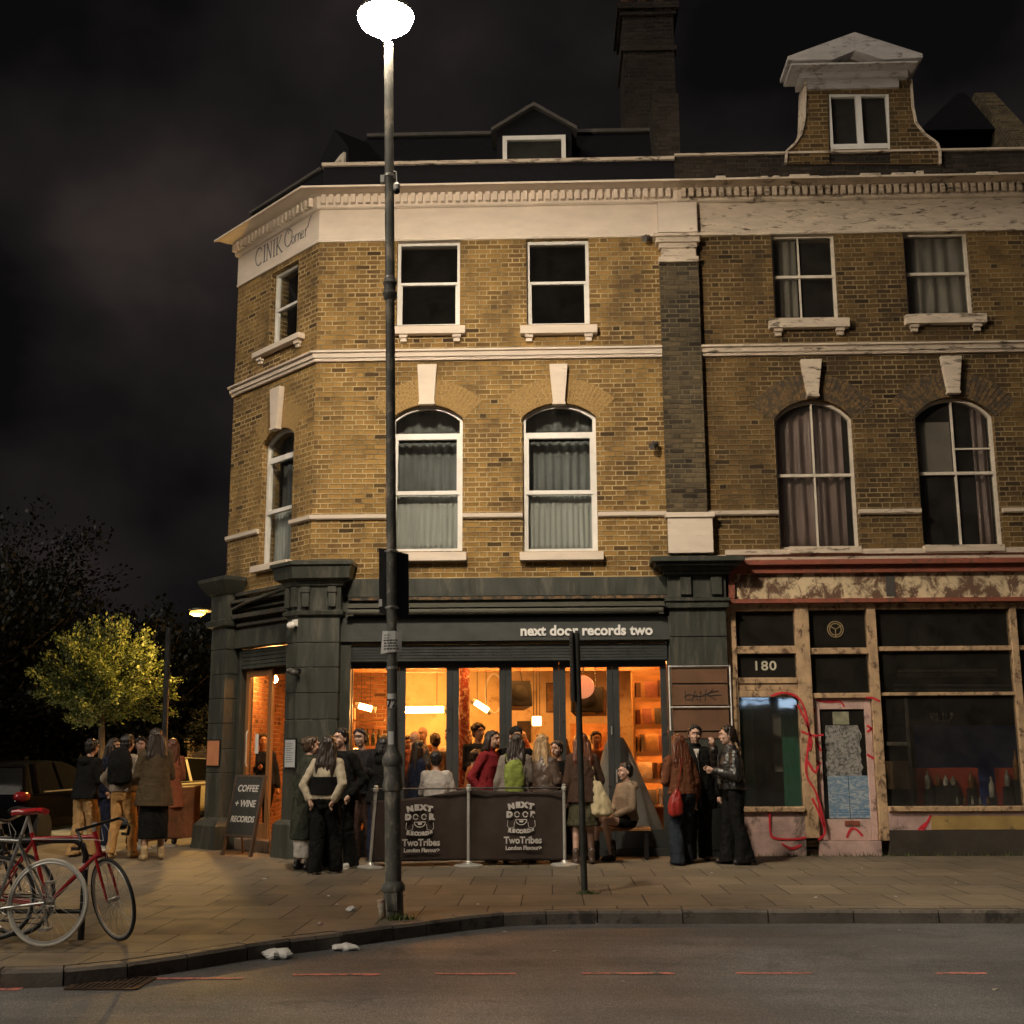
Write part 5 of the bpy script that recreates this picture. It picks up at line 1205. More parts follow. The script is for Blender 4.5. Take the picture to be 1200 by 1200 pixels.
# loudspeakers hung from the ceiling
for x, y, Y, w_, rz, l in ((605, 815, 1.3, .40, R(25), 'dark hanging loudspeaker tilted at the left of the fourth glass door'), (690, 822, 1.5, .52, R(-12), 'large dark hanging loudspeaker behind the sign pole')):
    q = F(x, y, Y); o = empty('loudspeaker', (0, 0, 0), l, 'speaker'); m = MB(); m.box(-w_ / 2, w_ / 2, -.16, .18, -.2, .2); m.build('speaker_cabinet', M['black'], o, bevel=.012)
    m = MB(); m.lathe([(.12, -.172), (.13, -.165), (.09, -.15), (.03, -.14)], seg=20, xf=Matrix.Rotation(-PI / 2, 4, 'X') @ Matrix.Diagonal((1, 1, 1, 1))); m.build('speaker_cone', M['ink'], o, smooth=True)
    m = MB(); 
    for sx in (-.12, .12): m.tube([(sx, 0, .2), (sx * .6, 0, CZ - q.z - .002)], .008, 5)
    m.build('chain', M['black'], o); place(o, q, rz, R(-10))
q = F(683, 805, 1.2); o = empty('disc_light', q, 'round pinkish glowing disc lamp behind the top of the sign pole', 'lamp'); m = MB(); m.lathe([(.17, -.02), (.18, 0), (.17, .02)], seg=24, xf=Matrix.Translation(q) @ Matrix.Rotation(PI / 2, 4, 'X')); m.build('disc', emit('disc_glow', (1.0, .40, .20), .35, (.25, .09, .05)), o, smooth=True); m = MB(); m.tube([q + Vector((0, .0, .18)), (q.x, q.y, CZ - .001)], .006, 5); m.build('cable', M['black'], o)
q = F(629, 845, 1.8); o = empty('pendant_light', q, 'small glowing square box lamp hanging in the fourth glass door', 'ceiling light', 'hanging lights in the bar'); m = MB(); m.box(q.x - .075, q.x + .075, 1.74, 1.86, q.z - .075, q.z + .075); m.build('lamp_box', emit('box_glow', (1.0, .62, .24), 5), o, bevel=.012)
for k, sx in enumerate((-.05, .0, .05)): m = MB(); m.tube([(q.x + sx, 1.8, q.z + .075), (q.x + sx, 1.8, CZ - .002)], .006, 5); m.build('cable', M['black'], o)
for k, (x, yt) in enumerate(((551, 805), (556, 812), (563, 820))):
    pass
# blinds / white ring on wall, ropes of pendant: ring mirror
q = F(578, 812, 4.6); o = MB(); o.tube([(q.x + a_, 4.9, q.z + b_) for a_, b_ in arcpts(0, 0, .16, .36, 0, 345, 24)], .018, 6, closed=True); tag(o.build('ring_ornament', M['white'], None, smooth=True), 'thin oval ring hanging on the wall at the right of the third glass door', 'ornament')
# pictures on the wall
for x0, x1, y0, y1, c, l in ((606, 622, 845, 870, (.05, .03, .02), 'small dark framed picture on the bar wall behind the box lamp'), (640, 653, 800, 835, (.30, .18, .08), 'tall tan framed print on the bar wall at the right of the fourth glass door'), (541, 553, 868, 890, (.08, .04, .02), 'low dark framed picture on the bar wall behind the sticker column')):
    a = F(x0, (y0 + y1) / 2, 4.85); b = F(x1, (y0 + y1) / 2, 4.85); zt2, zb2 = F(x0, y0, 4.85).z, F(x0, y1, 4.85).z
    o = empty('picture', (a + b) / 2, l, 'picture'); m = MB(); m.box(a.x, b.x, 4.86, 4.895, zb2, zt2); m.build('frame', M['black'], o); m = MB(); m.box(a.x + .02, b.x - .02, 4.85, 4.859, zb2 + .02, zt2 - .02); m.build('print', paint('print_%d' % x0, c, .7, var=.7, sc=7), o)
# grey cloth-covered item by the last doors
def drape(label, x0, x1, y0, y1, Y):
    q0 = F(x0, 940, Y); q1 = F(x1, 940, Y); zt2 = F((x0 + x1) / 2, y0, Y).z; cx_ = (q0.x + q1.x) / 2; w_ = (q1.x - q0.x) / 2
    m = MB(); n = 36; k = 12; vs = []
    for j in range(k + 1):
        t = j / k; z_ = zt2 * (1 - t) + .35 * t; r_ = w_ * (.22 + .78 * t ** .8)
        for i in range(n): a_ = 2 * PI * i / n; rr = r_ * (1 + .10 * math.sin(a_ * 7 + t * 2) * t); vs.append((cx_ + .1 * t + rr * math.cos(a_), Y + .25 + rr * .45 * math.sin(a_), z_))
    m.add(vs, [(j * n + i, j * n + (i + 1) % n, (j + 1) * n + (i + 1) % n, (j + 1) * n + i) for j in range(k) for i in range(n)] + [tuple(range(n))])
    tag(m.build('draped_cloth', paint('grey_dust_sheet', (.16, .16, .15), .9, var=.3), None, smooth=True), label, 'cloth')
drape('pale grey cloth draped over something tall inside the last two doors', 682, 766, 864, 960, .22)
for k, (x, y) in enumerate(((428, 950), (560, 948), (620, 950))):
    q = F(x, y, .5); o = empty('bar_stool', (q.x, .5, 0.06), ('round bar stool inside the leftmost window', 'round bar stool inside the third glass door', 'round bar stool inside the fourth glass door')[k], 'stool', 'stools along the window')
    m = MB(); m.lathe([(.15, .68), (.17, .7), (.17, .73), (.15, .74)], (q.x, .5, .06), 18); m.build('seat', M['wood'], o, smooth=True)
    for sx in (-1, 1):
        for sy in (-1, 1): m = MB(); m.tube([(q.x + sx * .09, .5 + sy * .09, .74), (q.x + sx * .17, .5 + sy * .17, .062)], .014, 6); m.build('leg', M['black'], o)

# ================================================================ THINGS INSIDE THE DERELICT SHOP
gn = paint('dark_green_shutter', (.05, .26, .17), .6, var=.3, sc=4, stretch=(6, 1, 1)); bb = paint('deep_blue_board', (.06, .12, .55), .7, var=.25)
def block(name, label, cat, xa, xb, ya, yb, Y, dep, mat, bev=.006, d=None):
    a, b = F(xa, (ya + yb) / 2, Y).x, F(xb, (ya + yb) / 2, Y).x; lo, hi = F((xa + xb) / 2, yb, Y).z, F((xa + xb) / 2, ya, Y).z
    m = MB(); m.box(a, b, Y, Y + dep, max(lo, .085), hi); o = m.build(name, mat, None, bevel=bev); 
    if label: tag(o, label, cat)
    return o
block('shutter_leaf', 'dark green panel standing inside the left window of number 180', 'panel', 869, 884, 830, 948, .5, .06, gn); block('shutter_leaf', 'green louvred panel standing near the door jamb inside number 180', 'panel', 918, 939, 836, 948, .5, .06, gn)
block('grey_panel', 'tall pale grey board leaning inside the left window of number 180', 'board', 906, 921, 835, 905, .9, .04, M['curt_w']); block('blue_board', 'large deep blue board at the back of the derelict shop', 'board', 1075, 1230, 850, 950, 2.6, .06, bb)
rdm = paint('dull_red_cabinet', (.55, .08, .04), .5, var=.3)
for xa, xb, l in ((1075, 1148, 'dull red display cabinet with bottles on top, left one in the big window'), (1178, 1240, 'dull red display cabinet cut off by the right edge of the picture')):
    o = block('red_cabinet', l, 'cabinet', xa, xb, 900, 946, .8, .4, rdm)
bcol = [paint('old_bottle_' + n, c, .25, var=.3) for n, c in (('clear', (.35, .33, .28)), ('amber', (.25, .12, .04)), ('milk', (.55, .52, .45)))]
k = 0
for x, yb_, h, lab in ((1092, 925, .26, 'white plastic bottle at the left on the red cabinet'), (1104, 921, .16, 'squat jar second from left on the red cabinet'), (1113, 921, .15, 'pale tin in the middle of the red cabinet'), (1122, 921, .14, 'pale box-like jar right of the middle on the red cabinet'), (1143, 924, .24, 'tall pale bottle at the right end of the red cabinet'), (1168, 935, .30, 'brown bottle standing between the two red cabinets'), (1186, 922, .24, 'clear bottle at the left on the far red cabinet'), (1197, 914, .42, 'tallest bottle on the far red cabinet')):
    q = F(x, yb_, .55); m = MB(); m.lathe([(.035, 0), (.042, .01), (.042, h * .62), (.016, h * .78), (.016, h)], (q.x, .72, q.z), 12); tag(m.build('bottle', bcol[k % 3], None, smooth=True), lab, 'bottle', 'old bottles in the shop window'); k += 1
    m = MB(); m.box(q.x - .05, q.x + .05, .66, .79, .085, q.z - .002); tag(m.build('display_block', M['darkroom'], None), 'dark display block under the ' + lab.split(' on the')[0].split(' at the')[0].split(' standing')[0].split(' second')[0].split(' in the')[0].split(' right of')[0], 'display block')
for k in range(5):
    q = F(1122 + k * 9, 943, .35); m = MB(); m.lathe([(.018, 0), (.022, .01), (.018, .06), (.008, .09), (.008, .12)], (q.x, .35, q.z), 10); o = m.build('small_bottle', bcol[k % 3], None, smooth=True); tag(o, ('small bottle %s in the row at the foot of the red cabinet' % ('first', 'second', 'third', 'fourth', 'last')[k]).replace('small bottle first', 'leftmost small bottle').replace('small bottle last', 'rightmost small bottle'), 'bottle', 'small bottles in a row')
# fluorescent battens, clothes rail and hanging wires (unlit)
for (x0, x1, y, Y, l) in ((1052, 1168, 786, 1.6, 'unlit double fluorescent fitting hanging in the big shop window'),):
    a, b = F(x0, y, Y), F(x1, y, Y); o = empty('strip_light', (a + b) / 2, l, 'strip light')
    m = MB(); m.box(a.x, b.x, Y, Y + .12, a.z - .02, a.z + .02); m.build('batten', M['white'], o); 
    for dz in (-.05, -.085): m = MB(); m.tube([(a.x, Y + .06, a.z + dz), (b.x, Y + .06, a.z + dz)], .013, 8); m.build('tube', M['curt_w'], o, smooth=True)
    for t in (.27, .68): m = MB(); m.tube([(a.x + (b.x - a.x) * t, Y + .06, a.z + .02), (a.x + (b.x - a.x) * t - .05, Y + .06, 3.75)], .008, 5); m.build('cable', M['lead'], o)
a, b = F(1048, 803, 1.0), F(1195, 803, 1.0); m = MB(); m.tube([a, b], .014, 6); m.tube([a + Vector((0, 0, -.07)), b + Vector((0, 0, -.07))], .012, 6); tag(m.build('curtain_rail', M['lead'], None, smooth=True), 'double metal rail across the big window of number 180', 'rail')
m = MB(); q = F(1066, 880, .8); m.box(q.x - .02, q.x + .02, .8, .84, .085, F(1066, 818, .8).z); m.box(F(1040, 870, .8).x, q.x - .021, .8, .84, F(1050, 874, .8).z, F(1050, 871, .8).z + .02); tag(m.build('shelf_upright', M['curt_w'], None), 'pale upright and shelf bar at the left of the big shop window', 'shelf')
q = F(1104, 838, 1.4); o = empty('chandelier', q, 'small dusty glass chandelier hanging in the big shop window', 'chandelier'); m = MB(); m.tube([q, (q.x, q.y, 3.74)], .006, 5); m.build('cable', M['lead'], o)
m = MB()
for k in range(7): an = 2 * PI * k / 7; p_ = q + Vector((math.cos(an) * .16, math.sin(an) * .16, -.02)); m.tube([q + Vector((0, 0, -.08)), q + Vector((math.cos(an) * .1, math.sin(an) * .1, -.1)), p_], .007, 5); m.ell(p_ + Vector((0, 0, .03)), (.016, .016, .03), None, 8, 6)
m.build('arms', bcol[0], o, smooth=True)
block('cardboard_box', 'brown cardboard box at the left foot of the big shop window', 'box', 1040, 1066, 892, 925, .6, .3, paint('cardboard', (.40, .26, .14), .8, var=.2))
# something rough on the ground floor behind the small window
# ================================================================ across the road (behind the camera): low terrace with one lit shop sign
ay = -33.0
o = empty('opposite_terrace', (9, ay, 0), 'dark terrace across the road seen only mirrored in the shop glass', 'building')
m = MB(); m.box(-30, 45, ay - 6, ay, -.12, 8.5); m.build('brick_wall', M['brick_d'], o)
m = MB(); m.box(-30, 45, ay + .002, ay + .3, 3.3, 4.1); m.build('upper_fascia', M['charcoal'], o)
def refl(x, y, Y=ay):
    """where a thing at depth Y must stand to be mirrored in the shop glass at this pixel"""
    d = ray(x, y); t1 = (.06 - CAM.y) / d.y; p = CAM + d * t1; t2 = (p.y - Y) / d.y; return Vector((p.x + d.x * t2, Y, p.z + d.z * t2))
a, b = refl(868, 826), refl(898, 821); c_, e_ = refl(912, 822), refl(929, 830)
ls = emit('lit_shop_sign', (.55, .75, 1.0), 5)
x_ = min(a.x, b.x); random.seed(2); m = MB()
while x_ < max(a.x, b.x) - .05:
    w_ = random.uniform(.07, .16); hh_ = random.choice((.16, .22, .16)); m.box(x_, x_ + w_, ay + .31, ay + .4, a.z + .2, a.z + .2 + hh_); m.box(x_, x_ + w_ * 1.15, ay + .31, ay + .4, a.z - .02, a.z + .1); x_ += w_ + .05
m.build('lit_sign', ls, o)
m = MB(); m.box(min(c_.x, e_.x), max(c_.x, e_.x), ay + .31, ay + .4, e_.z, c_.z + .1); m.build('lit_sign', ls, o)
# ================================================================ SIDE STREET, TREES, CARS
def leaf_mat(name, c, c2):
    n = NT(name); oi = n.n('ShaderNodeNewGeometry'); 
    cc = n.mix(oi.outputs['Random Per Island'], c, c2); n.col(cc); n.rough(.55)
    n.p.inputs['Subsurface Weight'].default_value = 0.0
    tr = n.n('ShaderNodeBsdfTranslucent'); n.l(cc, tr.inputs[0]); mx = n.n('ShaderNodeMixShader'); mx.inputs[0].default_value = .3
    n.l(n.p.outputs[0], mx.inputs[1]); n.l(tr.outputs[0], mx.inputs[2]); n.l(mx.outputs[0], n.out.inputs[0]); return n.m
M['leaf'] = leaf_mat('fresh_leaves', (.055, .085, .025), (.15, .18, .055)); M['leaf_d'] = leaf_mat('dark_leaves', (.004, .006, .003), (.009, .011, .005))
M['bark'] = paint('bark', (.09, .065, .045), .9, var=.4, sc=8, bump=.6)
def tree(label, x, y, h, crown_r, crown_c, nleaf, lsize, lm, seed, trunk_r=.14, group=None, squash=1.1, sprays=60, tight=1):
    random.seed(seed)
    o = empty('tree', (x, y, 0), label, 'tree', group)
    mb = MB(); cz = crown_c; mb.tube([(x, y, -.2), (x + .05, y, cz * .4), (x - .04, y + .05, cz * .8), (x, y, cz + crown_r * .6)], [trunk_r, trunk_r * .8, trunk_r * .6, .02], 8)
    lv = MB(); tips = []
    for k in range(sprays):
        th = random.uniform(0, 2 * PI); ph = math.acos(random.uniform(-.75, 1)); rr = crown_r * random.uniform(.62, 1.2) * (.82 + .3 * mnoise.noise(Vector((th * 1.3, ph * 2, seed))))
        d = Vector((math.sin(ph) * math.cos(th), math.sin(ph) * math.sin(th), math.cos(ph) * squash))
        base = Vector((x, y, cz - crown_r * .5 + random.uniform(0, crown_r * .8))); tip = Vector((x, y, cz)) + d * rr
        mid = base.lerp(tip, .5) + Vector((0, 0, -.12 * crown_r))
        if k % 2 == 0: mb.tube([base, mid, tip], [trunk_r * .25, trunk_r * .13, .008], 5)
        tips.append((base, mid, tip))
    per = nleaf // sprays
    for base, mid, tip in tips:
        ax = (tip - mid).normalized()
        for k in range(per):
            t = random.uniform(.12, 1.0) ** .7; p = base.lerp(mid, t * 2) if t < .5 else mid.lerp(tip, t * 2 - 1)
            sp = crown_r * .16 * tight * (1.25 - t * .7); p = p + Vector((random.gauss(0, sp), random.gauss(0, sp), random.gauss(0, sp * .6)))
            s = lsize * random.uniform(.6, 1.3); a = (ax + Vector((random.gauss(0, .6), random.gauss(0, .6), random.gauss(0, .5)))).normalized()
            b = a.cross(Vector((random.gauss(0, 1), random.gauss(0, 1), 1.6))).normalized() * s * .32
            b0 = len(lv.v); lv.v += [p - a * s * .5, p + b, p + a * s * .5, p - b]; lv.f.append((b0, b0 + 1, b0 + 2, b0 + 3)); lv.fm.append(0)
    mb.build('trunk', M['bark'], o, smooth=True)
    lv.build('crown', lm, o, recalc=False)
    return o
q = F(122, 800, 8.0); tree('young street tree with small leaves glowing yellow-green under the amber lamp', q.x, 8.0, 5, 1.58, 3.1, 38000, .075, M['leaf'], 5, .10, squash=.98, sprays=150, tight=.5)
random.seed(21); pos = [(-60, 15, 3.6, 5.3, 1), (25, 17, 3.4, 5.4, 2), (95, 18.5, 3.0, 4.6, 3), (165, 17, 3.0, 4.9, 4), (230, 20, 3.0, 4.8, 5), (-30, 24, 5, 8, 6)]
nm = ['dark broad tree at the far left behind the black hatchback', 'dark tree standing behind the left half of the lit tree', 'dark tree straight behind the top of the lit tree', 'dark tree behind the right edge of the lit tree', 'dark tree behind the amber street lamp', 'tallest dark tree furthest back at the left']
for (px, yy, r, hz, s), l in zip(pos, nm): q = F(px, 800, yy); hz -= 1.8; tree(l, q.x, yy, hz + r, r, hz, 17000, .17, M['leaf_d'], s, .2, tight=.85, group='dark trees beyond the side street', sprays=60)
random.seed(77); hm_ = MB()
for k in range(16000):
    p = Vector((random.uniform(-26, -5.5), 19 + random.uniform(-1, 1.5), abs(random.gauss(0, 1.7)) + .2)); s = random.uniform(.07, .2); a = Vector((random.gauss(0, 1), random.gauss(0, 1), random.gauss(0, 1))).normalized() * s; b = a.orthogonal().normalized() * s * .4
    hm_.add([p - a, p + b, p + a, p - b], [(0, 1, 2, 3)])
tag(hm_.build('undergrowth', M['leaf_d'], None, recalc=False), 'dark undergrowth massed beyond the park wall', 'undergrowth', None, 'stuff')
q = F(228, 880, 10); tree('scrubby low tree at the end of the side pavement', q.x + .2, 10.5, 3, .75, 2.05, 2500, .10, M['leaf_d'], 9, .05, sprays=30)
# gate pier and park wall
a = F(236, 885, 12); o = MB(); o.box(a.x - .35, a.x + .3, 12, 12.5, -.12, F(236, 870, 12).z); o.box(a.x - .42, a.x + .37, 11.93, 12.57, F(236, 870, 12).z, F(236, 870, 12).z + .1)
gp_ = o.build('gate_pier', M['brick'], None); tag(gp_, 'squat brick gate pier lit orange behind the white car', 'gate pier')
o = MB(); o.box(-40, a.x - .45, 12.1, 12.35, -.12, 1.1); tag(o.build('park_wall', M['brick_d'], None), 'low dark brick wall of the park across the side street', 'wall')

M['carpaint'] = paint('black_car_paint', (.004, .004, .005), .10, .0, var=.1, bump=0, spec=.15); M['carwhite'] = paint('white_car_paint', (.70, .68, .62), .25, 0, var=.08, bump=0)
M['carglass'] = paint('car_glass', (.012, .012, .012), .04, 0, var=.1, bump=0, spec=.8)
for _m in ('carpaint', 'carglass'): [q for q in M[_m].node_tree.nodes if q.type == 'BSDF_PRINCIPLED'][0].inputs['IOR'].default_value = 1.16
M['rubber'] = paint('tyre_rubber', (.018, .018, .018), .8, var=.2); M['alloy'] = paint('alloy_wheel', (.3, .3, .3), .35, .9)
M['taillight'] = paint('red_lens', (.25, .012, .014), .15, 0, bump=0); M['lens'] = paint('clear_lens', (.6, .6, .58), .1, .3, bump=0)
M['headlit'] = emit('lit_headlamp', (1.0, .80, .36), 22)
def car(label, paintm, lit=False):
    """nose towards +y, 4.0 m long, 1.76 wide, 1.46 high; ground at 0"""
    o = empty('parked_car', (0, 0, 0), label, 'car', 'cars parked along the side street')
    st = [(-2.0, .60, .42, .80, .86), (-1.94, .76, .30, .86, 1.00), (-1.7, .84, .24, .92, 1.12), (-1.2, .87, .22, .95, 1.0), (0, .88, .2, .93, .94), (.9, .88, .22, .92, .93), (1.3, .86, .24, .88, .92), (1.75, .80, .28, .72, .80), (1.98, .62, .38, .60, .66)]
    m = MB(); n = 8; vs = []
    for y, w_, zl, zb_, zt_ in st:
        zt2 = min(zt_, zb_ + .06); half = [(w_ * .86, zl), (w_, zl + .12), (w_ * 1.0, (zl + zb_) / 2), (w_ * .97, zb_ - .04), (w_ * .86, zt2), ]
        ringp = [(x_, y, z_) for x_, z_ in half] + [(-x_, y, z_) for x_, z_ in half[::-1]]; vs += ringp
    k = 10; fs = [tuple(range(k))[::-1], tuple((len(st) - 1) * k + i for i in range(k))]
    for j in range(len(st) - 1): fs += [(j * k + i, j * k + (i + 1) % k, (j + 1) * k + (i + 1) % k, (j + 1) * k + i) for i in range(k)]
    m.add(vs, fs); bd_ = m.build('body', paintm, o, smooth=True); s_ = bd_.modifiers.new('s', 'SUBSURF'); s_.levels = s_.render_levels = 2
    m = MB(); pr = [(-1.90, .92), (-1.80, 1.12), (-1.62, 1.34), (-1.35, 1.41), (-.6, 1.45), (.1, 1.42), (.45, 1.34), (.95, 1.02), (1.1, .90)]
    def wz(y, z_): return .79 - max(0, z_ - .92) * .42
    def gh(mb_, pr_, z0, sc, d=0):
        vs = []; 
        for y, z_ in pr_: vs += [(wz(y, z_) * sc, y, z_), (-wz(y, z_) * sc, y, z_)]
        base = len(vs)
        for y, z_ in pr_: vs += [(wz(y, z0) * sc, y, z0), (-wz(y, z0) * sc, y, z0)]
        fs_ = []
        for i in range(len(pr_) - 1):
            a0, a1, b0, b1 = 2 * i, 2 * i + 1, 2 * i + 2, 2 * i + 3
            fs_ += [(a0, a1, b1, b0), (a0, b0, base + b0, base + a0), (a1, base + a1, base + b1, b1)]
        mb_.add(vs, fs_)
    gh(m, pr, .90, 1.0); m.build('window_glass', M['carglass'], bd_, smooth=True)
    # roof panel and pillars over the glass
    m = MB(); rp_ = [p_ for p_ in pr if p_[1] > 1.3]
    vs = []
    for y, z_ in rp_: vs += [(wz(y, z_) + .012, y, z_ - .03), (wz(y, z_) - .06, y, z_ + .018), (-(wz(y, z_) - .06), y, z_ + .018), (-(wz(y, z_) + .012), y, z_ - .03)]
    m.add(vs, [(4 * i + j, 4 * i + j + 1, 4 * i + 5 + j, 4 * i + 4 + j) for i in range(len(rp_) - 1) for j in range(3)]); m.build('roof', paintm, bd_, smooth=True, recalc=False)
    for sx in (-1, 1):
        m = MB()
        def pil(ya, za, yb_, zb_, w_): m.tube([(sx * (wz(ya, za) + .006), ya, za), (sx * (wz(yb_, zb_) + .006), yb_, zb_)], w_, 6, flat=.35)
        pil(.52, 1.33, 1.10, .93, .04); pil(-.42, 1.42, -.38, .93, .035); pil(-1.28, 1.40, -1.45, .93, .09); pil(-1.55, 1.36, -1.85, .95, .06)
        m.build('pillar', paintm, bd_, smooth=True)
        m = MB(); m.box(sx * .86 if sx > 0 else -.885, sx * .885 if sx > 0 else -.86, -1.3, .95, .935, .955); m.build('chrome_strip', M['chrome'], bd_)
        m = MB(); m.ell((sx * .97, .72, .98), (.09, .07, .065)); m.build('wing_mirror', paintm, bd_, smooth=True)
        m = MB(); m.ell((sx * .73, -1.80, .88), (.13, .17, .10)); m.build('tail_light', M['taillight'], o, smooth=True)
        m = MB(); m.ell((sx * .62, 1.80, .66), (.2, .14, .09)); m.build('headlight', M['headlit'] if lit else M['lens'], o, smooth=True)
        for yy in (-1.25, 1.28):
            m = MB(); c = Matrix.Translation((sx * .80, yy, .31)) @ Matrix.Rotation(PI / 2, 4, 'Y'); m.lathe([(.2, -.1), (.29, -.1), (.31, -.07), (.31, .07), (.29, .1), (.2, .1)], seg=24, xf=c); wh = m.build('wheel', M['rubber'], o, smooth=True)
            m = MB(); m.lathe([(.01, -.09), (.06, -.095), (.08, -.07), (.2, -.085), (.205, .085), (.08, .07), (.06, .095), (.01, .09)], seg=20, xf=c); m.build('rim', M['alloy'], wh, smooth=True)
    m = MB(); m.box(-.26, .26, -2.02, -2.005, .55, .66); m.build('number_plate', paint('yellow_plate', (.6, .45, .06), .5), o)
    return o
c1 = car('glossy black hatchback parked behind the bicycles with its tail light showing', M['carpaint']); q = F(28, 940, 2.4); place(c1, (q.x - .74, 4.3, -.12), R(-2))
c2 = car('white car further down the side street with a lit headlamp', M['carwhite'], True); q = F(212, 930, 11.5); place(c2, (q.x - .1, 9.6, -.12), R(180 - 22))

# ---- dark pole with a small plate beside the left barrier, and the thin mast behind
q = F(190, 960, .2)
o = empty('sign_post', (q.x, .2, 0), 'thin dark post with a small pale plate behind the left group of people', 'post')
m = MB(); m.tube([(q.x, .2, 0), (q.x - .05, .2, F(190, 735, .2).z)], .045, 10); m.build('pole', M['black'], o, smooth=True)
m = MB(); a, b, lo, hi = FR(183, 194, 882, 906, -.15); m.box(a, b, .13, .15, lo, hi); m.build('sign_plate', paint('greenish_plate', (.42, .42, .22), .5, var=.3), o)

# ================================================================ BARRIERS
M['banner'] = paint('brown_barrier_cloth', (.032, .020, .015), .85, var=.25, sc=2, bump=.2)
M['banner2'] = paint('copper_lit_brown_cloth', (.26, .10, .04), .85, var=.5, sc=3, dirt=(.10, .05, .03), dirt_amt=.4)  # brown cloth with the copper lamplight put into its colour
def stanchion(label, grp='steel barrier posts'):
    o = empty('barrier_post', (0, 0, 0), label, 'barrier post', grp)
    m = MB(); m.lathe([(.19, 0), (.19, .012), (.17, .022), (.05, .04), (.028, .07)], seg=28); m.build('base', M['chrome'], o, smooth=True)
    m = MB(); m.lathe([(.022, .03), (.022, .96), (.034, .962), (.036, 1.0), (.026, 1.01), (.03, 1.03), (.018, 1.045)], seg=16); m.build('pole', M['chrome'], o, smooth=True)
    return o
sg0 = stanchion('slightly leaning steel post left of the street lamp, at the left end of the barrier')
posts = []
for i, (x, y, l, ly) in enumerate(((433.5, 1022, None, R(3.5)), (549, 1020, 'steel post between the two printed barrier banners', 0), (662, 1019, 'steel post at the right end of the printed barrier, beside the sign pole', 0), (163, 1000, 'steel post in front of the tan-trousered people on the side pavement', R(1)), (191, 997, 'steel post at the foot of the dark sign post', 0))):
    g_ = G(x, y - 5); o = sg0 if i == 0 else copy_tree(sg0)
    if l: o['label'] = l
    place(o, (g_.x, g_.y, 0), 0, 0, ly); posts.append(g_)
def cloth(name, A, B, ztopA, ztopB, zb, mat, label, sagA=0, seed=0):
    """hanging banner from A to B (ground points) with folds and sag"""
    A = Vector((A.x, A.y, 0)); B = Vector((B.x, B.y, 0)); d = B - A; nrm = Vector((d.y, -d.x, 0)).normalized()
    if nrm.y > 0: nrm = -nrm
    nx, nz2 = 60, 26; vs = []
    for j in range(nz2 + 1):
        for i in range(nx + 1):
            f = i / nx; g = j / nz2; zt_ = ztopA + (ztopB - ztopA) * f - .03 * math.sin(PI * f); z_ = zb + (zt_ - zb) * g
            w_ = .035 * mnoise.noise(Vector((f * 3.5, g * 1.3, seed))) + .012 * mnoise.noise(Vector((f * 9, g * 2.5, seed + 3))) + .02 * math.sin(PI * f) * (1 - g)
            dg = .012 * math.sin((f * 6 + g * 5)) * max(0, g - .5)
            p = A + d * f + nrm * (w_ * .7 + dg - .06); vs.append((p.x, p.y, z_ + .012 * mnoise.noise(Vector((f * 5, 0, seed))) * (1 - g)))
    W1 = nx + 1; m = MB(); m.add(vs, [(j * W1 + i, j * W1 + i + 1, (j + 1) * W1 + i + 1, (j + 1) * W1 + i) for j in range(nz2) for i in range(nx)])
    o = m.build(name, mat, None, smooth=True, recalc=False); s_ = o.modifiers.new('t', 'SOLIDIFY'); s_.thickness = .004
    if label: tag(o, label, 'banner')
    ang = math.atan2(d.y, d.x)
    return o, A, d, nrm, ang
pr_ = paint('banner_print', (.50, .47, .44), .8, var=.35, sc=10)
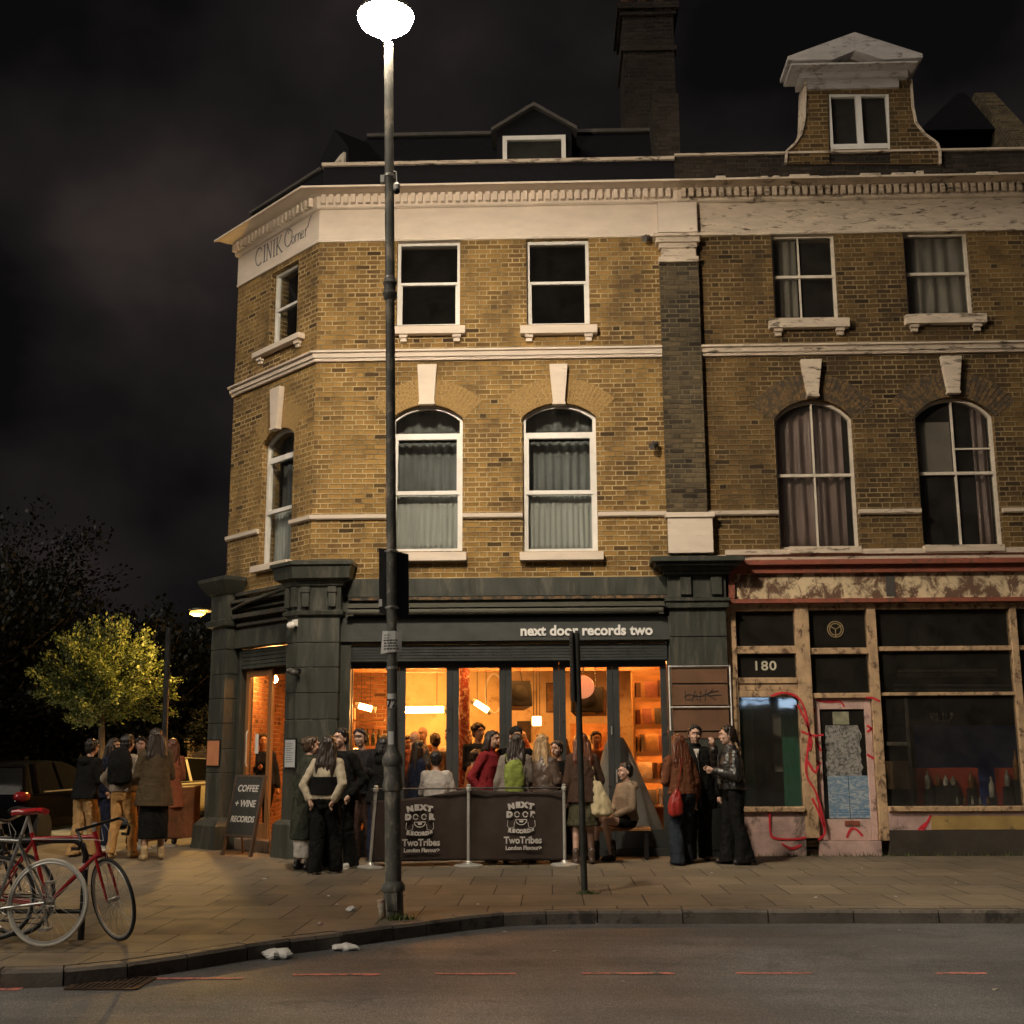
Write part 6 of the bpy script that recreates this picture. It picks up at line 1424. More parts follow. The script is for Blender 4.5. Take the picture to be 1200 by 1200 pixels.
def printing(o, A, d, nrm, cz, cu, s):
    """emblem and wording printed on the banner; cu = centre along it (m), cz = emblem centre height"""
    dn_ = d.normalized(); fr_ = Matrix(((dn_.x, nrm.x, 0, A.x), (dn_.y, nrm.y, 0, A.y), (0, 0, 1, 0), (0, 0, 0, 1)))
    D_ = -.018
    WORLD[o.name] = Matrix.Identity(4)
    def T_(b, size, u, v, rot=0, bold=.004, sx=1): return text(b, size, pr_, o, 'lettering', fr_, u, D_, v, 'CENTER', .001, bold, 0, sx, rot)
    for i, c in enumerate('NEXT'): T_(c, .125 * s, cu + (-.17 + .113 * i) * s, cz + (.17 + .022 * (1 if i in (1, 2) else 0)) * s, R((10, 3, -3, -10)[i]), .009, 1.15)
    T_('D', .13 * s, cu - .21 * s, cz + .0 * s + .02, 0, .010, 1.05); T_('R', .13 * s, cu + .21 * s, cz + .02, 0, .010, 1.05)
    for i, c in enumerate('RECORDS'): T_(c, .085 * s, cu + (-.21 + .07 * i) * s, cz + (-.235 - .018 * (1 - abs(i - 3) / 3)) * s, R(-9 + 3 * i), .006, 1.05)
    # grinning face emblem between D and R
    m = MB(fr_); e = cu; zc2 = cz
    m.tube([(e + a, D_, zc2 + b) for a, b in arcpts(-.075 * s, .07 * s, .042 * s, .045 * s, 0, 330, 12)], .010 * s, 5); m.tube([(e + a, D_, zc2 + b) for a, b in arcpts(.075 * s, .07 * s, .042 * s, .045 * s, 0, 330, 12)], .010 * s, 5)
    m.tube([(e + a, D_, zc2 + b) for a, b in arcpts(0, -.02 * s, .10 * s, .09 * s, 180, 360, 12)], .009 * s, 5)
    m.tube([(e - .10 * s, D_, zc2 - .02 * s), (e + .10 * s, D_, zc2 - .02 * s)], .008 * s, 5)
    m.prism([(e - .04 * s, zc2 - .035 * s), (e + .04 * s, zc2 - .035 * s), (e + .03 * s, zc2 - .068 * s), (e - .03 * s, zc2 - .068 * s)], D_ - .002, D_ + .002)
    for sx in (-1, 1): m.tube([(e + sx * .24 * s, D_, zc2 - .03 * s), (e + sx * .25 * s, D_, zc2 - .13 * s), (e + sx * .21 * s, D_, zc2 - .17 * s), (e + sx * .13 * s, D_, zc2 - .15 * s), (e + sx * .12 * s, D_, zc2 - .06 * s)], .006 * s, 5)
    m.build('emblem', pr_, o)
    T_('TwoTribes', .165 * s, cu + .02, cz - .43 * s, 0, .004, .92); T_('London Flavour>', .098 * s, cu + .03, cz - .54 * s, 0, .003, .95)
A_, B_ = posts[0], posts[1]
ban = cloth('barrier_banner', A_, B_, .84, .99, .07, M['banner'], 'brown barrier banner partly hidden by the street lamp, left of the middle steel post', seed=1)
L_ = (B_ - A_).length
printing(ban[0], ban[1], ban[2], ban[3], .58, L_ * .50, .73)
A2, B2 = posts[1], posts[2]
ban2 = cloth('barrier_banner', A2, B2, .99, .96, .06, M['banner'], 'brown barrier banner between the middle and right steel posts with pale printing', seed=2)
L2 = (B2 - A2).length
printing(ban2[0], ban2[1], ban2[2], ban2[3], .60, L2 * .55, .74)
for b0_, b1_ in ((posts[0], posts[1]), (posts[1], posts[2])):
    m = MB(); m.tube([(b0_.x, b0_.y, .995), (b1_.x, b1_.y, .99)], .011, 8); rr_ = m.build('barrier_rail', M['black'], None)
    tag(rr_, 'thin dark rail carrying the banner %s' % ('behind the street lamp' if b0_ is posts[0] else 'right of the middle post'), 'rail')
A3 = posts[3]; B3 = posts[4]; C3 = G(236, 988)
b3 = cloth('barrier_banner', B3, Vector((C3.x, C3.y, 0)), .95, .93, .1, M['banner2'], 'copper-lit brown barrier banner between the dark post and the corner pier', seed=4)
b4 = cloth('barrier_banner', A3, B3, .95, .95, .1, M['banner2'], 'copper-lit brown barrier banner behind the person in the long skirt', seed=5)

# ================================================================ SIGN POLE on the kerb side
SB = G(685, 1046); st_ = F(675.5, 742, SB.y)
o = empty('sign_pole', SB, 'slim dark kerbside pole leaning left with a sign plate seen edge-on', 'sign post')
m = MB(); tilt = Vector((st_.x - SB.x, 0, st_.z)); m.tube([SB, SB + tilt], .036, 12); m.tube([(SB.x, SB.y, .0), (SB.x, SB.y, .02)], .05, 12); m.build('pole', paint('dark_grey_pole', (.06, .06, .055), .5, .3, var=.4, sc=8), o, smooth=True)
m = MB(); za, zb = F(674, 822, SB.y).z, st_.z + .02
def px_(z_): return SB.x + tilt.x * z_ / tilt.z
m.add([(px_(za) - .05, SB.y - .06, za), (px_(za) - .04, SB.y - .06, za), (px_(za) - .01, SB.y + .4, za), (px_(za) - .0, SB.y + .4, za), (px_(zb) - .05, SB.y - .06, zb), (px_(zb) - .04, SB.y - .06, zb), (px_(zb) - .01, SB.y + .4, zb), (px_(zb) - .0, SB.y + .4, zb)], [(0, 1, 3, 2), (4, 6, 7, 5), (0, 4, 5, 1), (2, 3, 7, 6), (0, 2, 6, 4), (1, 5, 7, 3)])
m.build('sign_plate', M['black'], o)
m = MB(); n_ = 16
for k in range(n_): z_ = za + .04 + (zb - za - .08) * k / n_; m.box(px_(z_) - .075, px_(z_) - .052, SB.y - .062, SB.y - .056, z_, z_ + .018)
m.box(px_(zb) - .078, px_(za) - .049, SB.y - .056, SB.y - .05, za, zb); m.build('perforated_strip', M['lead'], o)

# ================================================================ A-BOARD, POSTERS, CAMERAS on the building
ga_ = G(270, 1000); gb_2 = G(290, 1003)
ao = empty('chalkboard', (0, 0, 0), 'leaning chalkboard on the pavement before the corner entrance', 'chalkboard')
m = MB(); m.box(-.27, .27, -.02, .02, .30, 1.13); 
bo = m.build('board', paint('blackboard', (.03, .03, .026), .8, var=.3), ao)
m = MB(); 
for a, b, c, d in ((-.30, -.27, .0, 1.16), (.27, .30, .0, 1.16)): m.box(a, b, -.028, .028, c, d)
m.box(-.27, .27, -.028, .028, 1.13, 1.16); m.box(-.27, .27, -.028, .028, .27, .30); m.build('frame', paint('dark_stained_frame', (.075, .045, .028), .6, var=.3), ao)
m = MB(); 
for xx in (-.285, .285): m.tube([(xx, .03, 1.12), (xx, .42, .0)], .014, 6)
m.build('rear_leg', M['wood'], ao)
for b, zz_, s_ in (('COFFEE', .92, .135), ('+ WINE', .70, .135), ('RECORDS', .48, .12)): text(b, s_, M['chalk'], bo, 'chalk_lettering', FRONT, 0, .021, zz_, 'CENTER', .001, .0035, .1, .9)
gq_ = G(281, 1004); place(ao, (gq_.x - .08, gq_.y + .12, 0), R(-32), R(-12), 0)
def poster(frame, rfun, label, cat, xa, xb, ya, yb, d, matf, lines=0, frm=True):
    u0, u1, v0, v1 = rfun
    m = MB(frame); o = None
    if frm: m.box(u0 - .02, u1 + .02, d, d + .018, v0 - .02, v1 + .02); o = m.build('menu_case', M['black'], None)
    m2 = MB(frame); m2.box(u0, u1, d + .0185, d + .021, v0, v1); pp_ = m2.build('sheet', matf, o)
    if lines:
        m3 = MB(frame)
        for k in range(lines): zz_ = v1 - .06 - (v1 - v0 - .1) * k / lines; m3.box(u0 + .03, u1 - .03 - random.uniform(0, .1), d + .0215, d + .023, zz_, zz_ + .006)
        m3.build('small_print', M['ink'], pp_)
    return o
r1 = (ul_0 + .05, ul_1 - .05, Cc(252, 897, .22)[1], Cc(252, 868, .22)[1])
po = poster(CHAM, r1, '', '', 0, 0, 0, 0, .222, paint('orange_poster', (.55, .22, .10), .7, var=.2), 0)
tag(po, 'tall orange poster in a slim case on the left entrance pier', 'poster')
u_a, u_b = Cc(334.5, 883, PD)[0], Cc(348, 883, PD)[0]
r2_ = (u_a + .02, u_b - .02, Cc(341, 899, PD)[1], Cc(341, 867, PD)[1])
po = poster(CHAM, r2_, '', '', 0, 0, 0, 0, PD + .002, paint('pale_menu', (.48, .50, .52), .7, var=.15), 9)
tag(po, 'pale menu in a dark case on the corner pier right of the entrance', 'menu board')
cc_ = Cc(340, 733, PD + .1); o = empty('security_camera', (C0 + CN * (PD + .1) + CD * cc_[0]) + Vector((0, 0, cc_[1])), 'round white dome camera high on the corner pier', 'camera')
m = MB(CHAM); m.ell((cc_[0], PD + .09, cc_[1]), .06); m.build('dome', M['white'], o, smooth=True); m = MB(CHAM); m.box(cc_[0] - .05, cc_[0] + .05, PD + .0, PD + .04, cc_[1] - .01, cc_[1] + .09); m.build('bracket', M['white'], o)
cc_ = Cc(344, 786, PD + .1); o = empty('spotlight', (C0 + CN * (PD + .1) + CD * cc_[0]) + Vector((0, 0, cc_[1])), 'unlit twin spotlight on the corner pier beside the entrance shutter', 'spotlight')
m = MB(CHAM); m.ell((cc_[0] - .05, PD + .12, cc_[1]), (.05, .07, .045)); m.ell((cc_[0] + .06, PD + .12, cc_[1] - .03), (.05, .07, .045)); m.build('lamp_head', M['lead'], o, smooth=True)
m = MB(CHAM); m.box(cc_[0] - .04, cc_[0] + .04, PD, PD + .06, cc_[1] - .04, cc_[1] + .03); m.build('bracket', M['black'], o)
for x, y, l in ((757, 278, 'small grey camera under the frieze beside the pier capital'), (766, 520, 'small dark camera on the brickwork beside the dark pier')):
    p = F(x, y, -.1); o = empty('security_camera', p, l, 'camera')
    m = MB(); m.tube([p + Vector((.03, .1, .04)), p + Vector((0, 0, .03))], .02, 6); m.build('bracket', M['lead'], o); m = MB(); m.tube([p + Vector((.04, .02, 0)), p + Vector((-.04, -.08, -.06))], [.045, .05], 12); m.build('camera_body', M['lead'], o, smooth=True)

# ================================================================ LITTER AND STREET IRON
def blob(name, label, cat, x, y, z, r, mat, seed, fl=.35, grp=None):
    g_ = G(x, y, z); m = MB(); m.ell((0, 0, 0), (r, r * .7, r * fl), None, 16, 9)
    m.v = [Vector(v) * (1 + .45 * mnoise.noise(Vector(v) * (2.2 / r) + Vector((seed, 0, 0)))) for v in m.v]
    o = m.build(name, mat, None, smooth=False); o.location = (g_.x, g_.y, z + r * fl * .8); tag(o, label, cat, grp); return o
blob('napkin', 'crumpled white napkin in the gutter nearest the drain', 'litter', 324, 1123, -.12, .12, M['paper'], 1)
blob('napkin', 'flattened white napkin in the gutter left of the street lamp', 'litter', 404, 1113, -.12, .12, M['paper'], 2, .22)
blob('paper_scrap', 'small white scrap on the pavement left of the street lamp', 'litter', 411, 1068, 0, .045, M['paper'], 3, .6)
blob('paper_scrap', 'tiny pinkish scrap near the kerb edge left of the lamp', 'litter', 375, 1084, 0, .022, M['pinktile'], 4, .7)
g_ = G(449, 1076); m = MB(); m.lathe([(.028, 0), (.033, .01), (.038, .15), (.036, .155)], seg=14); o = m.build('paper_cup', paint('printed_cup', (.55, .50, .40), .6, var=.5, sc=30, dirt=(.3, .12, .06), dirt_amt=.45, dirt_sc=25), None, smooth=True); tag(o, 'patterned paper cup leaning on the foot of the street lamp', 'cup'); place(o, (g_.x, g_.y - .02, .01), 0, 0, R(-8))
g_ = G(634, 1079, -.12); m = MB(); m.tube([(-.07, 0, .035), (.07, .01, .035)], .032, 12); m.tube([(.07, .01, .035), (.10, .012, .035)], [.03, .012], 10); o = m.build('plastic_bottle', paint('clear_wrapper', (.5, .5, .42), .35, var=.4, sc=15), None, smooth=True); tag(o, 'pale bottle lying in the gutter in front of the banner', 'bottle'); o.location = (g_.x, g_.y, -.12)
random.seed(5)
m = MB()
for (x, y) in [(612, 1080), (620, 1081), (605, 1079), (665, 1082), (700, 1083), (830, 1079), (777, 1081), (940, 1103), (1054, 1090), (845, 1108), (650, 1115), (765, 1140), (730, 1150), (1166, 1160), (1096, 1178), (640, 1128), (875, 1118), (290, 1118), (455, 1095), (550, 1088), (592, 1092), (1175, 1082)]:
    g_ = G(x, y, -.12); s = random.uniform(.006, .019); m.ell((g_.x, g_.y, -.118), (s * random.uniform(.7, 2.2), s, s * .4), Matrix.Rotation(random.uniform(0, 3), 3, 'Z'), 6, 4)
tag(m.build('gutter_grit', paint('grit', (.42, .38, .32), .8, var=.4), None), 'scattered pale scraps and grit on the road and in the gutter', 'litter', None, 'stuff')
m = MB()
for (x, y) in [(822, 1029), (1050, 1051), (956, 1052), (834, 1023), (940, 1022), (560, 1060), (430, 1036), (385, 1050), (395, 1060), (360, 1045), (310, 1030), (700, 1038), (1120, 1035), (1010, 1018)]:
    g_ = G(x, y, 0); s = random.uniform(.006, .018); m.ell((g_.x, g_.y, .003), (s * random.uniform(.8, 2.4), s, s * .35), Matrix.Rotation(random.uniform(0, 3), 3, 'Z'), 6, 4)
tag(m.build('pavement_scraps', M['paper'], None), 'cigarette ends and small pale scraps on the paving', 'litter', None, 'stuff')
# drain grate
a = G(78, 1160, -.12); b = G(172, 1152, -.12); o = empty('drain_grate', ((a + b) / 2), 'rusty slotted drain grate in the gutter below the bicycles', 'drain')
gx0, gx1, gy0, gy1 = a.x, b.x, a.y, b.y + .16
m = MB(); m.box(gx0, gx1, gy0, gy1, -.1195, -.117); m.build('pit', M['ink'], o)
m = MB(); ir = paint('rusty_iron', (.09, .055, .035), .7, .5, var=.4)
m.box(gx0, gx1, gy0 - .02, gy0 + .01, -.119, -.108); m.box(gx0, gx1, gy1 - .01, gy1 + .02, -.119, -.108); m.box(gx0 - .02, gx0 + .01, gy0, gy1, -.119, -.109); m.box(gx1 - .01, gx1 + .02, gy0, gy1, -.119, -.109)
for k in range(12): u = gx0 + (gx1 - gx0) * (k + .5) / 12; m.box(u - .009, u + .009, gy0 + .01, gy1 - .01, -.117, -.110)
m.box(gx0 + .01, gx1 - .01, (gy0 + gy1) / 2 - .012, (gy0 + gy1) / 2 + .012, -.1165, -.1085); m.build('grate', ir, o)
# weeds round the lamp foot, moss by the wall
random.seed(8); m = MB()
def tuft(x, y, n, h):
    for k in range(n):
        p = Vector((x + random.gauss(0, .05), y + random.gauss(0, .03), 0)); a = random.uniform(0, 2 * PI); t = p + Vector((math.cos(a) * h * .5, math.sin(a) * h * .5, h * random.uniform(.5, 1.2))); s = Vector((-math.sin(a), math.cos(a), 0)) * .007
        m.add([p - s, p + s, t], [(0, 1, 2)])
g_ = G(468, 1078)
for k in range(5): tuft(g_.x + k * .03 - .05, g_.y + random.uniform(-.02, .04), 26, .05)
g_ = G(688, 1047)
for k in range(3): tuft(g_.x + k * .05 - .03, g_.y - .04, 20, .045)
for k in range(40): q_ = F(860 + k * 9, 1000, -.06); tuft(q_.x, -.08, 7, .07)
tag(m.build('weeds', M['leaf'], None, recalc=False), 'short green weeds at the foot of the posts and along the wall', 'weeds', None, 'stuff')
# ================================================================ BICYCLES AND RACK
M['bikered'] = paint('red_bike_enamel', (.42, .012, .018), .22, 0, var=.1, bump=0, spec=.8); M['bikegrey'] = paint('silver_bike_enamel', (.36, .36, .35), .25, .6, var=.1, bump=0)
M['whitetyre'] = paint('off_white_tyre', (.60, .57, .50), .7, var=.2, sc=8)
def bicycle(label, framem, rear_tyre, front_tyre, steer=0, saddle=None, drop=True, h=.52):
    """rear hub at x=-.50, front hub at x=+.50; +x is forward; ground at 0"""
    o = empty('bicycle', (0, 0, 0), label, 'bicycle', 'bicycles at the kerbside rack'); Rw = .335
    rh, fh, bbp = Vector((-.50, 0, Rw)), Vector((.50, 0, Rw)), Vector((-.07, 0, .28))
    st, ht, hb = Vector((-.21, 0, .80)), Vector((.32, 0, .82)), Vector((.355, 0, .70))
    m = MB(); m.tube([st, ht], .016, 10); m.tube([hb, bbp], .018, 10); m.tube([st + Vector((-.018, 0, .05)), bbp], .016, 10); m.tube([ht + Vector((-.012, 0, .04)), hb + Vector((.01, 0, -.03))], .021, 10)
    for s in (-1, 1): m.tube([st + Vector((0, s * .012, -.02)), rh + Vector((0, s * .06, 0))], .009, 8); m.tube([bbp + Vector((0, s * .03, 0)), rh + Vector((0, s * .06, 0))], .010, 8)
    m.build('frame', framem, o, smooth=True)
    def wheel(c, tyre, par, nm='wheel'):
        w_ = MB(); ring = [(c.x + (Rw - .033) * math.cos(a), c.y, c.z + (Rw - .033) * math.sin(a)) for a in [2 * PI * i / 40 for i in range(40)]]
        w_.tube(ring, .012, 6, closed=True); ww = w_.build(nm, M['chrome'], par, smooth=True)
        t_ = MB(); ring = [(c.x + (Rw - .016) * math.cos(a), c.y, c.z + (Rw - .016) * math.sin(a)) for a in [2 * PI * i / 44 for i in range(44)]]; t_.tube(ring, .0145, 8, closed=True); 
        t_.build('tyre', tyre, ww if par is o else par, smooth=True)
        s_ = MB(); 
        for i in range(28): a = 2 * PI * i / 28; a2 = a + (.35 if i % 2 else -.35); s_.tube([(c.x + .02 * math.cos(a2), c.y + (.03 if i % 2 else -.03), c.z + .02 * math.sin(a2)), (c.x + (Rw - .04) * math.cos(a), c.y, c.z + (Rw - .04) * math.sin(a))], .0016, 4)
        s_.tube([(c.x, c.y - .05, c.z), (c.x, c.y + .05, c.z)], .018, 10); s_.build('spokes', M['chrome'], ww if par is o else par); return ww
    wheel(rh, rear_tyre, o)
    fk = bpy.data.objects.new('fork', None)
    piv = ht; ax = (ht - hb).normalized()
    m = MB()
    for s in (-1, 1): m.tube([hb + Vector((.01, s * .045, -.03)), hb.lerp(fh, .6) + Vector((.0, s * .05, 0)), fh + Vector((0, s * .05, 0))], [.013, .012, .009], 8)
    m.tube([hb + Vector((.01, -.045, -.03)), hb + Vector((.01, .045, -.03))], .016, 8)
    fo = m.build('fork', framem, o, smooth=True)
    wheel(fh, front_tyre, fo, 'front_wheel')
    hbm = MB(); stem = ht + ax * .10; hbm.tube([ht + ax * .03, stem], .015, 8); hbm.tube([stem, stem + Vector((.08, 0, .01))], .014, 8); c = stem + Vector((.08, 0, .01))
    hbm.build('stem', M['chrome'], fo, smooth=True)
    m = MB()
    if drop:
        for s in (-1, 1): m.tube([c, c + Vector((0, s * .19, 0)), c + Vector((.07, s * .205, -.01)), c + Vector((.11, s * .21, -.06)), c + Vector((.07, s * .215, -.13)), c + Vector((-.03, s * .22, -.14))], .0125, 8)
    else:
        for s in (-1, 1): m.tube([c, c + Vector((-.01, s * .12, .02)), c + Vector((-.06, s * .29, .03))], .013, 8)
    m.build('handlebar', M['black'], fo, smooth=True)
    # turn the steering assembly about the head axis
    T_ = Matrix.Translation(piv) @ Matrix.Rotation(steer, 4, ax) @ Matrix.Translation(-piv)
    for q in [fo] + list(fo.children):
        q.data.transform(T_)
    for q in fo.children:
        pass
    sm = MB(); sp0 = st + Vector((-.018, 0, .05)); sp1 = sp0 + (sp0 - bbp).normalized() * .14; sm.tube([sp0, sp1], .0135, 8); sm.build('seat_post', M['chrome'], o, smooth=True)
    sm = MB(); c = sp1 + Vector((0, 0, .03)); pr_ = [(-.14, .075, 0.012), (-.10, .08, .02), (-.02, .05, .012), (.08, .022, .008), (.14, .018, .0)]
    vs = []
    for x_, w_, z_ in pr_:
        for k in range(8): a = 2 * PI * k / 8; vs.append((c.x + x_, c.y + w_ * math.cos(a), c.z + z_ + .025 * math.sin(a)))
    sm.add(vs, [(i * 8 + k, i * 8 + (k + 1) % 8, (i + 1) * 8 + (k + 1) % 8, (i + 1) * 8 + k) for i in range(4) for k in range(8)] + [tuple(range(8)), tuple(32 + k for k in range(8))]); sm.build('saddle', saddle or M['black'], o, smooth=True)
    cm = MB(); ch_ = [(bbp.x + .09 * math.cos(2 * PI * i / 28), -.045, bbp.z + .09 * math.sin(2 * PI * i / 28)) for i in range(28)]; cm.tube(ch_, .006, 6, closed=True)
    for i in range(5): a = 2 * PI * i / 5; cm.tube([(bbp.x, -.045, bbp.z), (bbp.x + .09 * math.cos(a), -.045, bbp.z + .09 * math.sin(a))], .006, 5)
    cm.tube([(bbp.x, -.07, bbp.z), (bbp.x + .06, -.08, bbp.z - .155)], .010, 6); cm.tube([(bbp.x, .07, bbp.z), (bbp.x - .06, .08, bbp.z + .155)], .010, 6); cm.tube([(bbp.x, -.07, bbp.z), (bbp.x, .07, bbp.z)], .018, 8)
    cm.box(bbp.x + .02, bbp.x + .10, -.18, -.09, bbp.z - .17, bbp.z - .15); cm.box(bbp.x - .10, bbp.x - .02, .09, .18, bbp.z + .145, bbp.z + .165)
    cm.build('crank', M['chrome'], o, smooth=True)
    cm = MB(); cm.tube([(bbp.x, -.045, bbp.z + .088), (rh.x, -.045, rh.z + .035), (rh.x - .03, -.045, rh.z), (rh.x, -.045, rh.z - .035), (rh.x + .04, -.045, rh.z - .10), (rh.x + .03, -.045, rh.z - .17), (bbp.x, -.045, bbp.z - .088)], .005, 5); cm.build('chain', M['black'], o)
    cm = MB(); cm.tube([stem + Vector((.08, .03, 0)), stem + Vector((.13, .05, -.08)), hb + Vector((.05, .02, -.06))], .003, 5); cm.tube([stem + Vector((.08, -.03, 0)), stem + Vector((.12, -.06, -.12)), ht + Vector((-.05, -.02, -.02)), st + Vector((0, -.02, 0))], .003, 5); cm.build('brake_cable', M['paper'], o, smooth=True)
    return o
g_ = G(70, 1104)
b1 = bicycle('red racing bicycle with black front wheel turned, leaning on the rack', M['bikered'], M['rubber'], M['rubber'], R(-38), M['black'])
fr_g = G(137, 1106); place(b1, (fr_g.x - .56, fr_g.y + .13, 0), R(-4), R(3))
b2 = bicycle('silver bicycle with an off-white tyre and red saddle, nearest the kerb', M['bikegrey'], M['whitetyre'], M['rubber'], R(15), M['bikered'], False)
rw = G(52, 1110); 
place(b2, (rw.x - .5, rw.y + .02, 0), R(180 - 4), R(4))
b3_ = bicycle('black bicycle mostly outside the left edge of the picture', M['black'], M['rubber'], M['rubber'], R(-20), M['black'], False)
place(b3_, (rw.x - .95, rw.y + .42, 0), R(12), R(-4))
rk = empty('bicycle_rack', (0, 0, 0), 'black tubular hoop rack the bicycles lean on', 'bicycle rack'); q = G(88, 1104)
m = MB(); W_ = .9; q0 = Vector((q.x, q.y + .12, 0))
m.tube([q0 + Vector((0, 0, 0)), q0 + Vector((0, 0, .66)), q0 + Vector((-.03, 0, .74)), q0 + Vector((-.10, 0, .78)), q0 + Vector((-W_ + .10, 0, .78)), q0 + Vector((-W_ + .03, 0, .74)), q0 + Vector((-W_, 0, .66)), q0 + Vector((-W_, 0, 0))], .026, 10); m.build('hoop', M['black'], rk, smooth=True)
m = MB(); m.tube([q0 + Vector((-.02, 0, .22)), q0 + Vector((-W_ + .02, 0, .22))], .018, 8); m.build('cross_bar', M['black'], rk, smooth=True)
m = MB(); m.tube([q0 + Vector((0, 0, .55)), q0 + Vector((0, 0, .60))], .031, 10); m.build('sticker_band', M['paper'], rk, smooth=True)
# ================================================================ PEOPLE
def loft(mb, secs, seg=20):
    vs = []; n = len(secs)
    for cx, cy, z_, rx, ry in secs:
        for k in range(seg): a = 2 * PI * k / seg; vs.append((cx + rx * math.cos(a), cy + ry * math.sin(a), z_))
    fs = [(i * seg + k, i * seg + (k + 1) % seg, (i + 1) * seg + (k + 1) % seg, (i + 1) * seg + k) for i in range(n - 1) for k in range(seg)]
    fs += [tuple(range(seg))[::-1], tuple((n - 1) * seg + k for k in range(seg))]
    mb.add(vs, fs)
WARP = [0, 0, 0]
def warp(v):
    hip, sl, tw = WARP; t = v.z
    return Vector((v.x + hip * math.exp(-((t - .92) / .34) ** 2) + tw * max(0, t - 1.0), v.y - sl * max(0, t - 1.0) ** 1.5, v.z))
def fuse(name, mb, mat, parent, vox, smooth_n=2, disp=None, paintfn=None, mats=None):
    """union of the shapes in mb as ONE continuous skin"""
    me = bpy.data.meshes.new('t'); me.from_pydata([tuple(warp(v)) for v in mb.v], [], mb.f)
    bm = bmesh.new(); bm.from_mesh(me); bmesh.ops.recalc_face_normals(bm, faces=bm.faces[:]); bm.to_mesh(me); bm.free()
    o = bpy.data.objects.new('t', me); COL.objects.link(o)
    m = o.modifiers.new('r', 'REMESH'); m.mode = 'VOXEL'; m.voxel_size = vox
    dg = bpy.context.evaluated_depsgraph_get(); out = bpy.data.meshes.new_from_object(o.evaluated_get(dg)); bpy.data.objects.remove(o); bpy.data.meshes.remove(me)
    bm = bmesh.new(); bm.from_mesh(out)
    for _ in range(smooth_n): bmesh.ops.smooth_vert(bm, verts=bm.verts[:], factor=.5, use_axis_x=True, use_axis_y=True, use_axis_z=True)
    if disp:
        bm.normal_update()
        for v in bm.verts: v.co += v.normal * disp(v.co)
    for f in bm.faces:
        f.smooth = True
        if paintfn: f.material_index = paintfn(f.calc_center_median())
    bm.to_mesh(out); bm.free(); out.name = name
    out.materials.clear()
    for q in (mats or [mat]): out.materials.append(q)
    return link(name, out, parent)
def folds(amp, sx=1.0, seed=0):
    def f(c): 
        a = mnoise.noise(Vector((c.x * 9 * sx + seed, c.y * 9 * sx, c.z * 3.2))); b = mnoise.noise(Vector((c.x * 22 + seed, c.y * 22, c.z * 13)))
        return amp * (1.5 * a + .8 * b + .9 * abs(mnoise.noise(Vector((c.x * 14 + seed, c.y * 14, c.z * 22)))))
    return f
def strands(amp, seed=0):
    def f(c): return amp * mnoise.noise(Vector((c.x * 55 + seed, c.y * 55, c.z * 7)))
    return f
SK = {k: paint('skin_' + k, c, .5, var=.12, sc=9, bump=.05) for k, c in dict(pale=(.52, .33, .25), mid=(.42, .25, .17), tan=(.33, .19, .12), dark=(.12, .065, .042)).items()}
M['eye'] = paint('eye', (.03, .02, .015), .2, bump=0); M['lip'] = paint('lip', (.34, .12, .10), .45, bump=0); M['brow'] = paint('brow', (.05, .03, .02), .8, bump=0)
def hairm(n, c): 
    k = NT('hair_' + n); v = k.mapped('Object', (60, 60, 5)); k.col(k.mix(1.0, c, k.ramp(k.noise(v, 1, 3), [(.3, .45), (.7, 1.6)]), 'MULTIPLY')); k.rough(.42); k.bump(k.noise(v, 1, 2), .5, .004); return k.m
HR = {k: hairm(k, c) for k, c in dict(black=(.010, .008, .007), dark=(.022, .014, .010), brown=(.05, .028, .015), auburn=(.10, .032, .014), blond=(.30, .19, .09), grey=(.16, .15, .14)).items()}
def fabric(n, c, rough=.9, var=.25, sheen=.0, spec=.15):
    if n in MATS: return MATS[n]
    return paint(n, c, rough, var=var, sc=5, bump=.25, spec=spec, sheen=sheen)
ARMS = dict(down=((.05, .02, -.29), (.06, -.05, -.53)), pocket=((.11, .08, -.26), (.02, -.07, -.45)), phone=((.06, -.03, -.27), (-.05, -.27, -.20)), mouth=((.09, -.12, -.24), (-.10, -.20, .09)),
            crossed=((.07, -.03, -.27), (-.17, -.20, -.22)), raised=((.10, -.14, -.12), (.04, -.24, .13)), lap=((.07, -.06, -.26), (-.06, -.26, -.36)), wave=((.2, -.05, .02), (.2, -.1, .28)), strap=((.09, -.05, -.24), (-.03, -.15, -.03)), behind=((.10, .1, -.25), (.0, .12, -.44)))
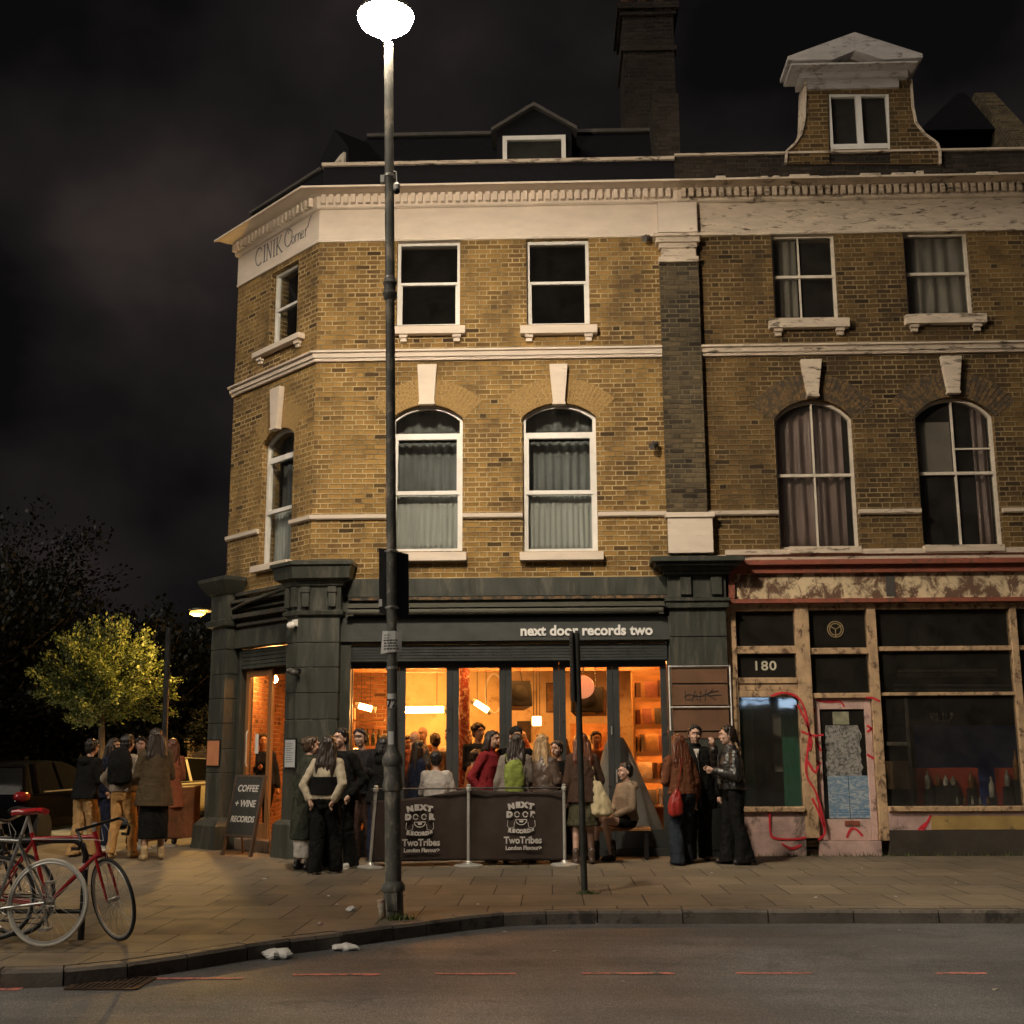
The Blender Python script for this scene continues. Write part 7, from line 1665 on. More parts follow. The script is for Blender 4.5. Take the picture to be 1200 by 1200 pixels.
def person(label, x, y, rot, H=1.68, skin='mid', hair='long', hairc='dark', arms=('down', 'down'), top=None, bottom=None, shoes=None, seated=0, female=True, vox=.009, head_turn=0, z0=0.0, group=None, lean=0, stance=.1, weight=0, name='person', legs=True, glasses=False):
    o = empty(name, (0, 0, 0), label, 'person', group); s = H / 1.70
    sw = .152 if female else .178; hw = .165 if female else .16
    drop = (.88 - seated) if seated else 0
    dz = -drop
    rw_ = random.Random(int(abs(x) * 997 + H * 100)); WARP[:] = [0, 0, 0] if seated else [rw_.choice((-1, 1)) * rw_.uniform(.015, .05), rw_.uniform(.02, .14), rw_.uniform(-.05, .05)]
    seed = (abs(x) * 13.7 + abs(y) * 7.3) % 50
    b = MB(); V = Vector
    turn = Matrix.Rotation(R(head_turn), 3, 'Z')
    hc = V((0, -.02, 1.585 + dz))
    def hp(px, py, pz): return hc + turn @ V((px, py, pz))
    # head
    b.ell(hp(0, .012, .025), (.076, .094, .092), turn); b.ell(hp(0, -.018, -.035), (.062, .072, .080), turn); b.ell(hp(0, -.045, -.085), (.036, .034, .026), turn)
    b.cap(hp(0, -.088, .012), hp(0, -.104, -.022), .009, .014); b.ell(hp(0, -.082, .042), (.052, .014, .012), turn)
    for q in (-1, 1): b.ell(hp(q * .077, .008, -.005), (.010, .020, .031), turn); b.ell(hp(q * .038, -.062, -.022), (.024, .02, .022), turn)
    b.ell(hp(0, -.088, -.052), (.024, .012, .010), turn)
    b.cap((0, .015, 1.37 + dz), hp(0, .015, -.05), .056, .050)
    # trunk
    ch = .105
    loft(b, [(0, .01, .84 + dz, hw * .75, .09), (0, .01, .92 + dz, hw, .115), (0, .0, 1.06 + dz, .125 if female else .14, .09), (0, -.01, 1.24 + dz, sw * .93, ch + .01), (0, 0, 1.36 + dz, sw * .85, .085), (0, .01, 1.41 + dz, .08, .06)])
    b.cap((-sw + .01, 0, 1.365 + dz), (sw - .01, 0, 1.365 + dz), .056, .056)
    armj = []
    for i, q in enumerate((-1, 1)):
        e_, w_ = ARMS[arms[i]]; sh = V((q * (sw + .01), 0, 1.355 + dz)); el = sh + V((q * e_[0], e_[1], e_[2])); wr = sh + V((q * w_[0], w_[1], w_[2]))
        armj.append((sh, el, wr)); b.cap(sh, el, .048, .039); b.cap(el, wr, .038, .026)
        dd = (wr - el).normalized(); pe = wr + dd * .075
        side = dd.cross(V((1, 0, 0)) if abs(dd.x) < .8 else V((0, 0, 1))).normalized(); nrm = dd.cross(side).normalized()
        b.cap(wr + dd * .012, pe, .026, .030, fl=(1, 1, 1)); 
        for k in range(4):
            off = side * (-.027 + .018 * k); ln = (.028, .034, .031, .023)[k]; curl = nrm * (-q) * .012
            f0 = pe + off * 1.0; f1 = f0 + dd * ln + curl; f2 = f1 + dd * ln * .7 + curl * 2.2
            b.cap(f0 - dd * .015, f1, .0095, .0088); b.cap(f1, f2, .0088, .0075)
        t0 = wr + dd * .03 - side * .024; t1 = t0 - side * .022 + dd * .028; b.cap(t0, t1, .0115, .010); b.cap(t1, t1 + dd * .026 - side * .003, .010, .0085)
    # legs
    legj = []
    if bottom and bottom['kind'] == 'skirt' and not seated: stance = min(stance, .05)
    if legs:
        for q in (-1, 1):
            fw = stance * q * (1 if weight >= 0 else -1)
            if seated: hpj = V((q * .09, 0, .90 + dz)); kn = V((q * .11, -.43, .93 + dz)); an = V((q * .12, -.40 + .06 * q, .09))
            else: hpj = V((q * .088, 0, .89)); kn = V((q * .095, -.02 + fw * .5, .49)); an = V((q * .11, .02 + fw, .09))
            legj.append((hpj, kn, an)); b.cap(hpj, kn, .083, .056); b.cap(kn, an, .054, .036); b.cap(kn.lerp(an, .28) + V((0, .018, 0)), kn.lerp(an, .5), .05, .04)
            b.cap(an + V((0, .02, -.05)), an + V((q * .02, -.14, -.058)), .036, .030)
    eyes = [hp(-.032, -.084, .020), hp(.032, -.084, .020)]; brs = [hp(-.034, -.092, .045), hp(.034, -.092, .045)]; lips = hp(0, -.10, -.052)
    _b = list(eyes), list(brs); eyes = [warp(e_) for e_ in eyes]; brs = [warp(e_) for e_ in brs]; lips = warp(lips)
    def pf(c):
        for e_ in eyes:
            if (c - e_).length < .0105: return 1
        for e_ in brs:
            d_ = c - e_; 
            if abs(d_.z) < .0035 and (d_.x ** 2 + d_.y ** 2) < .0003: return 3
        d_ = c - lips
        if abs(d_.z) < .009 and d_.x ** 2 + d_.y ** 2 < .0005: return 2
        return 0
    fuse('body', b, None, o, vox * .75, 1, None, pf, [SK[skin], M['eye'], M['lip'], M['brow']])
    # hair
    hm = HR[hairc]; h = MB()
    if hair == 'beanie':
        h.ell(hp(0, .018, .055), (.092, .106, .085), turn); fuse('beanie', h, None, o, vox, 2, folds(.003, 2, seed), None, [fabric('black_knit', (.02, .02, .02))])
    elif hair != 'none':
        h.ell(hp(0, .032, .048), (.088, .098, .088), turn); h.ell(hp(0, .056, -.005), (.080, .066, .085), turn)
        for q in (-1, 1): h.ell(hp(q * .066, .026, .012), (.023, .045, .052), turn)
        for k in range(7): an = -1.1 + 2.2 * k / 6; h.cap(hp(.066 * math.sin(an), .014 - .058 * math.cos(an), .112 - .012 * abs(an)), hp(.080 * math.sin(an * 1.15), .004 - .062 * math.cos(an), .094 - .022 * abs(an)), .014, .009)
        if hair == 'long':
            for q in (-2, -1, 0, 1, 2): h.cap(hp(q * .030, .062, .0), hp(q * .052, .088, -.30 - .03 * ((q * 7) % 3)), .048, .034)
            for q in (-1, 1): h.cap(hp(q * .080, .0, .0), hp(q * .100, -.025, -.24), .026, .026)
        elif hair == 'longback':
            for q in (-2, -1, 0, 1, 2): h.cap(hp(q * .032, .06, .0), hp(q * .050, .098, -.24), .052, .044); h.cap(hp(q * .050, .098, -.24), hp(q * .040, .105, -.36 - .035 * ((q * 5) % 3)), .042, .024)
        elif hair == 'bob':
            for q in (-1, 1): h.cap(hp(q * .068, .02, .01), hp(q * .074, .02, -.11), .038, .036)
            h.cap(hp(0, .06, 0), hp(0, .07, -.12), .07, .055)
        elif hair == 'pony': h.cap(hp(0, .10, .03), hp(0, .15, -.12), .034, .018); h.ell(hp(0, .1, .02), .035)
        elif hair == 'bun': h.ell(hp(0, .115, .045), (.045, .04, .045)); h.ell(hp(.01, .12, .08), (.03, .03, .03))
        elif hair == 'curly':
            random.seed(int(seed * 10)); 
            for k in range(34):
                a = random.uniform(0, 2 * PI); e2 = random.uniform(0, 1.2); d_ = V((math.sin(a) * math.cos(e2) * .082, .025 + math.cos(a) * math.cos(e2) * .092, .04 + math.sin(e2) * .085))
                if d_.y > -.055 or d_.z > .085: h.ell(hp(*d_), random.uniform(.022, .034), None, 8, 6)
        if hair in ('long', 'longback', 'bob'):
            ln_ = dict(long=.30, longback=.38, bob=.12)[hair]
            for k in range(26):
                a = rw_.uniform(-1.9, 1.9); r0 = rw_.uniform(.85, 1.05); px_, py_ = math.sin(a) * .085 * r0, .03 + math.cos(a) * .075 * r0
                le = ln_ * rw_.uniform(.7, 1.15); h.cap(hp(px_, py_, .03), hp(px_ * 1.12 + rw_.uniform(-.01, .01), py_ + .02, -le * .55), .016, .014, 8); h.cap(hp(px_ * 1.12, py_ + .02, -le * .5), hp(px_ * (.9 if hair != 'bob' else 1.1) + rw_.uniform(-.025, .025), py_ + .03, -le), .014, .006, 8)
        elif hair in ('short', 'bun', 'pony'):
            for k in range(22):
                a = rw_.uniform(-2.8, 2.8); e2 = rw_.uniform(.1, 1.3); p0_ = V((math.sin(a) * math.cos(e2) * .080, .028 + math.cos(a) * math.cos(e2) * .088, .045 + math.sin(e2) * .080))
                if p0_.y > -.045 or p0_.z > .10: h.cap(hp(*p0_), hp(p0_.x * 1.12 + rw_.uniform(-.012, .012), p0_.y + rw_.uniform(-.02, .02), p0_.z + rw_.uniform(-.004, .022)), .014, .006, 8)
        ho = fuse('hair', h, hm, o, vox * .72, 1, strands(.010, seed))
    if glasses:
        g = MB()
        for q in (-1, 1): g.tube([hp(q * .036 + a, -.105, .018 + c) for a, c in arcpts(0, 0, .023, .018, 0, 330, 10)], .003, 5)
        g.tube([hp(-.012, -.106, .022), hp(.012, -.106, .022)], .003, 4); g.v = [warp(v) for v in g.v]; g.build('glasses', M['black'], o)
    # top
    if top:
        t = MB(); pf_ = top.get('puff', .02); hem = top.get('hem', .86) ; fl = top.get('flare', 0); zt_ = 1.40
        secs = [(0, .01, 1.425 + dz, .07 + pf_ * .6, .06 + pf_ * .5), (0, 0, 1.385 + dz, sw * .84 + pf_ * .5, .08 + pf_ * .6), (0, -.008, 1.24 + dz, sw * .96 + pf_ * .7, ch + .014 + pf_ * .8), (0, 0, 1.06 + dz, (.13 if female else .148) + pf_ * 1.3, .095 + pf_ * 1.3)]
        if hem > 1.0: secs[-1] = (0, 0, hem + dz, secs[-1][3], secs[-1][4])
        else:
            secs.append((0, .008, .92 + dz, hw + .012 + pf_, .118 + pf_))
            if hem < .9:
                k = (.92 - hem) / .5; secs.append((0, .01, (hem + .92) / 2 + dz, hw + .02 + pf_ + fl * .5, .125 + pf_ + fl * .5)); secs.append((0, .01, hem + dz, hw + .02 + pf_ + fl, .13 + pf_ + fl))
        if seated: secs = [q_ for q_ in secs if q_[2] > .86 + dz]
        loft(t, secs[::-1]); t.cap((-sw, 0, 1.362 + dz), (sw, 0, 1.362 + dz), .056 + pf_ * .35, .056 + pf_ * .35)
        sl_ = top.get('sleeve', .93)
        sl2 = MB() if top.get('sleeve_mat') else t
        for sh, el, wr in armj:
            sl2.cap(sh + V((-.012 if sh.x > 0 else .012, 0, -.008)), el, .053 + pf_ * .45, .043 + pf_ * .45); sl2.cap(el, el.lerp(wr, sl_), .043 + pf_ * .45, .033 + pf_ * .4)
        if top.get('hood'): t.ell((0, .10, 1.39 + dz), (.12, .07, .075)); t.cap((-.08, .03, 1.42 + dz), (.08, .03, 1.42 + dz), .04, .04)
        if top.get('collar'): loft(t, [(0, .012, 1.40 + dz, .085, .075), (0, .012, 1.475 + dz, .072, .066)])
        if top.get('roll'): loft(t, [(0, .01, 1.40 + dz, .082, .07), (0, .008, 1.50 + dz, .064, .062)])
        fuse(top.get('name', 'jacket'), t, top['mat'], o, vox, 2, folds(top.get('fold', .010), 1, seed))
        if top.get('sleeve_mat'): fuse('sleeves', sl2, top['sleeve_mat'], o, vox, 2, folds(.010, 1, seed))
        if top.get('name', 'jacket') in ('jacket', 'coat') and vox < .012 and not seated:
            zz = MB(); hz_ = max(hem, .66); zz.tube([(0, -(ch + .02 + pf_ * .9), 1.36), (0, -(ch + .03 + pf_), 1.2), (0, -(ch + .022 + pf_ * 1.3), 1.05), (0, -(.125 + pf_ + fl * .2), .92), (0, -(.14 + pf_ + fl), hz_ + .02)], .006, 5); zz.v = [warp(v) for v in zz.v]; zz.build('zip', M['lead'], o)
        if top.get('inner'):
            t = MB(); t.add([(-.04, -.135, 1.41 + dz), (.04, -.135, 1.41 + dz), (0, -.165, 1.27 + dz), (-.04, -.07, 1.41 + dz), (.04, -.07, 1.41 + dz), (0, -.10, 1.27 + dz)], [(0, 1, 2), (5, 4, 3), (0, 3, 4, 1), (1, 4, 5, 2), (2, 5, 3, 0)]); fuse('shirt', t, top['inner'], o, vox, 2)
        if top.get('band'):
            t = MB(); loft(t, [(0, 0, .98 + dz, .185 + pf_, .145 + pf_), (0, 0, 1.1 + dz, .172 + pf_, .135 + pf_), (0, -.005, 1.2 + dz, .180 + pf_, .148 + pf_)]); fuse('corset', t, top['band'], o, vox, 2)
        if top.get('belt'):
            t = MB(); loft(t, [(0, .0, 1.0, .155 + pf_, .12 + pf_), (0, .0, 1.04, .15 + pf_, .117 + pf_)]); fuse('belt', t, M['black'], o, vox, 1)
            t = MB(); t.box(-.03, .03, -.15 - pf_, -.135 - pf_, .995, 1.045); t.build('buckle', M['chrome'], o)
    if bottom:
        t = MB(); kind = bottom['kind']; pr_2 = bottom.get('puff', .012)
        if kind == 'trousers':
            if not seated: loft(t, [(0, .01, .80, hw * .8, .10), (0, .01, .90, hw + .008 + pr_2, .12 + pr_2), (0, .005, 1.04, .138 + pr_2, .10 + pr_2)])
            else: t.ell((0, .0, .92 + dz), (hw + .02, .13, .10))
            rk = bottom.get('knee', .07); rh = bottom.get('ankle', .06)
            for hpj, kn, an in legj:
                t.cap(hpj + V((0, 0, -.03)), kn, .090 + pr_2, rk + .006); an2 = an + V((0, 0, -.0)); n_ = (an2 - kn)
                # open, slightly breaking hem
                loft_pts = [(kn.x, kn.y, kn.z, rk, rk), (kn.lerp(an2, .5).x, kn.lerp(an2, .5).y, kn.lerp(an2, .5).z, (rk + rh) / 2, (rk + rh) / 2 * 1.05), (an2.x, an2.y - .01, an2.z - (.055 if rh > .07 else .01), rh, rh * 1.25)]
                loft(t, loft_pts[::-1], 14)
        elif kind == 'skirt':
            hz = bottom['hem']; fl = bottom.get('flare', .04); loft(t, [(0, .01, hz, hw + .02 + fl, .13 + fl), (0, .01, (hz + .9) / 2, hw + .022 + fl * .5, .13 + fl * .5), (0, .01, .92, hw + .012, .125), (0, .005, 1.05, .14, .10)])
        elif kind == 'shorts':
            t.ell((0, .0, .92 + dz), (hw + .02, .13, .10))
            for hpj, kn, an in legj: t.cap(hpj, hpj.lerp(kn, .45), .10, .085)
        fuse(kind, t, bottom['mat'], o, vox, 2, folds(bottom.get('fold', .011), 1.2, seed + 5))
    if shoes and legs:
        for hpj, kn, an in legj:
            t = MB(); q = 1 if an.x > 0 else -1
            t.cap(an + V((0, .03, -.045)), an + V((q * .02, -.145, -.052)), .044, .037); t.cap(an + V((0, .015, -.03)), an + V((0, .012, .02 + shoes.get('high', 0))), .046, .046 + shoes.get('high', 0) * .08)
            t.v = [V((v.x, v.y, max(v.z, .004))) for v in t.v]
            so_ = fuse('shoe', t, shoes['mat'], o, vox, 1)
            if shoes.get('sole'):
                t = MB(); t.cap(an + V((0, .03, -.075)), an + V((q * .02, -.15, -.075)), .045, .04); t.v = [V((v.x, v.y, max(.001, min(v.z, .022)))) for v in t.v]; t.build('sole', shoes['sole'], so_)
            if shoes.get('stripe'):
                t = MB(); 
                for k in range(3):
                    for sg_ in (-1, 1): t.cap(an + V((sg_ * .043 + q * .01, -.03 - k * .022, -.03)), an + V((sg_ * .043 + q * .012, -.05 - k * .022, -.065)), .006, .006)
                t.build('shoe_stripes', M['ink'], so_)
    WARP[:] = [0, 0, 0]
    o.scale = (s, s, s); o.location = (x, y, z0); o.rotation_euler = (R(lean), 0, R(rot))
    return o
# rot: 0 faces the camera, 180 faces the building, +90 faces right (+x), -90 faces left
def at(px, pyfeet, z=0): g = G(px, pyfeet, z); return g.x, g.y
Fb = fabric
blk = Fb('black_wool', (.008, .008, .008)); nvy = Fb('navy_cloth', (.012, .016, .035)); olv = Fb('olive_green_coat_cloth', (.04, .044, .032)); crm = Fb('cream_knit', (.46, .40, .30)); wht = Fb('white_cotton', (.62, .58, .52))
tan = Fb('tan_cotton', (.40, .25, .11)); dbr = Fb('dark_brown_cloth', (.045, .026, .02)); bei = Fb('beige_sweatshirt', (.27, .20, .14)); red = Fb('red_knit', (.20, .018, .022)); gry = Fb('grey_beige_cotton', (.20, .17, .145)); lth = paint('black_leather', (.016, .015, .014), .42, var=.3, sc=8, bump=.4, spec=.8); blt = paint('brown_leather', (.09, .06, .045), .4, var=.35, sc=6, bump=.3)
osk = Fb('olive_skirt_cloth', (.065, .06, .035)); rst = Fb('rust_brown_suede', (.13, .05, .025)); den = Fb('dark_denim', (.022, .028, .038)); orb = Fb('orange_brown_knit', (.30, .12, .04)); tshirt = Fb('pale_grey_tee', (.40, .37, .34))
SHB = dict(mat=paint('black_shoe_leather', (.015, .014, .013), .35, var=.2)); SHW = dict(mat=paint('white_trainer', (.55, .53, .50), .5, var=.2), sole=M['white'], stripe=1); BOOT = dict(mat=SHB['mat'], high=.13); TANB = dict(mat=paint('tan_suede_boot', (.42, .30, .15), .7, var=.25), high=.04)
P = []
# --- side-street group
x, y = at(98, 1004); person('person in a black jacket and wide tan trousers, leftmost of the side pavement group', x, y, 150, 1.66, 'mid', 'short', 'black', ('phone', 'phone'), dict(mat=blk, puff=.045, hem=.84, hood=1), dict(kind='trousers', mat=tan, knee=.085, ankle=.085, puff=.02), SHB)
x, y = at(122, 996); person('person in dark navy clothes half hidden between the two in tan trousers', x, y, 80, 1.68, 'tan', 'long', 'dark', ('pocket', 'phone'), dict(mat=nvy, puff=.04, hem=.8), dict(kind='trousers', mat=nvy, knee=.07, ankle=.07), SHW)
x, y = at(142, 1006); person('person in tan jeans bending towards friends, dark rucksack hiding the head', x, y, 165, 1.72, 'mid', 'short', 'black', ('phone', 'pocket'), dict(mat=Fb('washed_grey_jacket', (.30, .25, .20)), puff=.04, hem=.9), dict(kind='trousers', mat=Fb('tan_denim', (.48, .27, .10)), knee=.072, ankle=.064), TANB, lean=0)
bx, by = x, y
x, y = at(160, 994); person('person in black behind the tan jeans, face turned to the street', x, y, 20, 1.7, 'pale', 'curly', 'dark', ('pocket', 'phone'), dict(mat=blk, puff=.035, hem=.85), dict(kind='trousers', mat=blk), SHB, female=False)
x, y = at(178, 1008); person('tall person in a long dark jacket, black skirt and pale boots beside the steel post', x, y, 205, 1.80, 'tan', 'longback', 'dark', ('phone', 'phone'), dict(mat=Fb('dark_olive_brown_coat', (.07, .05, .028)), puff=.045, hem=.70, flare=.02), dict(kind='skirt', mat=blk, hem=.28, flare=.0), TANB, stance=.16)
x, y = at(197, 990); person('person in a rust coloured coat behind the dark sign post', x, y, -150, 1.68, 'mid', 'long', 'auburn', ('phone', 'pocket'), dict(mat=Fb('rust_coat_cloth', (.30, .10, .05)), puff=.04, hem=.6, flare=.03), dict(kind='trousers', mat=blk), SHB)
# --- group by the corner pier
x, y = at(357, 1020); person('person in a long olive coat over a white skirt with clipped-up hair', x, y, 110, 1.66, 'pale', 'bun', 'brown', ('pocket', 'pocket'), dict(mat=olv, puff=.05, hem=.40, flare=.01, collar=1, name='coat'), dict(kind='skirt', mat=wht, hem=.17, flare=.005), SHB)
x, y = at(381, 1024); person('long-haired person seen from behind with cream sleeves and a dark corset', x, y, 175, 1.66, 'pale', 'longback', 'dark', ('behind', 'behind'), dict(mat=crm, puff=.03, hem=.98, name='jumper', band=blk), dict(kind='trousers', mat=blk, knee=.09, ankle=.09, puff=.015), SHW)
x, y = at(397, 1018); person('dark-haired person in a black jacket facing the street beside the cream sleeves', x, y, -35, 1.76, 'pale', 'short', 'black', ('pocket', 'pocket'), dict(mat=blk, puff=.045, hem=.84), dict(kind='trousers', mat=blk, knee=.08, ankle=.08), SHW, female=False)
x, y = at(424, 1008); person('person in glasses and dark brown wide trousers looking out left of the lamp post', x, y, -15, 1.78, 'pale', 'short', 'black', ('down', 'phone'), dict(mat=Fb('soft_black_jacket', (.022, .02, .022)), puff=.05, hem=.86), dict(kind='trousers', mat=dbr, knee=.10, ankle=.105, puff=.02), SHB, female=False, glasses=True)
x, y = at(445, 1009); person('hooded person in black with their back to the road, partly behind the lamp post', x, y, 190, 1.66, 'mid', 'bob', 'black', ('phone', 'phone'), dict(mat=blk, puff=.05, hem=.80, hood=1), dict(kind='trousers', mat=nvy, knee=.085, ankle=.08), SHB)
x, y = at(487, 1002); person('person in dark blue leaning on the barrier just right of the lamp post', x, y, 120, 1.62, 'mid', 'long', 'dark', ('phone', 'down'), dict(mat=nvy, puff=.04, hem=.84), dict(kind='trousers', mat=blk), SHB)
# --- behind the right banner
def yb(px, Y): q = F(px, 900, Y); return q.x, Y
x, y = yb(571, -.75); person('person in a red roll-neck jumper with dark bobbed hair looking right', x, y, 60, 1.74, 'mid', 'bob', 'dark', ('pocket', 'phone'), dict(mat=red, puff=.03, hem=.84, roll=1, name='jumper'), dict(kind='trousers', mat=blk), SHB)
x, y = yb(603, -.95); person('long dark-haired person from behind carrying a lime green rucksack', x, y, 178, 1.70, 'mid', 'longback', 'dark', ('phone', 'down'), dict(mat=gry, puff=.045, hem=.88), dict(kind='trousers', mat=blk), SHB); PX_LIME = (x, y)
x, y = yb(603, -.45); person('person in a black beanie facing the street behind the lime rucksack', x, y, 15, 1.80, 'pale', 'beanie', 'black', ('pocket', 'pocket'), dict(mat=blk, puff=.04, hem=.84), dict(kind='trousers', mat=blk), SHB, female=False)
x, y = yb(635, -.9); person('fair-haired person in a brown leather jacket seen from behind', x, y, 150, 1.68, 'pale', 'long', 'blond', ('phone', 'down'), dict(mat=blt, puff=.045, hem=.88), dict(kind='trousers', mat=blk), SHB)
x, y = yb(654, -.5); person('dark-haired person with a hand raised, between the blonde and the sign pole', x, y, -30, 1.60, 'pale', 'short', 'black', ('raised', 'down'), dict(mat=blk, puff=.03, hem=.86), dict(kind='trousers', mat=blk), SHB)
x, y = at(684, 1013); person('auburn-haired person in a dark jacket and olive skirt, bare legs, behind the sign pole', x, y, 185, 1.70, 'pale', 'longback', 'auburn', ('phone', 'down'), dict(mat=Fb('dark_umber_jacket', (.06, .035, .025)), puff=.05, hem=.80), dict(kind='skirt', mat=osk, hem=.50, flare=.03), dict(mat=blt, high=.06), stance=.12); TOTE = (x, y)
x, y = F(735, 980, -.45).x, -.50; person('short-haired person in a beige hooded top sitting with bare knees by the last door', x, y, -62, 1.66, 'pale', 'short', 'black', ('lap', 'lap'), dict(mat=bei, puff=.03, hem=.9, hood=1, name='hooded_top'), dict(kind='shorts', mat=blk), BOOT, seated=.50, female=True)
bx_ = x + .02; bn = empty('bench', (bx_, y + .04, 0), 'low dark wooden bench under the seated person by the last door', 'bench')
m = MB(); m.box(bx_ - .55, bx_ + .30, y - .14, y + .18, .385, .43); m.build('seat', M['wood'], bn, bevel=.006)
for sx in (-.50, .21): m = MB(); m.box(bx_ + sx, bx_ + sx + .05, y - .12, y + .16, 0, .384); m.build('leg', M['black'], bn)
# --- by the brown panelled pier
x, y = at(799, 1013); person('auburn long-haired person in a rust suede jacket with a red bag', x, y, 200, 1.67, 'pale', 'longback', 'auburn', ('down', 'phone'), dict(mat=rst, puff=.04, hem=.90), dict(kind='trousers', mat=den, knee=.085, ankle=.095, puff=.018), SHB); REDB = (x, y)
x, y = at(818, 1009); person('tall pale-faced person in a long black coat looking straight out', x, y, 0, 1.80, 'pale', 'short', 'black', ('down', 'down'), dict(mat=blk, puff=.045, hem=.66, flare=.01, collar=1, inner=wht, name='coat'), dict(kind='trousers', mat=blk, knee=.085, ankle=.09), SHB, female=False)
x, y = at(863, 1013); person('person in a black leather jacket and flared trousers with a hand to the mouth', x, y, -78, 1.78, 'pale', 'pony', 'dark', ('mouth', 'phone'), dict(mat=lth, puff=.045, hem=.98, collar=1, belt=1), dict(kind='trousers', mat=blk, knee=.07, ankle=.11, puff=.008), SHB, stance=.07)
# --- inside the bar
def ins(label, px, Y, rot, H, **k):
    q = F(px, 880, Y); d = dict(skin='mid', hair='short', hairc='dark', arms=('phone', 'down'), top=dict(mat=blk, puff=.03, hem=.88), bottom=dict(kind='trousers', mat=blk), vox=.015, group='drinkers inside the bar', z0=.06); d.update(k)
    person(label, q.x, Y, rot, H, **d)
ins('bald man seen from behind inside the bar right of the lamp post', 482, .95, 160, 1.72, hair='none', top=dict(mat=Fb('rust_shirt', (.32, .09, .04)), puff=.025, hem=.86), female=False, skin='pale')
ins('close-cropped drinker further inside the bar under the long tube lamp', 496, 2.2, -20, 1.80, hair='none', top=dict(mat=orb, puff=.025, hem=.86), female=False, skin='pale')
ins('dark-haired drinker with tied hair at the right of the second glass door', 511, 1.7, 200, 1.68, hair='bun', top=dict(mat=Fb('grey_top', (.12, .10, .09)), puff=.02, hem=.86))
ins('drinker with long dark hair and an orange top inside the second glass door', 496, .75, 185, 1.52, hair='longback', hairc='black', top=dict(mat=orb, puff=.03, hem=.86))
x, y = F(512, 900, -.35).x, -.42; person('person in a pale grey tee sitting with their back to the second glass door', x, y, 165, 1.62, 'mid', 'short', 'black', ('lap', 'lap'), dict(mat=tshirt, puff=.03, hem=.86, sleeve=.05, name='shirt'), dict(kind='trousers', mat=blk), SHB, seated=.72, female=False)
ins('tall dark curly-haired man standing inside behind the red jumper', 561, 1.1, 30, 1.82, hair='curly', hairc='black', top=dict(mat=blk, puff=.03, hem=.86), female=False)
ins('person in an orange-brown jumper sitting inside the third glass door', 553, .6, 110, 1.42, top=dict(mat=orb, puff=.03, hem=.86), hair='curly')
ins('person at the bar with an arm raised in the fourth glass door', 638, 1.6, -60, 1.66, arms=('wave', 'down'), top=dict(mat=Fb('salmon_shirt', (.42, .16, .11)), puff=.02, hem=.86), skin='pale')
ins('barkeeper in a dark shirt behind the sign pole', 699, 1.9, 10, 1.70, top=dict(mat=rst, puff=.02, hem=.86), female=False)
ins('person in black seen at the far left inside the third glass door', 541, 2.3, 90, 1.74, top=dict(mat=blk, puff=.02, hem=.86))
ins('person with brown hair and a red top inside just left of the lamp post', 452, 1.2, 60, 1.66, hair='long', hairc='brown', top=dict(mat=red, puff=.02, hem=.86))
ins('drinker in a maroon top just right of the lamp post inside', 473, 1.6, 40, 1.64, hair='curly', top=dict(mat=red, puff=.02, hem=.86))
ins('person in a grey shirt inside beside the third glass door frame', 530, 3.0, -40, 1.78, top=dict(mat=tshirt, puff=.02, hem=.86), female=False)
ins('person in orange knit far inside behind the black beanie', 588, 2.6, 10, 1.70, hair='bob', top=dict(mat=orb, puff=.02, hem=.86))
ins('brown-haired person inside between the fair hair and the sign pole', 663, 1.3, -100, 1.62, hair='long', hairc='brown', top=dict(mat=rst, puff=.02, hem=.86))
ins('person in a dark red shirt by the record shelves at the back', 716, 2.4, 150, 1.74, hair='short', top=dict(mat=Fb('rust_shirt', (.32, .09, .04)), puff=.02, hem=.86), female=False)
ins('person in dark clothes inside the splayed corner entrance', 308, 2.9, 20, 1.7, top=dict(mat=nvy, puff=.02, hem=.86))

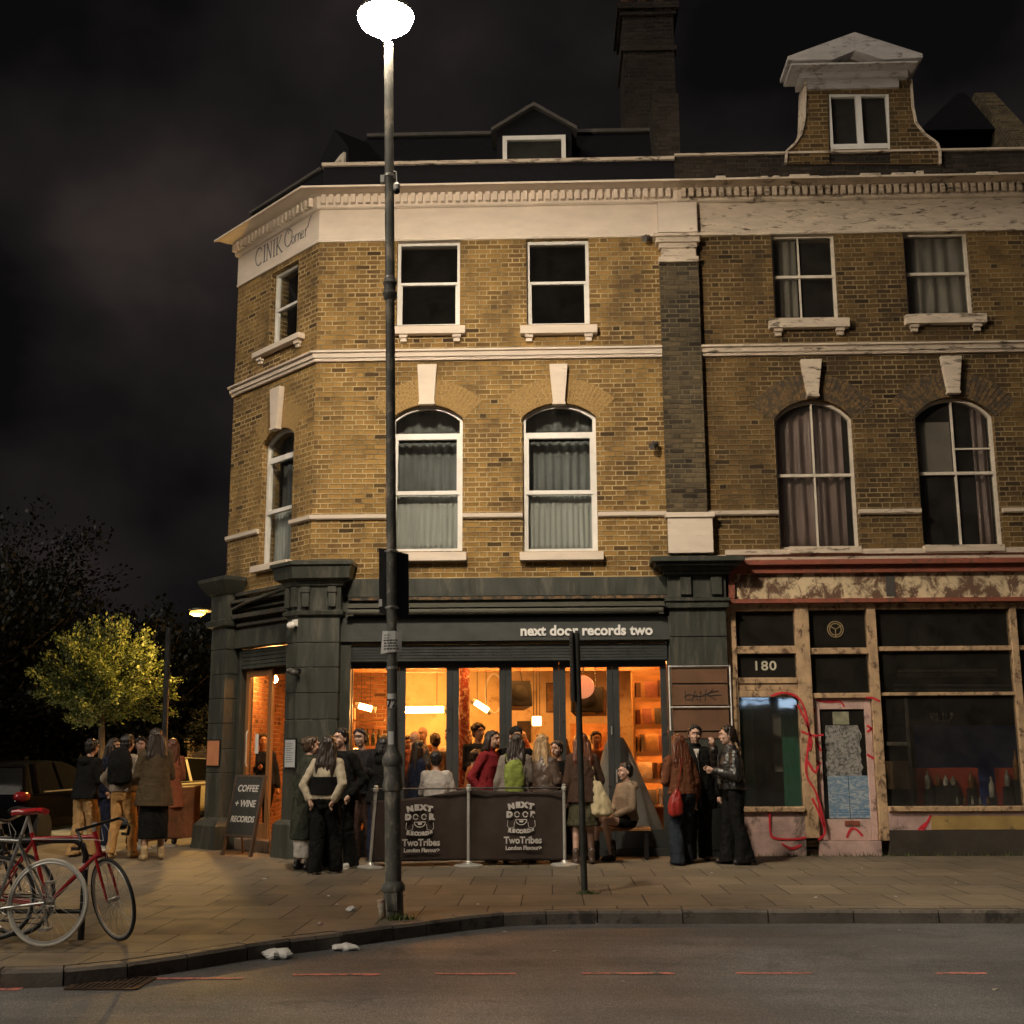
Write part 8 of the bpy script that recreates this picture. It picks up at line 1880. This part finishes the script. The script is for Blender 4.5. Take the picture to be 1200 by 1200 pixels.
# ---- bags
def bag(name, label, cat, profile, mat, loc, rz=0, strap=None, tilt=0):
    o = empty(name, (0, 0, 0), label, cat); m = MB(); loft(m, profile, 20); fuse('bag_body', m, mat, o, .012, 2, folds(.012, 1.4, 3))
    if strap:
        m = MB(); m.tube(strap, .011, 6, flat=.5); m.build('strap', mat, o, smooth=True)
    place(o, loc, rz, 0, tilt); return o
lime = fabric('lime_green_nylon', (.20, .25, .055), .6); canvas = fabric('natural_canvas', (.50, .42, .26), .9); rl_ = paint('red_bag_leather', (.28, .02, .015), .45, var=.3, bump=.3)
bag('rucksack', 'lime green rucksack on the back of the long-haired person', 'rucksack', [(0, 0, 0, .10, .05), (0, 0, .03, .135, .075), (0, 0, .25, .14, .085), (0, 0, .40, .125, .07), (0, 0, .47, .07, .035)], lime, (PX_LIME[0] - .0, PX_LIME[1] - .235, .88), 0, [(-.09, .03, .45), (-.12, .12, .56), (-.12, .2, .55)])
m = 0
bag('rucksack', 'black rucksack slung on the person in tan jeans', 'rucksack', [(0, 0, 0, .11, .05), (0, 0, .03, .16, .10), (0, 0, .3, .17, .12), (0, 0, .45, .14, .08), (0, 0, .52, .07, .035)], blk, (bx - .02, by - .22, 1.03), R(10), [(-.09, .03, .48), (-.12, .12, .55), (-.1, .2, .5)])
tote_g = F(703, 935, TOTE[1] - .06)
bag('tote_bag', 'big natural canvas tote bag hanging from the shoulder of the person in the olive skirt', 'bag', [(.02, 0, -.24, .08, .04), (.02, 0, -.20, .155, .075), (0, 0, -.05, .15, .07), (-.04, 0, .10, .11, .05), (-.06, 0, .22, .06, .02)], canvas, (tote_g.x, TOTE[1] - .10, tote_g.z), 0, [(-.06, 0, .2), (-.09, .03, .40), (-.11, .1, .46)], 0)
rb_g = F(790, 940, REDB[1] - .08)
bag('shoulder_bag', 'red slouchy shoulder bag hanging beside the rust suede jacket', 'bag', [(0, 0, -.17, .05, .03), (0, 0, -.14, .095, .05), (.01, 0, .0, .10, .05), (.03, 0, .12, .06, .03), (.04, 0, .17, .03, .015)], rl_, (rb_g.x, REDB[1] - .16, rb_g.z), 0, [(.04, 0, .14), (.09, .0, .4), (.12, .05, .58)])
